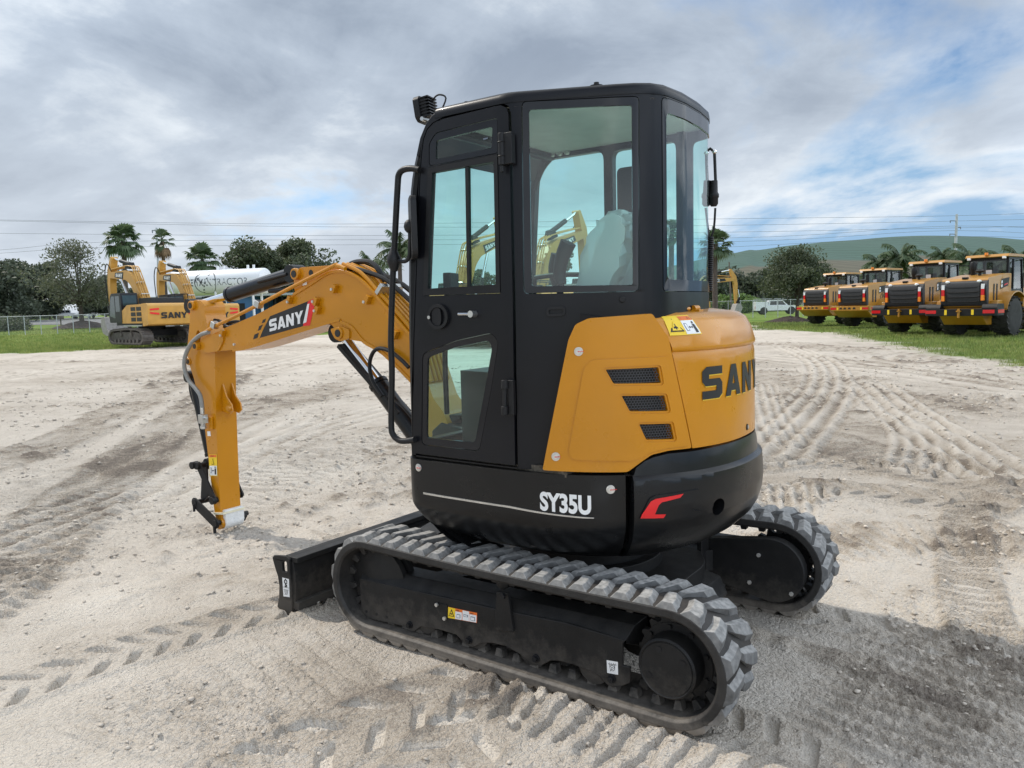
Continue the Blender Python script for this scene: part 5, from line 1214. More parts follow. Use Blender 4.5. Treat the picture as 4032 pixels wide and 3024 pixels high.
for i in range(6):
    y0, y1 = -.95+1.9*i/6, -.95+1.9*(i+1)/6; q = lambda y: .42*y+.0
    seg(((q(y0)-.06,y0),(q(y0)+.08,y0),(q(y1)+.08,y1),(q(y1)-.06,y1)))
seg(((-.85,.35),(-.55,.42),(.62,-.30),(.52,-.62),(-.2,-.02),(-.7,.18)))
mb.build('ring_logo', M['logo'], o, sharp=0)
# ---- blue shed behind the machines
M['bluewall'] = mat('blue_cladding', (.045,.13,.27), .6, var=.08, scale=2); M['darkopen'] = mat('dark_opening', (.012,.013,.015), .8)
a, b_ = far(310,72), far(640,70); d = b_-a; o = empty('blue_shed', (a+b_)/2, math.atan2(d.y, d.x)); tag(o, 'low blue metal shed with dark open bays behind the parked excavators', 'shed')
Ls = d.length; hs_ = 3.4
MB().box((-Ls*.12,2,hs_/2),(Ls*.72,4,hs_)).build('wall', M['bluewall'], o); MB().box((0,2,hs_+.12),(Ls*1.02,4.6,.2)).build('roof', M['galv'], o)
for i in range(6): MB().box((Ls*(.27+.045*i),.4,hs_/2),(.12,.12,hs_)).build('post', M['darkopen'], o)
MB().box((Ls*.37,3.9,hs_/2),(Ls*.26,.1,hs_)).build('back_wall', M['darkopen'], o)
for x in (-.3,-.1,.1): MB().box((Ls*x,-.01,1.5),(2.2,.06,2.6)).build('door', M['darkopen'], o)
# ================================================================== big excavators
M['trackshoe'] = mat('worn_track_steel', (.10,.088,.078), .75, metal=.3, var=.3, scale=5, dust=.3, dustcol=(.24,.21,.18)); M['cabglass'] = mat('dark_machine_glass', (.03,.05,.05), .08, var=.1, spec=.7); M['tyre'] = mat('loader_tyre', (.022,.021,.020), .85, var=.3, scale=5, dust=.22, dustcol=(.22,.20,.17)); M['bucketsteel'] = mat('worn_bucket_steel', (.33,.31,.29), .6, metal=.3, var=.2)
def rot2(pts, c, a): ca, sa = math.cos(a), math.sin(a); return [(c[0]+(x-c[0])*ca-(z-c[1])*sa, c[1]+(x-c[0])*sa+(z-c[1])*ca) for x, z in pts]
def big_excavator(label, lift=0.0, word='SANY', group=None, logo=False):
    o = empty('tracked_excavator'); tag(o, label, 'excavator', group); Y_ = M['yellow_dusty']; K_ = M['blacksatin']
    for s in (-1, 1):
        pth = [(-2.0,.10),(2.0,.10),(2.35,.30),(2.40,.55),(2.15,.86),(1.7,.94),(0,1.02),(-1.6,1.0),(-2.1,.88),(-2.4,.60),(-2.35,.30)]; pth = rounded(pth, .25, 3)
        mb = MB(); cyx = sum(p[0] for p in pth)/len(pth); inn = [(x*.93, .53+(z-.53)*.80) for x, z in pth]; n_ = len(pth)
        vs = [(x, s*1.30+w*.30, z) for w in (-1,1) for x, z in pth]+[(x, s*1.30+w*.30, z) for w in (-1,1) for x, z in inn]
        fs = [(i,(i+1)%n_,n_+(i+1)%n_,n_+i) for i in range(n_)]+[(2*n_+i,3*n_+i,3*n_+(i+1)%n_,2*n_+(i+1)%n_) for i in range(n_)]+[(i,2*n_+i,2*n_+(i+1)%n_,(i+1)%n_) for i in range(n_)]+[(n_+i,n_+(i+1)%n_,3*n_+(i+1)%n_,3*n_+i) for i in range(n_)]
        mb.add(vs, fs)
        P_ = [V3((x,0,z)) for x, z in pth]; acc = [0]
        for i in range(n_): acc.append(acc[-1]+(P_[(i+1)%n_]-P_[i]).length)
        for k in range(52):
            q = acc[-1]*k/52; i = max(j for j in range(n_) if acc[j] <= q); a = P_[i]; b = P_[(i+1)%n_]; d = (b-a).normalized(); p = a+d*(q-acc[i]); nn = V3((d.z,0,-d.x)); p = p+nn*.012
            mb.bar(p+V3((0,s*1.30-.31,0)), p+V3((0,s*1.30+.31,0)), .035, .05, up=tuple(nn))
        T_ = mb.build('crawler_track', M['trackshoe'], o, sharp=30)
        mb = MB(); mb.prism([(-1.9,.35),(1.9,.35),(1.9,.70),(1.2,.80),(-1.2,.80),(-1.9,.70)], s*1.30-.2, s*1.30+.2)
        for x in (-1.4,-.9,-.4,.1,.6,1.1,1.6): mb.cyl((x,s*1.30-.24,.28),(x,s*1.30+.24,.28),.13,12)
        for x in (-.7,.7): mb.cyl((x,s*1.30-.26,.88),(x,s*1.30+.26,.88),.09,10); mb.box((x,s*1.3+s*.22,.66),(.24,.10,.2))
        for x in (-2.02,2.02): mb.cyl((x,s*1.30-.2,.55),(x,s*1.30+.2,.55),.32,18)
        mb.build('track_frame', M['trackshoe'], T_)
    mb = MB(); mb.box((0,0,.72),(1.8,2.2,.36)).cyl((0,0,.85),(0,0,1.2),.75,24); mb.build('undercarriage', K_, o)
    mb = MB(); mb.prism(rounded([(-2.9,1.2),(-2.2,1.12),(-2.1,2.40),(-2.75,2.42),(-2.95,2.3)], .08), -1.48, 1.48); CW_ = mb.build('counterweight', Y_, o, bevel=.06)
    for s in (-1,1):
        mb = MB()
        for z in (2.10,1.92): mb.add([(-2.962,s*1.38,z),(-2.962,s*1.36,z-.10),(-2.962,s*.85,z-.16+(.1 if z > 2 else 0)),(-2.962,s*.85,z-.06+(.1 if z > 2 else 0))], [(0,1,2,3)])
        mb.build('reflective_stripe', M['red'], CW_, sharp=0)
    if word: letters(word, lambda u, v: (-2.966, .75-u/4.42*1.5, 1.55+v*.34), 1, 1, .10).build('lettering', M['ink'], CW_, sharp=0)
    mb = MB(); mb.prism(rounded([(-2.1,1.3),(.6,1.3),(.6,2.0),(-.2,2.36),(-2.1,2.38)], .06), .45, 1.46); mb.build('side_body', Y_, o, bevel=.03)
    mb = MB(); mb.prism(rounded([(-2.1,1.3),(2.0,1.3),(2.0,1.9),(1.0,2.2),(-2.1,2.38)], .06), -1.46, -.45); mb.build('side_body', Y_, o, bevel=.03)
    MB().box((-.4,0,1.3),(3.6,2.9,.22)).build('revolving_frame', K_, o, bevel=.02)
    for i in range(2):
        for j in range(3): MB().box((-1.75+i*.75, 1.463, 1.52+j*.30),(.6,.02,.22)).build('vent', M['ink'], o)
    mb = MB(); mb.prism(rounded([(-2.2,2.36),(-.5,2.36),(-.5,2.75),(-2.1,2.75)], .08), -1.0, .9); mb.build('engine_hood', K_, o, bevel=.05)
    MB().box((-.8,1.3,1.16),(2.4,.35,.06)).build('step', M['steel'], o)
    cabp = rounded([(.55,1.35),(2.25,1.35),(2.35,1.9),(2.05,2.9),(1.85,3.08),(.60,3.10),(.5,2.3)], .08)
    mb = MB(); mb.prism(cabp, .48, 1.48); CB_ = mb.build('cab', M['cabblack'], o, bevel=.05)
    for y in (.475, 1.485): MB().add([(x,y,z) for x, z in rounded([(.72,2.0),(1.32,2.0),(1.32,2.92),(.74,2.92)],.05)], [tuple(range(20))]).build('window', M['cabglass'], CB_, sharp=0); MB().add([(x,y,z) for x, z in rounded([(1.42,1.6),(2.2,1.75),(2.0,2.7),(1.85,2.92),(1.42,2.92)],.05)], [tuple(range(25))]).build('window', M['cabglass'], CB_, sharp=0)
    MB().add([(.495,.58,2.35),(.495,1.38,2.35),(.56,1.38,2.95),(.56,.58,2.95)], [(0,1,2,3)]).build('window', M['cabglass'], CB_, sharp=0)
    mb = MB()
    for y in (-1.4,-.6): mb.tube([(-1.9,y,2.38),(-1.9,y,2.95),(.3,y,2.9),(.3,y,2.3)], .025, 6, 1)
    mb.tube([(-1.9,-1.4,2.95),(-1.9,-.6,2.95)], .025, 6, 1).tube([(.3,-1.4,2.9),(.3,-.6,2.9)], .025, 6, 1); mb.build('guard_rail', K_, o)
    c = (.35,1.85)
    bp_ = rot2(rounded([(.15,1.75),(.5,1.62),(1.5,2.85),(2.1,3.45),(2.7,3.72),(5.15,3.70),(5.42,3.85),(5.30,4.04),(2.9,4.30),(2.2,4.24),(1.5,3.75),(.05,2.0)], .18, 4), c, lift)
    mb = MB(); mb.prism(bp_, -.27, .27); B_o = mb.build('boom', Y_, o, bevel=.03)
    dq = rot2([(3.1,3.74),(4.35,3.80),(4.25,4.08),(3.05,4.18)], c, lift)
    for y in (-.275,.275): MB().add([(x,y,z) for x, z in dq], [(0,1,2,3)]).build('decal', M['ink'], B_o, sharp=0)
    if not logo:
        for y, fl in ((.278,-1),(-.278,1)):
            qq = dq if fl == 1 else [dq[1],dq[0],dq[3],dq[2]]; F_ = onquad([(x,y,z) for x, z in qq]); letters('SANY', lambda u, v: F_(.12+u/4.42*.76, .2+v*.6), 1, 1, .10).build('decal_lettering', M['white'], B_o, sharp=0)
    else:
        for y in (.278,-.278):
            q = rot2([(3.5,3.93)], c, lift)[0]; vs = []
            for i in range(20): a = i*math.pi/10; vs += [(q[0]+.17*math.cos(a),y,q[1]+.17*math.sin(a)),(q[0]+.13*math.cos(a),y,q[1]+.13*math.sin(a))]
            mb = MB(); mb.add(vs, [(2*i,2*((i+1)%20),2*((i+1)%20)+1,2*i+1) for i in range(20)]); mb.add([(q[0]-.07,y,q[1]-.12),(q[0]-.03,y,q[1]-.12),(q[0]+.07,y,q[1]+.12),(q[0]+.03,y,q[1]+.12)],[(0,1,2,3)]); mb.build('decal', M['white'], B_o, sharp=0)
    mb = MB()
    for y in (-.20,-.08,.08,.20): mb.tube([(x,y,z) for x, z in rot2([(.2,2.35),(1.75,4.35),(2.3,4.58),(2.9,4.56),(5.0,4.25)], c, lift)], .035, 6, 3)
    mb.build('hydraulic_pipe', Y_, B_o)
    for t in ((.7,2.98),(1.25,3.65),(1.8,4.32)):
        q = rot2([t], c, lift)[0]; MB().box((q[0],0,q[1]),(.06,.48,.12), ry=-.8).build('pipe_clamp', M['steel'], B_o)
    pv = rot2([(5.30,3.88)], c, lift)[0]; dx, dz = pv[0]-5.30, pv[1]-3.88
    ar = [(x+dx, z+dz) for x, z in rounded([(4.78,4.98),(4.98,5.04),(5.55,4.2),(5.70,3.4),(5.66,1.2),(5.46,1.15),(5.28,3.4),(5.08,4.0)], .1)]
    mb = MB(); mb.prism(ar, -.20, .20); A_o = mb.build('arm', Y_, o, bevel=.03)
    def cyl_(nm, a, b, ra, rb, y=0):
        A = V3((a[0],y,a[1])); B = V3((b[0],y,b[1])); m_ = A+(B-A)*.58; k = MB().cyl(A, m_, ra, 14).build(nm, K_, o); MB().cyl(m_, B, rb, 12).build('piston_rod', M['chrome'], k)
    q = rot2([(2.7,4.70)], c, lift)[0]; cyl_('arm_cylinder', q, (4.84+dx,4.88+dz), .12, .075); 
    mb = MB(); mb.prism(rot2([(2.3,4.4),(3.0,4.4),(2.8,4.8),(2.6,4.8)], c, lift), -.2, .2); mb.build('cylinder_bracket', K_, B_o)
    q = rot2([(3.15,3.72)], c, lift)[0]
    for y in (-.36,.36): cyl_('boom_cylinder', (1.15,1.55), q, .11, .07, y)
    cyl_('bucket_cylinder', (5.62+dx,4.0+dz), (5.95+dx,1.9+dz), .09, .06)
    mb = MB(); mb.prism([(5.55+dx,1.5+dz),(5.95+dx,1.95+dz),(6.02+dx,1.85+dz),(5.8+dx,1.2+dz),(5.5+dx,1.1+dz)], -.2, .2); mb.build('bucket_link', K_, A_o)
    bk_ = [(x+dx, z+dz) for x, z in rounded([(5.45,1.25),(5.9,1.2),(6.1,.75),(5.85,.2),(5.2,.02),(4.7,.15),(4.75,.25),(5.2,.45)], .12)]
    mb = MB(); mb.prism(bk_, -.65, .65); mb.build('bucket', M['bucketsteel'], o, bevel=.03)
    mb = MB(); mb.tube([(x+dx, .23, z+dz) for x, z in ((4.9,4.1),(5.5,4.6),(5.9,4.0),(5.85,3.0),(5.72,2.2))], .03, 6, 4); mb.build('hose', M['plastic'], A_o)
    return o
hd_ = lambda vx: math.atan2(ray((vx*VV,1214)).y, ray((vx*VV,1214)).x)
def place(o, vx, depth, turn, dz=0):
    o.location = far(vx, depth, dz); o.rotation_euler = (0, 0, hd_(vx)+R(turn))
be = big_excavator('yellow tracked excavator on the grass at left, its black lettered rear fully visible', .10, 'SANY')
place(be, 327, 46, 24, .15)
c2 = copy_tree(be); tag(c2, 'second yellow tracked excavator at left, mostly hidden behind the raised arm of the mini excavator'); place(c2, 424, 49.5, 24, .1)
be2 = big_excavator('yellow excavator whose raised boom shows in the middle of the rear side window', .34, 'SANY', 'excavators seen through the cab windows')
place(be2, 1150, 36, -36)
c3 = copy_tree(be2); tag(c3, 'yellow excavator whose raised boom shows through the sliding door window'); place(c3, 985, 37.5, -36)
c4 = copy_tree(be2); tag(c4, 'yellow excavator whose raised boom shows at the right of the rear side window'); place(c4, 1275, 36, -36)
be3 = big_excavator('far yellow excavator with a round white logo on its arm, right of the cab', .08, None, None, True); place(be3, 1486, 84, -72)
# ================================================================== wheel loaders and pickups
def wheel(par, c, r, w, m_rim, sgn, name='wheel', lugs=18):
    """axle along Y; par's local coordinates"""
    t = MB(); x, y, z = c
    t.lathe((x,y-w/2,z), (0,1,0), [(r*.56,0),(r*.80,0),(r*.93,w*.08),(r*.97,w*.2),(r*.97,w*.8),(r*.93,w*.92),(r*.80,w),(r*.56,w)], 40)
    if lugs:
        for k in range(lugs):
            for s in (-1, 1):
                a = 2*math.pi*(k+(.5 if s > 0 else 0))/lugs; ca, sa = math.cos(a), math.sin(a); a2 = a+.16; cb_, sb_ = math.cos(a2), math.sin(a2)
                p = V3((x+r*.96*ca, y+s*w*.50, z+r*.96*sa)); q = V3((x+r*.97*cb_, y+s*w*.04, z+r*.97*sb_)); t.bar(p, q, r*.17, r*.09, up=(ca,0,sa))
    o = t.build(name, M['tyre'], par, sharp=40)
    MB().lathe((x,y-w*.42,z), (0,1,0), [(r*.2,0),(r*.52,0),(r*.57,w*.05),(r*.50,w*.16),(r*.30,w*.22),(r*.30,w*.62),(r*.50,w*.68),(r*.57,w*.79),(r*.52,w*.84),(r*.2,w*.84)], 36).build('rim', m_rim, o)
    MB().cyl((x,y-w*.46,z),(x,y+w*.46,z), r*.18, 18).build('hub', m_rim, o); return o
M['ydark'] = mat('loader_yellow', (.42,.185,.008), .36, var=.12, scale=2, coat=.3, dust=.2, dustcol=(.42,.30,.13))
M['grille'] = mat('grille_black', (.018,.019,.022), .55, var=.2, scale=12, bump=.3, bscale=40)
M['lensred'] = mat('red_lens', (.60,.01,.015), .2, var=.05); M['lenswhite'] = mat('white_lens', (.8,.8,.82), .2, var=.03)
def wheel_loader(label, big, group=None):
    o = empty('wheel_loader'); tag(o, label, 'wheel loader', group); Y_ = M['ydark']; K_ = M['blacksatin']; r = .82 if big else .74; W = 1.05
    for x in (0, 3.25):
        for s in (-1, 1): wheel(o, (x, s*W, r), r, .62, Y_, s)
    mb = MB(); mb.prism([(-.6,.75),(1.4,.75),(1.6,1.0),(1.4,1.35),(-.8,1.35)], -.55, .55); mb.cyl((0,-.9,r),(0,.9,r),.22,14).cyl((3.25,-.9,r),(3.25,.9,r),.22,14); mb.prism([(1.5,.7),(3.9,.6),(4.1,1.0),(3.6,1.9),(2.6,1.9),(1.5,1.2)], -.45, .45); mb.build('chassis', Y_, o, bevel=.03)
    # hood, sloping up to the cab
    hp = [(-1.62,1.22),(-1.72,2.05),(-1.60,2.42),(.1,2.62),(.62,2.62),(.62,1.30),(-.5,1.22)]
    mb = MB(); mb.prism(rounded(hp,.08), -.90, .90); HD_ = mb.build('hood', Y_, o, bevel=.07)
    gp = [(-1.66,1.28),(-1.78,2.02),(-1.68,2.30),(-1.55,2.36),(-1.50,1.28)]
    mb = MB(); mb.prism(rounded(gp,.05), -.91, .91); GR_ = mb.build('grille', M['grille'], o, bevel=.05)
    for k in range(4):
        z = 1.45+.20*k; x = -1.72-.05*(z-1.4)/.6
        mb = MB(); mb.tube([(x,-.66,z+.05),(x-.012,-.5,z),(x-.012,.5,z),(x,.66,z+.05)], .022, 6, 2); mb.build('grille_bar', K_, GR_)
    mb = MB(); mb.prism([(-1.70,1.36),(-1.80,2.06),(-1.74,2.26),(-1.66,2.26),(-1.62,1.36)], -.66, .66); mb.build('grille_screen', M['grille'], GR_, bevel=.02)
    for s in (-1, 1):
        x = -1.80
        for z0, z1_, mm in ((1.98,2.18,M['lenswhite']), (1.72,1.98,M['lensred']), (1.50,1.72,M['amber'])): MB().prism(rounded([(s*.78-.06,z0),(s*.78+.06,z0),(s*.78+.06,z1_),(s*.78-.06,z1_)],.01), x, x+.10, 'X').build('tail_lamp', mm, o, bevel=.008)
        if big: MB().ball((-1.74,s*.62,2.30), .07, 10, (.5,1.4,.8)).build('work_lamp', M['lenswhite'], o)
    # side graphics and slots
    for s in (-1, 1):
        for i in range(2):
            mb = MB(); mb.prism(rounded([(-1.1+.28*i,1.45),(-.98+.28*i,1.45),(-.98+.28*i,2.18),(-1.1+.28*i,2.18)],.03), s*.895, s*.912); mb.build('side_slot', M['ink'], HD_)
        mb = MB(); mb.add([(x,s*.915,z) for x, z in ((-.45,1.95),(.30,2.1),(.42,2.45),(-.35,2.38))], [(0,1,2,3)]); mb.build('decal', M['ink'], HD_, sharp=0)
        for i in range(2): MB().add([(x,s*.918,z) for x, z in ((-.40,2.02+.16*i),(-.26,2.04+.16*i),(-.26,2.16+.16*i),(-.40,2.14+.16*i))], [(0,1,2,3)]).build('decal', M['white'], HD_, sharp=0)
        if big: MB().add([(x,s*.918,z) for x, z in ((-.1,2.1),(.22,2.16),(.26,2.22),(-.08,2.16))], [(0,1,2,3)]).build('decal', M['red'], HD_, sharp=0)
        else:
            vs = []; q = (.30,1.95) if False else (.10,1.72)
            for i in range(24): a = i*math.pi/12; vs += [(q[0]+.36*math.cos(a),s*.916,q[1]+.30*math.sin(a)),(q[0]+.32*math.cos(a),s*.916,q[1]+.26*math.sin(a))]
            mb = MB(); mb.add(vs, [(2*i,2*((i+1)%24),2*((i+1)%24)+1,2*i+1) for i in range(24)])
            for a_ in (((-.22,-.18),(-.17,-.18),(-.08,.2),(-.13,.2)), ((-.13,.2),(-.06,.2),(.14,-.18),(.07,-.18)), ((.08,-.18),(.13,-.18),(.22,.18),(.17,.18))): mb.add([(q[0]-s*-1*x_ if False else q[0]+(x_ if s < 0 else -x_), s*.916, q[1]+z_) for x_, z_ in a_], [(0,1,2,3)])
            mb.build('decal', M['ink'], HD_, sharp=0)
    # exhaust, air intake, camera
    mb = MB(); mb.lathe((-.15,.30,2.5),(0,0,1),[(.09,0),(.09,.25),(.12,.3),(.12,.62),(.09,.66)],14) if big else mb.cyl((.30,.28,2.5),(.30,.28,3.1),.09,14); mb.build('exhaust_pipe', K_, o)
    mb = MB(); xx = -.6 if not big else -.5; mb.lathe((xx,-.12 if big else 0,2.45),(0,0,1),[(.06,0),(.06,.22),(.17,.24),(.19,.30),(.10,.36),(.02,.37)],18); mb.build('air_intake', K_, o)
    MB().box((-1.55,0,2.44),(.16,.22,.09)).build('rear_camera', K_, o, bevel=.02)
    # cab
    cb = rounded([(.65,1.5),(2.1,1.5),(2.25,2.1),(2.05,3.28),(.75,3.28),(.60,2.5)], .06)
    CBo = empty('cab'); CBo.parent = o
    mb = MB()
    for y in (-.74,.74):
        for a, b in (((.66,1.5),(.66,3.3)), ((1.15,1.5),(1.15,3.3)), ((2.15,1.9),(1.98,3.3))): mb.bar((a[0],y,a[1]),(b[0],y,b[1]),.10,.10)
        mb.bar((.6,y,3.27),(2.05,y,3.27),.09,.09)
    mb.bar((.66,-.74,3.27),(.66,.74,3.27),.08,.10).bar((1.98,-.74,3.27),(1.98,.74,3.27),.08,.10); mb.box((1.4,0,1.72),(1.6,1.56,.5)); mb.build('cab_frame', M['cabblack'], CBo, bevel=.015)
    for y in (-.75,.75): MB().add([(x,y,z) for x, z in ((.70,1.95),(2.12,1.95),(1.95,3.24),(.70,3.24))], [(0,1,2,3)]).build('window', M['loaderglass'], CBo, sharp=0)
    MB().add([(.655,-.7,1.95),(.655,.7,1.95),(.655,.7,3.22),(.655,-.7,3.22)], [(0,1,2,3)]).build('window', M['loaderglass'], CBo, sharp=0)
    MB().add([(2.13,-.7,1.95),(2.13,.7,1.95),(1.97,.7,3.22),(1.97,-.7,3.22)], [(0,1,2,3)]).build('window', M['loaderglass'], CBo, sharp=0)
    mb = MB(); mb.prism(rounded([(.85,1.95),(1.35,1.95),(1.35,2.15),(1.0,2.2),(.96,2.85),(.84,2.85)],.05), -.26, .26); mb.build('seat', M['seat'], CBo, bevel=.04)
    MB().add([(.648,-.12,2.62),(.648,.12,2.62),(.648,.12,2.80),(.648,-.12,2.80)], [(0,1,2,3)]).build('sticker', M['white'], CBo, sharp=0)
    mb = MB(); mb.prism(rounded([(.35,3.34),(2.25,3.34),(2.2,3.44),(.45,3.46)],.03), -.86, .86); mb.build('cab_roof', Y_, o, bevel=.03)
    MB().cyl((.40,.02,3.42),(.40,.02,3.54),.07,14).build('beacon', M['amber'], o)
    for y in (-.7,.7): MB().box((.36,y,3.30),(.08,.14,.10)).build('work_lamp', M['lenswhite'], o, bevel=.01)
    # fenders, steps, rails
    for s in (-1, 1):
        a0 = [R(x) for x in range(20, 165, 12)]; pf = [(1.02*r/.8*math.cos(a)+.05, r+1.06*r/.8*math.sin(a)*.92) for a in a0]
        mb = MB(); vs = [(x, y_, z+dz) for (x, z) in pf for y_ in (s*.72, s*1.40) for dz in (0, .05)]; k = len(pf)
        fs = []
        for i in range(k-1): q = 4*i; fs += [(q,q+2,q+6,q+4),(q+1,q+5,q+7,q+3),(q,q+4,q+5,q+1),(q+2,q+3,q+7,q+6)]
        mb.add(vs, fs); mb.build('fender', Y_, o, bevel=.01)
        mb = MB(); mb.prism([(.7,1.2),(1.5,1.0),(1.5,1.6),(.7,1.7)], s*.72, s*1.36); mb.build('side_platform', Y_, o, bevel=.03)
        mb = MB(); mb.tube([(.75,s*1.30,1.65),(.75,s*1.30,2.6),(1.5,s*1.30,2.6),(1.55,s*1.30,1.6)], .025, 6, 1).tube([(.75,s*1.30,2.1),(1.52,s*1.30,2.1)], .02, 6, 1); mb.build('guard_rail', K_, o)
        mb = MB(); mb.tube([(2.0,s*.8,3.2),(2.2,s*1.25,3.15),(2.2,s*1.3,2.9)], .022, 6, 2).box((2.2,s*1.32,2.72),(.05,.22,.38)); mb.build('mirror', K_, o)
    # rear bumper / counterweight
    if big:
        mb = MB(); mb.prism(rounded([(-2.05,-1.42),(-1.2,-1.42),(-1.2,1.42),(-2.05,1.42)],.18), .88, 1.16, 'Z'); CWt = mb.build('counterweight', K_, o, bevel=.04)
        for s in (-1,1):
            mb = MB(); mb.prism(rounded([(-1.95,1.16),(-1.25,1.16),(-1.3,1.36),(-1.85,1.36)],.06), min(s*.82,s*1.40), max(s*.82,s*1.40)); mb.build('corner_block', K_, CWt, bevel=.04)
            MB().add([(-2.056,s*.92,.98),(-2.056,s*1.36,.98),(-2.056,s*1.36,1.12),(-2.056,s*.92,1.12)], [(0,1,2,3)]).build('reflector', M['lensred'], CWt, sharp=0)
            MB().add([(-1.88,s*1.424,.98),(-1.3,s*1.424,.98),(-1.3,s*1.424,1.12),(-1.88,s*1.424,1.12)], [(0,1,2,3)]).build('reflector', M['lensred'], CWt, sharp=0)
            MB().add([(-2.058,s*.48,.92),(-2.058,s*.58,.92),(-2.058,s*.58,1.14),(-2.058,s*.48,1.14)], [(0,1,2,3)]).build('label', M['labelyel'], CWt, sharp=0)
        MB().cyl((-2.08,0,.8),(-2.08,0,1.18),.05,10).cyl((-2.08,0,1.05),(-2.08,0,1.1),.10,12).build('tow_pin', Y_, CWt)
        mb = MB(); mb.prism([(-1.95,.9),(-1.0,.9),(-1.0,.48),(-1.5,.5)], -.85, .85); mb.build('belly_tank', Y_, o, bevel=.04)
        mb = MB(); mb.prism([(-1.5,1.1),(-.9,1.1),(-.9,1.5),(-1.4,1.5)], -1.2, 1.2); mb.build('rear_frame', Y_, o, bevel=.03)
    else:
        mb = MB(); mb.prism(rounded([(-2.0,-1.25),(-1.0,-1.25),(-1.0,1.25),(-2.0,1.25)],.12), .98, 1.24, 'Z'); CWt = mb.build('counterweight', Y_, o, bevel=.03)
        mb = MB(); mb.prism([(-1.98,.99),(-.9,.99),(-.9,.55),(-1.35,.58)], -1.1, 1.1); mb.build('belly_tank', Y_, o, bevel=.04)
        for s in (-1,1):
            MB().add([(-2.006,s*.82,1.04),(-2.006,s*1.20,1.04),(-2.006,s*1.20,1.16),(-2.006,s*.82,1.16)], [(0,1,2,3)]).build('reflector', M['lensred'], CWt, sharp=0)
            MB().add([(-2.006,s*.70,1.02),(-2.006,s*.80,1.02),(-2.006,s*.80,1.18),(-2.006,s*.70,1.18)], [(0,1,2,3)]).build('label', M['labelyel'], CWt, sharp=0)
            MB().add([(-1.8,s*1.256,1.04),(-1.3,s*1.256,1.04),(-1.3,s*1.256,1.16),(-1.8,s*1.256,1.16)], [(0,1,2,3)]).build('reflector', M['lensred'], CWt, sharp=0)
        for y in (-.42,-.12,.18,.44): MB().add([(-2.007,y,1.06),(-2.007,y+.2,1.06),(-2.007,y+.16,1.17),(-2.007,y+.04,1.17)], [(0,1,2,3)]).build('bumper_slot', M['ink'], CWt, sharp=0)
    # front linkage and bucket, ahead of the cab
    mb = MB()
    for s in (-1,1): mb.prism([(2.4,1.75),(2.9,2.0),(4.3,1.3),(4.9,.6),(4.6,.45),(4.0,.95),(2.6,1.5)], s*.5-.07, s*.5+.07)
    mb.build('lift_arm', Y_, o, bevel=.02)
    mb = MB(); mb.prism(rounded([(4.6,.75),(4.8,1.35),(5.6,.95),(5.7,.75),(5.1,.75),(5.2,.3),(5.9,.06),(5.2,.05),(4.75,.25)],.05), -1.4, 1.4); mb.build('bucket', M['bucketsteel'], o, bevel=.03)
    return o
M['loaderglass'] = glassmat('loader_cab_glass', (.42,.50,.47), 1.6)
wl1 = wheel_loader('leftmost wheel loader, smaller, with yellow rear bumper, beside the mulch mound oak', False, None); place(wl1, 1794, 52.5, -34, .12); 
k2 = copy_tree(wl1); tag(k2, 'second wheel loader from the left, smaller, with yellow bumper and round hood logo'); place(k2, 1876, 46.5, -31, .1)
wl3 = wheel_loader('third wheel loader from the left with black rear counterweight and red reflectors', True, None); place(wl3, 1990, 37.5, -26, .05)
k4 = copy_tree(wl3); tag(k4, 'rightmost, nearest wheel loader with black rear counterweight and whole side wheel showing'); place(k4, 2120, 33.2, -22.5, .05)
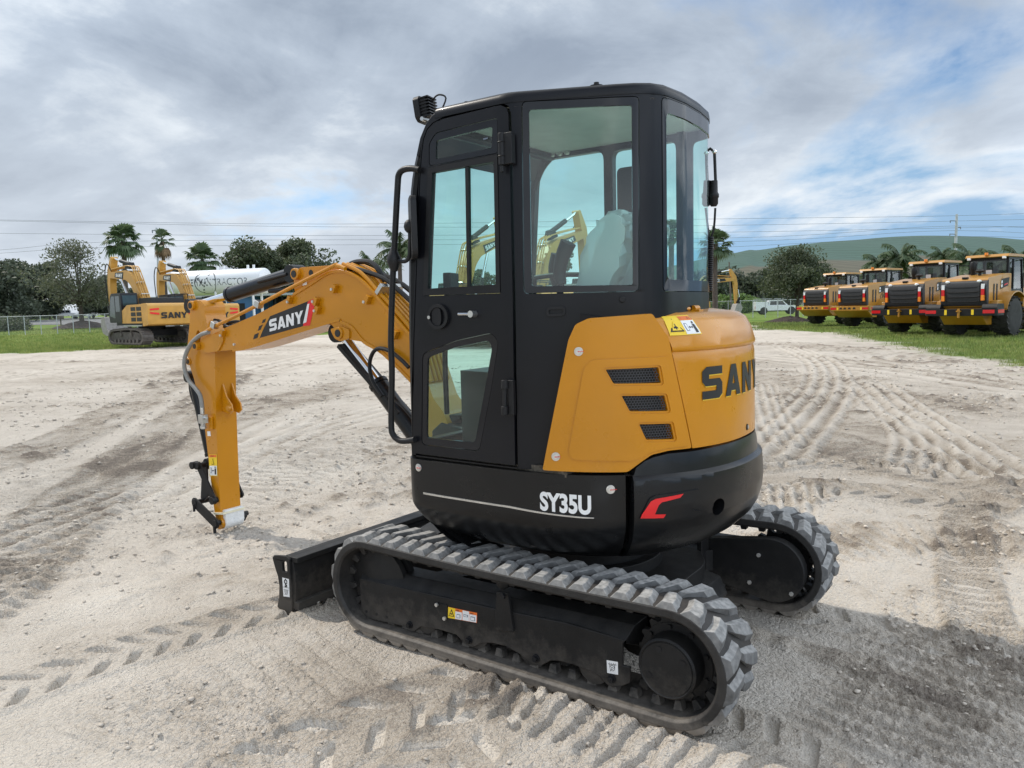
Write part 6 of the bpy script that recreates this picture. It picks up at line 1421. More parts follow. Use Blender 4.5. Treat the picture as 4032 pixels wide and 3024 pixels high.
# ---- pickups
M['whitecar'] = mat('white_car_paint', (.74,.76,.79), .25, var=.03, scale=1, coat=.6); M['carglass'] = mat('car_glass', (.02,.025,.03), .06, var=.1, spec=.8)
def pickup(label, rack=False):
    o = empty('pickup_truck'); tag(o, label, 'pickup truck'); P_ = M['whitecar']
    body = rounded([(-2.85,.55),(2.75,.55),(2.85,.75),(2.80,1.10),(1.35,1.22),(-2.85,1.22)], .06)
    mb = MB(); mb.prism(body, -.95, .95); B_ = mb.build('body', P_, o, bevel=.05)
    mb = MB(); mb.prism(rounded([(-1.15,1.2),(1.45,1.2),(.75,1.85),(.55,1.92),(-.9,1.92),(-1.05,1.85)],.06), -.82, .82); C_ = mb.build('cabin', P_, o, bevel=.05)
    for s in (-1,1):
        for q in (((-.95,1.28),(-.05,1.28),(-.05,1.80),(-.88,1.80)), ((.02,1.28),(1.15,1.28),(.68,1.80),(.02,1.80))): MB().add([(x,s*.826,z) for x, z in q], [(0,1,2,3)]).build('window', M['carglass'], C_, sharp=0)
    MB().add([(1.40,-.72,1.27),(1.40,.72,1.27),(.83,.68,1.82),(.83,-.68,1.82)], [(0,1,2,3)]).build('windscreen', M['carglass'], C_, sharp=0)
    for x in (-1.75,1.85):
        for s in (-1,1):
            mb = MB(); mb.cyl((x,s*.955,.55),(x,s*.958,.55),.48,24); mb.build('wheel_arch', M['ink'], B_)
            wheel(o, (x,s*.86,.40), .40, .26, M['steel'], s, 'wheel', 0)
    for s in (-1,1): MB().box((2.82,s*.72,.95),(.06,.36,.16)).build('headlight', M['lenswhite'], o, bevel=.01); MB().box((-2.86,s*.84,.98),(.04,.14,.36)).build('tail_light', M['lensred'], o)
    MB().box((2.85,0,.62),(.10,1.8,.16)).build('bumper', M['steel'], o)
    if rack:
        mb = MB(); mb.prism(rounded([(-2.8,1.2),(-1.18,1.2),(-1.18,1.72),(-2.8,1.78)],.04), -.9, .9); mb.build('utility_box', P_, o, bevel=.03)
        mb = MB()
        for y in (-.7,.7): mb.tube([(-2.7,y,1.75),(-2.7,y,2.12),(1.0,y,2.12),(1.0,y,1.85)], .03, 6, 1)
        for x in (-2.6,-1.5,-.5,.6): mb.tube([(x,-.7,2.12),(x,.7,2.12)], .03, 6, 1)
        mb.build('ladder_rack', M['galv'], o)
    return o
pk = pickup('white utility pickup with a ladder rack parked beyond the fence on the right', True); place(pk, 1676, 104, -78)
pk2 = pickup('white pickup on the road at left, seen left of the thin oak trunk'); place(pk2, 141, 168, 95)
o = empty('parked_car'); tag(o, 'white car parked on the road right of the thin oak trunk', 'car')
mb = MB(); mb.prism(rounded([(-2.3,.4),(2.3,.4),(2.35,.8),(1.3,.95),(.6,1.42),(-.9,1.45),(-1.9,.98),(-2.3,.92)],.12), -.88, .88); mb.build('body', M['whitecar'], o, bevel=.06)
for s in (-1,1): MB().add([(x,s*.885,z) for x, z in ((-1.6,.98),(1.1,.98),(.5,1.36),(-.85,1.38))], [(0,1,2,3)]).build('window', M['carglass'], o, sharp=0)
for x in (-1.4,1.4):
    for s in (-1,1): wheel(o, (x,s*.8,.33), .33, .22, M['steel'], s, 'wheel', 0)
place(o, 184, 166, -60)
# ================================================================== GROUND
def hashn(ix, iy, s): 
    h = (ix.astype(np.int64)*374761393 + iy.astype(np.int64)*668265263 + s*1274126177) & 0x7fffffff
    h = ((h ^ (h >> 13))*1274126177) & 0x7fffffff; return ((h ^ (h >> 16)) & 0xffff)/65535.0
def vnoise(x, y, s=0):
    ix = np.floor(x); iy = np.floor(y); fx = x-ix; fy = y-iy; fx = fx*fx*(3-2*fx); fy = fy*fy*(3-2*fy)
    a = hashn(ix,iy,s); b = hashn(ix+1,iy,s); c = hashn(ix,iy+1,s); d = hashn(ix+1,iy+1,s)
    return (a*(1-fx)+b*fx)*(1-fy)+(c*(1-fx)+d*fx)*fy
def fbm(x, y, sc, o=4, s=0, g=.5):
    t = 0; a = 1; n_ = 0
    for i in range(o): t = t+a*vnoise(x*sc+17.3*i, y*sc-9.1*i, s+i); n_ += a; a *= g; sc *= 2.03
    return t/n_
# fan-shaped sheet: fine near the photographer, coarse towards the horizon
ths = np.concatenate([np.linspace(-180,-50,40)[:-1], np.linspace(-50,50,900), np.linspace(50,180,40)[1:]])
rs_ = [.5]
while rs_[-1] < 6000:
    r_ = rs_[-1]; rs_.append(r_+max(.0026*r_, .42*r_*r_/1330 if r_ < 120 else .06*r_, .006))
rs_ = np.array(rs_)
TT, RR = np.meshgrid(np.radians(ths), rs_)
hv = math.atan2(_f2.y, _f2.x)
X = CAM.x+RR*np.cos(hv-TT); Y = CAM.y+RR*np.sin(hv-TT)
D_ = RR*np.cos(TT)
Z = terrain(X, Y)
def gp(*pts): return [onZ((a*VV, b_*VV)) for a, b_ in pts]
nearm = 1-sstep(9, 26, RR)
Z = Z + nearm*((fbm(X,Y,.55,3,1)-.5)*.050 + (fbm(X,Y,2.6,3,5)-.5)*.030)
crumb = fbm(X,Y,1.1,3,40)                                     # where the surface is loose and crumbly
rough = .35+1.5*sstep(.42,.62,crumb)
Z = Z + (1-sstep(5,14,RR))*rough*((fbm(X,Y,14,3,9)-.5)*.013 + (fbm(X,Y,42,2,15)-.5)*.015)
# churned crust further out: lumps that throw small shadows, in patches
md = sstep(3.5,7,RR)*(1-sstep(34,60,RR)); pz = sstep(.40,.60,fbm(X,Y,.35,3,140))
Z = Z + md*(.25+.9*pz)*((fbm(X,Y,5.5,3,142)-.5)*.062 + np.clip(vnoise(X*4.2,Y*4.2,146)-.72,0,1)*.15 + np.clip(vnoise(X*9,Y*9,147)-.75,0,1)*.11)
clod_shade = md*(.2+.9*pz)*(np.clip(vnoise(X*4.2,Y*4.2,146)-.70,0,1)*.9+np.clip(vnoise(X*9,Y*9,147)-.72,0,1)*.9)  # shaded side of the lumps put into the sand tone
# scattered clods and pebbles
c1 = vnoise(X*23, Y*23, 60); Z = Z + (1-sstep(4,11,RR))*np.clip(c1-.83,0,1)*.06*rough
c2_ = vnoise(X*60, Y*60, 61); Z = Z + (1-sstep(3,6,RR))*np.clip(c2_-.78,0,1)*.035*rough
tone = fbm(X,Y,.22,4,70)*.6+fbm(X,Y,1.3,4,75)*.4
tone = .5+(tone-.5)*.8+.03+.05*(1-sstep(3.5,7,RR))-clod_shade
def lane(pts, W, fn, blend=.05, taper=0):
    """apply fn(u, w) -> (dz, dtone, weight) along a path; u metres along, w across (-W..W)"""
    global Z, tone
    P = [p for p in pts]; Q = catmull(P, 6) if len(P) > 2 else P
    best = np.full(Z.shape, 1e9); U = np.zeros_like(Z); Wd = np.zeros_like(Z); acc = 0
    x0, x1 = min(p.x for p in Q)-W-.3, max(p.x for p in Q)+W+.3; y0, y1 = min(p.y for p in Q)-W-.3, max(p.y for p in Q)+W+.3
    sel = np.where((X > x0) & (X < x1) & (Y > y0) & (Y < y1)); xs_, ys_ = X[sel], Y[sel]
    bb = np.full(xs_.shape, 1e9); uu = np.zeros_like(xs_); ww = np.zeros_like(xs_)
    for a, b in zip(Q, Q[1:]):
        e = b-a; L_ = math.hypot(e.x, e.y)
        if L_ < 1e-6: continue
        tx_, ty_ = e.x/L_, e.y/L_; px, py = xs_-a.x, ys_-a.y; t = np.clip(px*tx_+py*ty_, 0, L_); dx, dy = px-t*tx_, py-t*ty_; d = np.hypot(dx, dy); w_ = px*(-ty_)+py*tx_
        k = d < bb; bb[k] = d[k]; uu[k] = (acc+t)[k]; ww[k] = (np.sign(w_)*d)[k]; acc += L_
    dz, dt, wt = fn(uu, ww, acc); wt = wt*(1-sstep(W, W+blend, bb))
    Z[sel] += dz*wt; tone[sel] += dt*wt
def ssq(x, k=6): return 1/(1+np.exp(-k*np.sin(x)*2))
def chevron(pitch, depth, W, skew, keep=.75):
    def f(u, w, L_):
        wob = vnoise(u*3, w*3, 90)*.05
        left = w > 0; ph = 2*math.pi*((u+np.abs(w)*skew+np.where(left,.5*pitch,0)+wob)/pitch)
        bar = sstep(.25,.6,np.sin(ph)) * sstep(.02,.06,np.abs(w)) * (1-sstep(W*.86,W*.98,np.abs(w)))
        rim = np.exp(-((np.abs(w)-W)/.04)**2)*.5
        er = sstep(.25,.5,fbm(u,w,1.7,2,91)+keep-.5)
        return (-depth*bar + depth*.25*(1-bar) + depth*rim*.5)*er, (bar*.42-.08)*er, np.ones_like(u)
    return f
def ladder(pitch, depth, W, tn=-.12):
    def f(u, w, L_):
        wob = (vnoise(u*2, w*2, 92)-.5)*.06
        s = np.sin(2*math.pi*(u+wob*.6)/pitch); bar = sstep(-.15,.45,s); er = sstep(.3,.6,fbm(u,w,1.1,3,93)+.20)
        ed = np.exp(-((np.abs(w)-W)/.05)**2)
        return (-depth*bar+depth*.3)*er+depth*.7*ed*vnoise(u*6,w*6,94), tn*(.20+1.1*(1-bar))*er*(.35+.65*sstep(.25,.6,fbm(u*.7,w*2.5,1.5,3,99))), np.ones_like(u)
    return f
def ribs(n_, depth, W):
    def f(u, w, L_): s = np.sin(math.pi*n_*w/W); return depth*1.5*s, .15*s+.05, np.full_like(u, .9)
    return f
lane(gp((-120,1550),(0,1508),(200,1440),(400,1378),(590,1325),(640,1312)), .185, chevron(.165,.034,.185,.75,.95))
lane(gp((480,1720),(620,1640),(800,1560),(960,1500),(1060,1470)), .22, chevron(.22,.028,.22,.75,.62))
lane(gp((900,1700),(1000,1600),(1080,1520),(1110,1490)), .2, chevron(.20,.022,.2,.75,.5))
lane(gp((-300,1420),(-60,1280),(120,1130),(300,980),(420,880),(520,800)), .38, ladder(.14,.046,.38,-.26), .2)
lane(gp((-260,1050),(0,1000),(180,930),(330,850),(430,790)), .42, ladder(.17,.046,.42,-.25), .2)
# trail behind the right-hand and left-hand tracks of the mini excavator
lane([V3((-.9,-.71,0)),V3((-1.6,-.62,0)),V3((-2.3,-.40,0)),V3((-2.9,.05,0))], .17, chevron(.20,.030,.17,.55,.9))
lane([V3((-.10,.98,0)),V3((-.5,.99,0)),V3((-.85,1.02,0)),V3((-1.2,1.12,0)),V3((-1.6,1.32,0)),V3((-2.0,1.6,0))], .15, ladder(.107,.026,.15,-.03), .07)
lane([V3((-1.0,.72,0)),V3((-1.3,.76,0)),V3((-1.75,.95,0)),V3((-2.3,1.3,0))], .2, chevron(.16,.030,.2,.45,.9))
lane([V3((.0,.93,0)),V3((-.8,.95,0)),V3((-1.4,1.05,0))], .05, lambda u, w, L_: (.03*np.ones_like(u)*(.4+.9*vnoise(u*7,w*7,95)), np.zeros_like(u), np.ones_like(u)), .05)
lane([V3((-.5,-.35,0)),V3((-1.4,-.15,0)),V3((-2.2,.25,0)),V3((-2.9,.8,0))], .05, lambda u, w, L_: (.035*vnoise(u*11,w*11,96), -.12*np.ones_like(u), np.ones_like(u)), .06)
lane(gp((2100,1090),(2080,1150),(2090,1230),(2110,1330),(2160,1420),(2240,1520)), .16, ladder(.105,.040,.16,-.10))
lane(gp((1640,1090),(1780,1062),(1960,1075),(2110,1095)), .30, chevron(.24,.060,.30,.7,.95))
lane(gp((1640,1010),(1760,1000),(1900,1015),(2060,1045),(2240,1090)), .26, chevron(.25,.062,.26,.6,.98))
lane(gp((1700,930),(1860,975),(2000,1000),(2120,1005)), .45, ladder(.16,.03,.45,-.14), .2)
lane(gp((1650,990),(1740,900),(1790,830),(1770,780),(1700,750)), .50, ribs(4,.018,.5), .12)
lane(gp((2180,1040),(2060,960),(1950,890),(1880,830)), .45, ribs(4,.016,.45), .12)
lane(gp((2000,1010),(2000,950),(1960,900)), .40, ribs(5,.008,.4), .1)
lane(gp((1640,830),(1660,900),(1700,960)), .30, ribs(4,.010,.3), .1)
lane(gp((1640,1100),(1690,1110),(1690,1060)), .2, ribs(4,.01,.2), .1)
for i, (a, b_, w_) in enumerate((((350,1080),(640,905),.5), ((520,1060),(900,930),.4), ((520,980),(880,870),.45), ((500,900),(900,800),.6), ((560,800),(850,740),.8), ((0,860),(420,800),.7), ((0,820),(400,775),.8), ((1700,800),(2212,870),.6), ((1640,770),(2212,840),.9), ((1640,740),(2000,780),.9), ((0,1180),(330,1060),.4))):
    lane(gp(a, ((a[0]+b_[0])/2, (a[1]+b_[1])/2-6), b_), w_, ladder(.18,.032,w_,(-.16,.10,-.10)[i % 3]) if i % 2 else ribs(3,.008,w_), .3)
for (a, m_, b_, w_, p_, d_, t_) in (((250,1640),(480,1500),(760,1400),.3,.13,.014,-.06), ((0,1100),(250,1010),(600,880),.45,.14,.02,-.14), ((450,1160),(700,1060),(900,1020),.35,.12,.014,-.08),
        ((420,860),(640,790),(900,770),.5,.15,.02,-.16), ((0,780),(300,780),(650,760),.6,.18,.02,-.12), ((540,1000),(700,900),(720,800),.3,.14,.016,-.12), ((1640,1200),(1900,1160),(2212,1180),.3,.12,.02,-.08),
        ((1660,760),(1900,790),(2212,830),.5,.17,.018,-.14), ((1640,890),(1900,850),(2212,900),.45,.15,.018,-.12), ((1640,800),(1700,850),(1900,930),.4,.15,.016,-.10), ((1900,1640),(2050,1480),(2212,1380),.25,.11,.02,-.06)):
    lane(gp(a, m_, b_), w_, ladder(p_, d_, w_, t_), .2)
# small heaps right of the machine
for (px, py, r_, h_) in ((2190,1065,.42,.13),(1760,1060,.30,.08),(2230,1190,.35,.10),(1440,1180,.25,.05),(830,930,.5,.06),(870,1000,.5,.05)):
    c = onZ((px*VV,py*VV)); d = np.hypot(X-c.x, Y-c.y)/r_; Z = Z+h_*np.exp(-d*d*1.6)*(.7+.6*fbm(X,Y,5,3,97)); tone = tone-.10*np.exp(-d*d*1.5)
for (px, py, r_, v_) in ((210,1300,.35,.30),(700,1040,1.0,.25),(560,1030,.6,.22),(1060,1500,.16,-.35),(330,1010,.6,-.25),(520,860,1.0,-.18),(600,720,3,.05),(780,1490,.3,-.2)):
    c = onZ((px*VV,py*VV)); d = np.hypot(X-c.x, Y-c.y)/r_; tone = tone+v_*np.exp(-d*d*1.4)*(.3+1.4*fbm(X,Y,3,3,98))
# under the rubber tracks the sand is pressed flat
for s in (-1, 1):
    k = (np.abs(X) < 1.0) & (np.abs(Y-s*.71) < .16); Z[k] = np.minimum(Z[k], .006)
kz = (np.hypot(X-3.33, Y) < .2); Z[kz] = np.minimum(Z[kz], .015)
kz = (np.abs(X-1.5) < .08) & (np.abs(Y) < .88); Z[kz] = np.minimum(Z[kz], .01)
Z = Z-.012*np.exp(-((np.hypot(X,Y)/3)**2))*0
# grass areas
gl = [(p.x, p.y) for p in gp((-900,772),(-200,766),(60,764),(200,757),(330,751),(440,747),(520,740),(560,728))]
sand_far = [far(700,62), far(900,70), far(1300,66), far(1580,62), far(1612,58)]
gr = [(p.x, p.y) for p in gp((1640,713),(1720,713),(1790,722),(1850,733),(1990,757),(2120,782),(2212,796),(2700,880),(3600,1080))]
back = onZ((5200*VV,1700*VV))
poly = gl+[(p.x, p.y) for p in sand_far]+gr
q = CAM-_f2*30; poly += [((q+_r2*40).x, (q+_r2*40).y), ((q-_r2*60).x, (q-_r2*60).y)]
def inside(x, y, poly):
    c = np.zeros(x.shape, bool)
    for i in range(len(poly)):
        (x0, y0), (x1, y1) = poly[i-1], poly[i]
        if y0 == y1: continue
        k = ((y0 > y) != (y1 > y)) & (x < (x1-x0)*(y-y0)/(y1-y0)+x0); c ^= k
    return c
def segdist(x, y, poly):
    d = np.full(x.shape, 1e9)
    for (x0, y0), (x1, y1) in zip(poly, poly[1:]):
        ex, ey = x1-x0, y1-y0; t = np.clip(((x-x0)*ex+(y-y0)*ey)/(ex*ex+ey*ey), 0, 1); d = np.minimum(d, np.hypot(x-x0-t*ex, y-y0-t*ey))
    return d
def grassmask(x, y):
    ins = inside(x, y, poly); d = segdist(x, y, poly[:len(gl)+len(sand_far)+len(gr)]); sd = np.where(ins, -d, d)
    w_ = (fbm(x, y, .5, 4, 110)-.5)*3.2+(fbm(x, y, 2.5, 3, 115)-.5)*1.6
    return sstep(-.6, .9, sd+w_), sd
GM, SD = grassmask(X, Y)
nr, nc = X.shape; nv = nr*nc
me = bpy.data.meshes.new('ground')
co = np.stack([X, Y, Z], -1).reshape(-1, 3).astype(np.float32)
ii = np.arange(nv).reshape(nr, nc); qd = np.stack([ii[:-1,:-1], ii[:-1,1:], ii[1:,1:], ii[1:,:-1]], -1).reshape(-1, 4)[:, ::-1]
me.vertices.add(nv); me.vertices.foreach_set('co', co.ravel()); me.loops.add(len(qd)*4); me.loops.foreach_set('vertex_index', qd.ravel().astype(np.int32))
me.polygons.add(len(qd)); me.polygons.foreach_set('loop_start', np.arange(0, len(qd)*4, 4, dtype=np.int32)); me.polygons.foreach_set('use_smooth', np.ones(len(qd), bool)); me.update(calc_edges=True)
for nm, ar in (('grass', GM), ('tone', tone), ('open', sstep(4,9,RR))):
    at_ = me.attributes.new(nm, 'FLOAT', 'POINT'); at_.data.foreach_set('value', ar.ravel().astype(np.float32))
gm = bpy.data.materials.new('sand_and_grass'); gm.use_nodes = True; n = gm.node_tree.nodes; l = gm.node_tree.links; b = n['Principled BSDF']; b.inputs['Roughness'].default_value = .95; b.inputs['Specular IOR Level'].default_value = .15
def att(nm): a = n.new('ShaderNodeAttribute'); a.attribute_name = nm; return a.outputs['Fac']
tc = n.new('ShaderNodeTexCoord')
def nz(sc, det=5, rough=.6):
    t = n.new('ShaderNodeTexNoise'); t.inputs['Scale'].default_value = sc; t.inputs['Detail'].default_value = det; t.inputs['Roughness'].default_value = rough; l.new(tc.outputs['Object'], t.inputs[0]); return t.outputs[0]
def mth(op, a, b_=None, c=None):
    m = n.new('ShaderNodeMath'); m.operation = op
    for i, x in enumerate((a, b_, c)):
        if x is None: continue
        if isinstance(x, (int, float)): m.inputs[i].default_value = x
        else: l.new(x, m.inputs[i])
    return m.outputs[0]
tn = mth('ADD', att('tone'), mth('MULTIPLY', mth('SUBTRACT', nz(3.1,8,.65), .5), .55)); tn = mth('ADD', tn, mth('MULTIPLY', mth('SUBTRACT', nz(55,4,.7), .5), .55)); tn = mth('ADD', tn, mth('MULTIPLY', mth('SUBTRACT', nz(210,2,.6), .5), .35))
r = n.new('ShaderNodeValToRGB'); e = r.color_ramp.elements; e[0].position = .16; e[0].color = (.25,.21,.172,1); e[1].position = .90; e[1].color = (.71,.645,.56,1)
for p_, c_ in ((.32,(.44,.378,.308,1)),(.48,(.56,.498,.425,1)),(.66,(.64,.575,.495,1))): x_ = e.new(p_); x_.color = c_
l.new(tn, r.inputs[0])
g1 = n.new('ShaderNodeValToRGB'); e = g1.color_ramp.elements; e[0].position = .28; e[0].color = (.075,.125,.022,1); e[1].position = .75; e[1].color = (.33,.31,.12,1)
for p_, c_ in ((.45,(.125,.20,.035,1)),(.60,(.20,.25,.055,1))): x_ = e.new(p_); x_.color = c_
l.new(mth('ADD', mth('MULTIPLY', nz(.22,6), .7), mth('MULTIPLY', nz(4,5,.7), .3)), g1.inputs[0])
mx = n.new('ShaderNodeMix'); mx.data_type = 'RGBA'; l.new(att('grass'), mx.inputs[0]); l.new(r.outputs[0], mx.inputs[6]); l.new(g1.outputs[0], mx.inputs[7]); l.new(mx.outputs[2], b.inputs['Base Color'])
def vor(sc):
    v_ = n.new('ShaderNodeTexVoronoi'); v_.inputs['Scale'].default_value = sc; l.new(tc.outputs['Object'], v_.inputs['Vector']); return v_.outputs['Distance']
gr1 = vor(46); gr2 = vor(120)
bp_ = n.new('ShaderNodeBump'); bp_.inputs['Strength'].default_value = 1.0; bp_.inputs['Distance'].default_value = .020
l.new(mth('ADD', mth('MULTIPLY', nz(38,5,.7), .8), mth('ADD', mth('MULTIPLY', nz(190,3,.6), .3), mth('ADD', mth('MULTIPLY', gr1, -.55), mth('MULTIPLY', gr2, -.4)))), bp_.inputs['Height'])
b2 = n.new('ShaderNodeBump'); b2.inputs['Distance'].default_value = .09; l.new(mth('MULTIPLY', att('open'), .62), b2.inputs['Strength']); l.new(mth('ADD', mth('MULTIPLY', nz(6.5,9,.72), .8), mth('MULTIPLY', nz(19,5,.7), .35)), b2.inputs['Height']); l.new(bp_.outputs[0], b2.inputs['Normal']); l.new(b2.outputs[0], b.inputs['Normal'])
me.materials.append(gm); go = bpy.data.objects.new('ground', me); COL.objects.link(go); tag(go, kind='structure')
# ---- loose clods and pebbles lying on the sand
rp = np.random.default_rng(11)
ci, cj = np.where((RR > 2.3) & (RR < 24) & (GM < .3) & (np.abs(np.degrees(TT)) < 46) & ~((np.abs(X) < 1.3) & (np.abs(Y) < .9)))
rc = RR[ci, cj]; drr = np.maximum(.0026*rc, np.maximum(.42*rc*rc/1330, .006)); wt = rc*drr*(.12+1.8*sstep(.40,.62,crumb[ci, cj])+1.2*pz[ci, cj]*sstep(4,8,rc))/(1+(rc/5.5)**2.2); wt /= wt.sum()
pk_ = rp.choice(len(ci), 11000, p=wt); ci, cj = ci[pk_], cj[pk_]; m_ = len(ci)
px_, py_, pz_ = X[ci, cj], Y[ci, cj], Z[ci, cj]; rr_ = (.0035+.0085*rp.random(m_)**3)*(.8+RR[ci, cj]*.17)
oc = np.array([(1,0,0),(0,1,0),(-1,0,0),(0,-1,0),(0,0,1),(0,0,-.6),(.62,.62,.5),(-.62,.62,.5),(-.62,-.62,.5),(.62,-.62,.5)])
fc = np.array([(0,6,9),(6,0,1),(1,7,6),(7,1,2),(2,8,7),(8,2,3),(3,9,8),(9,3,0),(6,7,4),(7,8,4),(8,9,4),(9,6,4),(1,0,5),(2,1,5),(3,2,5),(0,3,5)])
an = rp.random(m_)*6.28; ca, sa = np.cos(an), np.sin(an); jit = .65+.7*rp.random((m_, 10, 1)); q = oc[None]*jit*np.stack([np.ones(m_), .6+.5*rp.random(m_), .45+.4*rp.random(m_)], -1)[:, None]*rr_[:, None, None]
vx_ = q[..., 0]*ca[:, None]-q[..., 1]*sa[:, None]+px_[:, None]; vy_ = q[..., 0]*sa[:, None]+q[..., 1]*ca[:, None]+py_[:, None]; vz_ = q[..., 2]+(pz_+rr_*.18)[:, None]
gme = bpy.data.meshes.new('gravel'); gme.vertices.add(m_*10); gme.vertices.foreach_set('co', np.stack([vx_, vy_, vz_], -1).reshape(-1).astype(np.float32))
fi = (fc[None]+np.arange(m_)[:, None, None]*10).reshape(-1, 3); gme.loops.add(fi.size); gme.loops.foreach_set('vertex_index', fi.ravel().astype(np.int32)); gme.polygons.add(len(fi)); gme.polygons.foreach_set('loop_start', np.arange(0, fi.size, 3, dtype=np.int32)); gme.update(calc_edges=True)
M['clod'] = mat('dry_sand_clods', (.50,.44,.37), .95, var=.35, scale=5, spec=.15); gme.materials.append(M['clod']); gvo = bpy.data.objects.new('gravel', gme); COL.objects.link(gvo); tag(gvo, 'loose pebbles and small dry clods scattered over the sand', 'gravel', kind='stuff')
# ---- asphalt road on the far left
M['asphalt'] = mat('pale_asphalt', (.15,.15,.15), .9, var=.12, scale=.6)
mb = MB(); k = 40; vs = []
for i in range(k+1):
    vx = -400+i*(830/k)
    for dp in (107+14*(1-sstep(20,330,np.array(float(vx)))), 178): p = far(vx, float(dp), .05); vs.append(p)
mb.add(vs, [(2*i,2*i+2,2*i+3,2*i+1) for i in range(k)]); tag(mb.build('road', M['asphalt'], None, 0), kind='structure')
# ---- grass blades
M['blade'] = leafmat('grass_blades', (.10,.17,.030), (.32,.33,.11), .5)
rg = np.random.default_rng(5)
def blades(name, npts, dmin, dmax, vmin, vmax, h0, h1, w0):
    d = dmin*(dmax/dmin)**rg.random(npts); vx = vmin+(vmax-vmin)*rg.random(npts)
    lat = (vx*VV-CX)/FPX; x = CAM.x+d*_f2.x+d*lat*_r2.x; y = CAM.y+d*_f2.y+d*lat*_r2.y
    g_, sd_ = grassmask(x, y); k = (g_ > .25+.7*rg.random(npts)); x, y, d, sd_ = x[k], y[k], d[k], sd_[k]; m_ = len(x)
    z = terrain(x, y); patch = fbm(x, y, .35, 3, 130); h = (h0+(h1-h0)*rg.random(m_))*(.45+1.1*patch); a = rg.random(m_)*2*np.pi; w_ = w0*(.5+d/30); lx = h*.5*(rg.random(m_)-.5)*2; ly = h*.5*(rg.random(m_)-.5)*2
    V_ = np.zeros((m_, 3, 3), np.float32); V_[:,0] = np.stack([x-w_*np.cos(a), y-w_*np.sin(a), z-.01], -1); V_[:,1] = np.stack([x+w_*np.cos(a), y+w_*np.sin(a), z-.01], -1); V_[:,2] = np.stack([x+lx, y+ly, z+h], -1)
    me = bpy.data.meshes.new(name); me.vertices.add(m_*3); me.vertices.foreach_set('co', V_.ravel()); me.loops.add(m_*3); me.loops.foreach_set('vertex_index', np.arange(m_*3, dtype=np.int32)); me.polygons.add(m_); me.polygons.foreach_set('loop_start', np.arange(0, m_*3, 3, dtype=np.int32)); me.update(calc_edges=True)
    me.materials.append(M['blade']); o = bpy.data.objects.new(name, me); COL.objects.link(o); return o
tag(blades('grass', 90000, 11, 64, 1560, 2500, .06, .17, .009), 'green and straw coloured grass under the row of wheel loaders on the right', 'grass', kind='stuff')
tag(blades('grass', 70000, 30, 100, -200, 620, .06, .20, .009), 'bright green lawn around the excavators and fence on the left', 'grass', kind='stuff')
# ------------------------------------------------------------------ light
EL, AZ = R(48), R(5)
sun = bpy.data.lights.new('sun', 'SUN'); sun.energy = 3.3; sun.angle = R(1.4); sun.color = (1, .94, .84)
so = bpy.data.objects.new('sun', sun); COL.objects.link(so)
sd = V3((math.cos(AZ)*math.cos(EL), math.sin(AZ)*math.cos(EL), math.sin(EL)))
so.rotation_euler = (-sd).to_track_quat('-Z', 'Y').to_euler(); so.location = (0, 0, 30)
w = bpy.data.worlds.new("World"); scene.world = w; w.use_nodes = True
n = w.node_tree.nodes; l = w.node_tree.links; n.clear()
out = n.new('ShaderNodeOutputWorld')
sky = n.new('ShaderNodeTexSky'); sky.sky_type = 'NISHITA'; sky.sun_disc = False; sky.sun_elevation = EL; sky.sun_rotation = math.pi/2-AZ
sky.air_density = 1.0; sky.dust_density = 0.0; sky.ozone_density = 3.0
cbs = n.new('ShaderNodeCombineXYZ')
bg1 = n.new('ShaderNodeBackground'); bg1.inputs[1].default_value = .13; l.new(sky.outputs[0], bg1.inputs[0])
tc = n.new('ShaderNodeTexCoord'); sp = n.new('ShaderNodeSeparateXYZ'); l.new(tc.outputs['Generated'], sp.inputs[0])
def math_(op, a, b=None):
    m = n.new('ShaderNodeMath'); m.operation = op
    for i, x in enumerate((a, b)):
        if x is None: continue
        if isinstance(x, (int, float)): m.inputs[i].default_value = x
        else: l.new(x, m.inputs[i])
    return m.outputs[0]
l.new(sp.outputs[0], cbs.inputs[0]); l.new(sp.outputs[1], cbs.inputs[1]); l.new(math_('MAXIMUM', sp.outputs[2], .16), cbs.inputs[2]); l.new(cbs.outputs[0], sky.inputs[0])
zz = math_('ADD', math_('MAXIMUM', sp.outputs[2], 0.0), .30)
cb = n.new('ShaderNodeCombineXYZ'); l.new(math_('DIVIDE', sp.outputs[0], zz), cb.inputs[0]); l.new(math_('DIVIDE', sp.outputs[1], zz), cb.inputs[1])
def noise(scale, det, loc, dist=0, rough=.55):
    mp = n.new('ShaderNodeMapping'); mp.inputs[1].default_value = loc; l.new(cb.outputs[0], mp.inputs[0])
    t = n.new('ShaderNodeTexNoise'); t.inputs['Scale'].default_value = scale; t.inputs['Detail'].default_value = det; t.inputs['Distortion'].default_value = dist; t.inputs['Roughness'].default_value = rough
    l.new(mp.outputs[0], t.inputs['Vector']); return t.outputs['Fac']
def ramp(fac, *st):
    r = n.new('ShaderNodeValToRGB'); e = r.color_ramp.elements
    while len(e) < len(st): e.new(.5)
    for el, (p, c) in zip(e, st): el.position = p; el.color = (c if len(c) == 4 else c+(1,)) if isinstance(c, tuple) else (c, c, c, 1)
    l.new(fac, r.inputs[0]); return r.outputs[0]
LOC = (-19.48, -11.33, 0)
dens = noise(.95, 10, LOC, .35, .58)
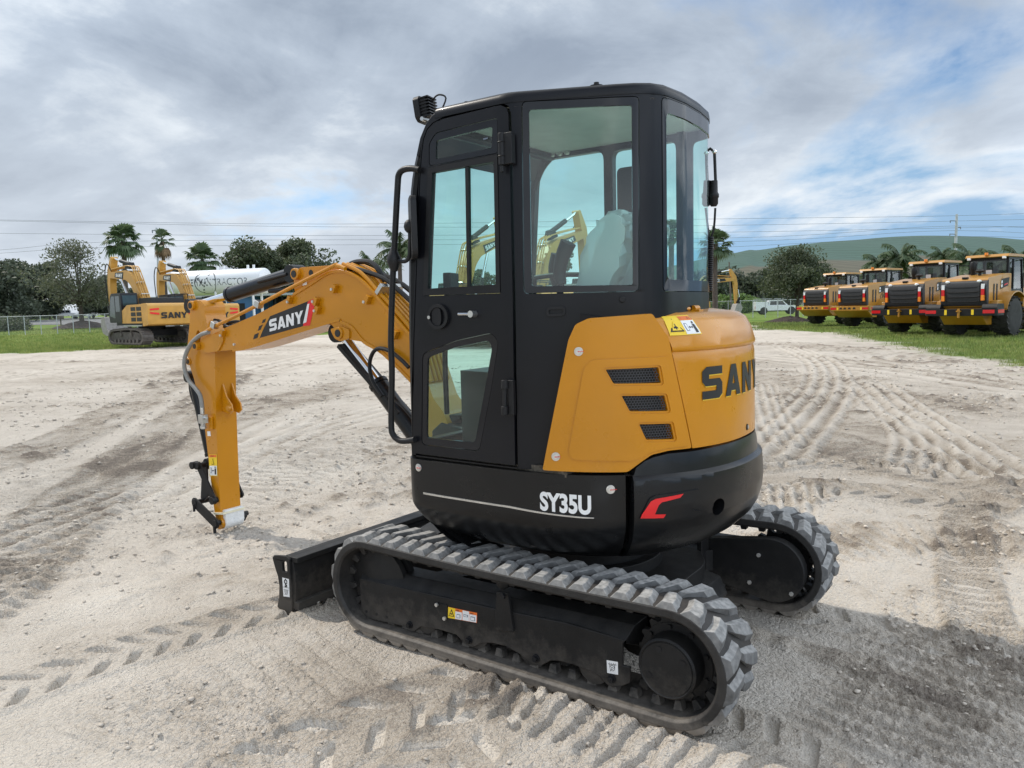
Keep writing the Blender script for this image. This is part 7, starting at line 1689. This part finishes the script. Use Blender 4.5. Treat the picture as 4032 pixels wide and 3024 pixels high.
# the cloud deck thins out low in the south (right of the view) and closes up over the northern horizon
side = math_('ADD', math_('MULTIPLY', sp.outputs[0], -.81), math_('MULTIPLY', sp.outputs[1], -.584))
low = ramp(sp.outputs[2], (.04, 1.0), (.30, 0.0))
bias = math_('MULTIPLY', low, ramp(side, (.20, 0.0), (.52, 1.0)))
closed = math_('MULTIPLY', ramp(sp.outputs[2], (0.0, 1.0), (.14, 0.0)), ramp(side, (-.3, 1.0), (.30, 0.15)))
densb = math_('ADD', math_('SUBTRACT', dens, math_('MULTIPLY', bias, .13)), math_('MULTIPLY', closed, .12))
cover = ramp(densb, (.385, 0.0), (.485, 1.0))
big = noise(.62, 5, (LOC[0]+6.6, LOC[1]-5.2, 0), .3, .5)
fine = noise(2.6, 8, (LOC[0]-3.3, LOC[1]+4.1, 0), .6, .6)
thick = math_('ADD', math_('MULTIPLY', dens, .55), math_('MULTIPLY', big, .45)); thick = math_('SUBTRACT', thick, .022); thick = math_('ADD', thick, math_('MULTIPLY', math_('SUBTRACT', fine, .5), .22))
ccol = ramp(thick, (.37, (.92, .94, .95)), (.44, (.73, .79, .85)), (.50, (.45, .52, .615)), (.57, (.305, .365, .455)), (.68, (.24, .29, .375)))
haze = ramp(sp.outputs[2], (0.0, 1.0), (.30, 0.0))
mxh = n.new('ShaderNodeMix'); mxh.data_type = 'RGBA'; l.new(math_('MULTIPLY', haze, .55), mxh.inputs[0]); l.new(ccol, mxh.inputs[6]); mxh.inputs[7].default_value = (.76, .81, .86, 1)
# clouds opposite the sun, out of view, brightened as added fill, as if front-lit
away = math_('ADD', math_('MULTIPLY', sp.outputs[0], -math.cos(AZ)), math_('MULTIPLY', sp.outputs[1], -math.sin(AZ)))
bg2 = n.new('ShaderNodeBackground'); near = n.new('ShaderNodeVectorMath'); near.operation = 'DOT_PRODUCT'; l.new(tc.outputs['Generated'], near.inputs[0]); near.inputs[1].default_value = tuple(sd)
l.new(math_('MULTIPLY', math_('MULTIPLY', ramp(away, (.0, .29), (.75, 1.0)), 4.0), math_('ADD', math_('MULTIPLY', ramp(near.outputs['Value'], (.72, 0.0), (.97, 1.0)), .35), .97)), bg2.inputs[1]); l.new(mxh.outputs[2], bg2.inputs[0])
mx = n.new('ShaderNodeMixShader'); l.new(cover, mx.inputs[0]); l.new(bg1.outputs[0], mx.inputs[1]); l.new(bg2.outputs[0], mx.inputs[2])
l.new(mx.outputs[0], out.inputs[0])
# ------------------------------------------------------------------ render settings
scene.render.engine = 'CYCLES'
scene.view_settings.view_transform = 'Standard'; scene.view_settings.look = 'None'; scene.view_settings.exposure = 0
scene.cycles.transparent_max_bounces = 16; scene.cycles.max_bounces = 8
try: scene.cycles.use_denoising = True
except Exception: pass
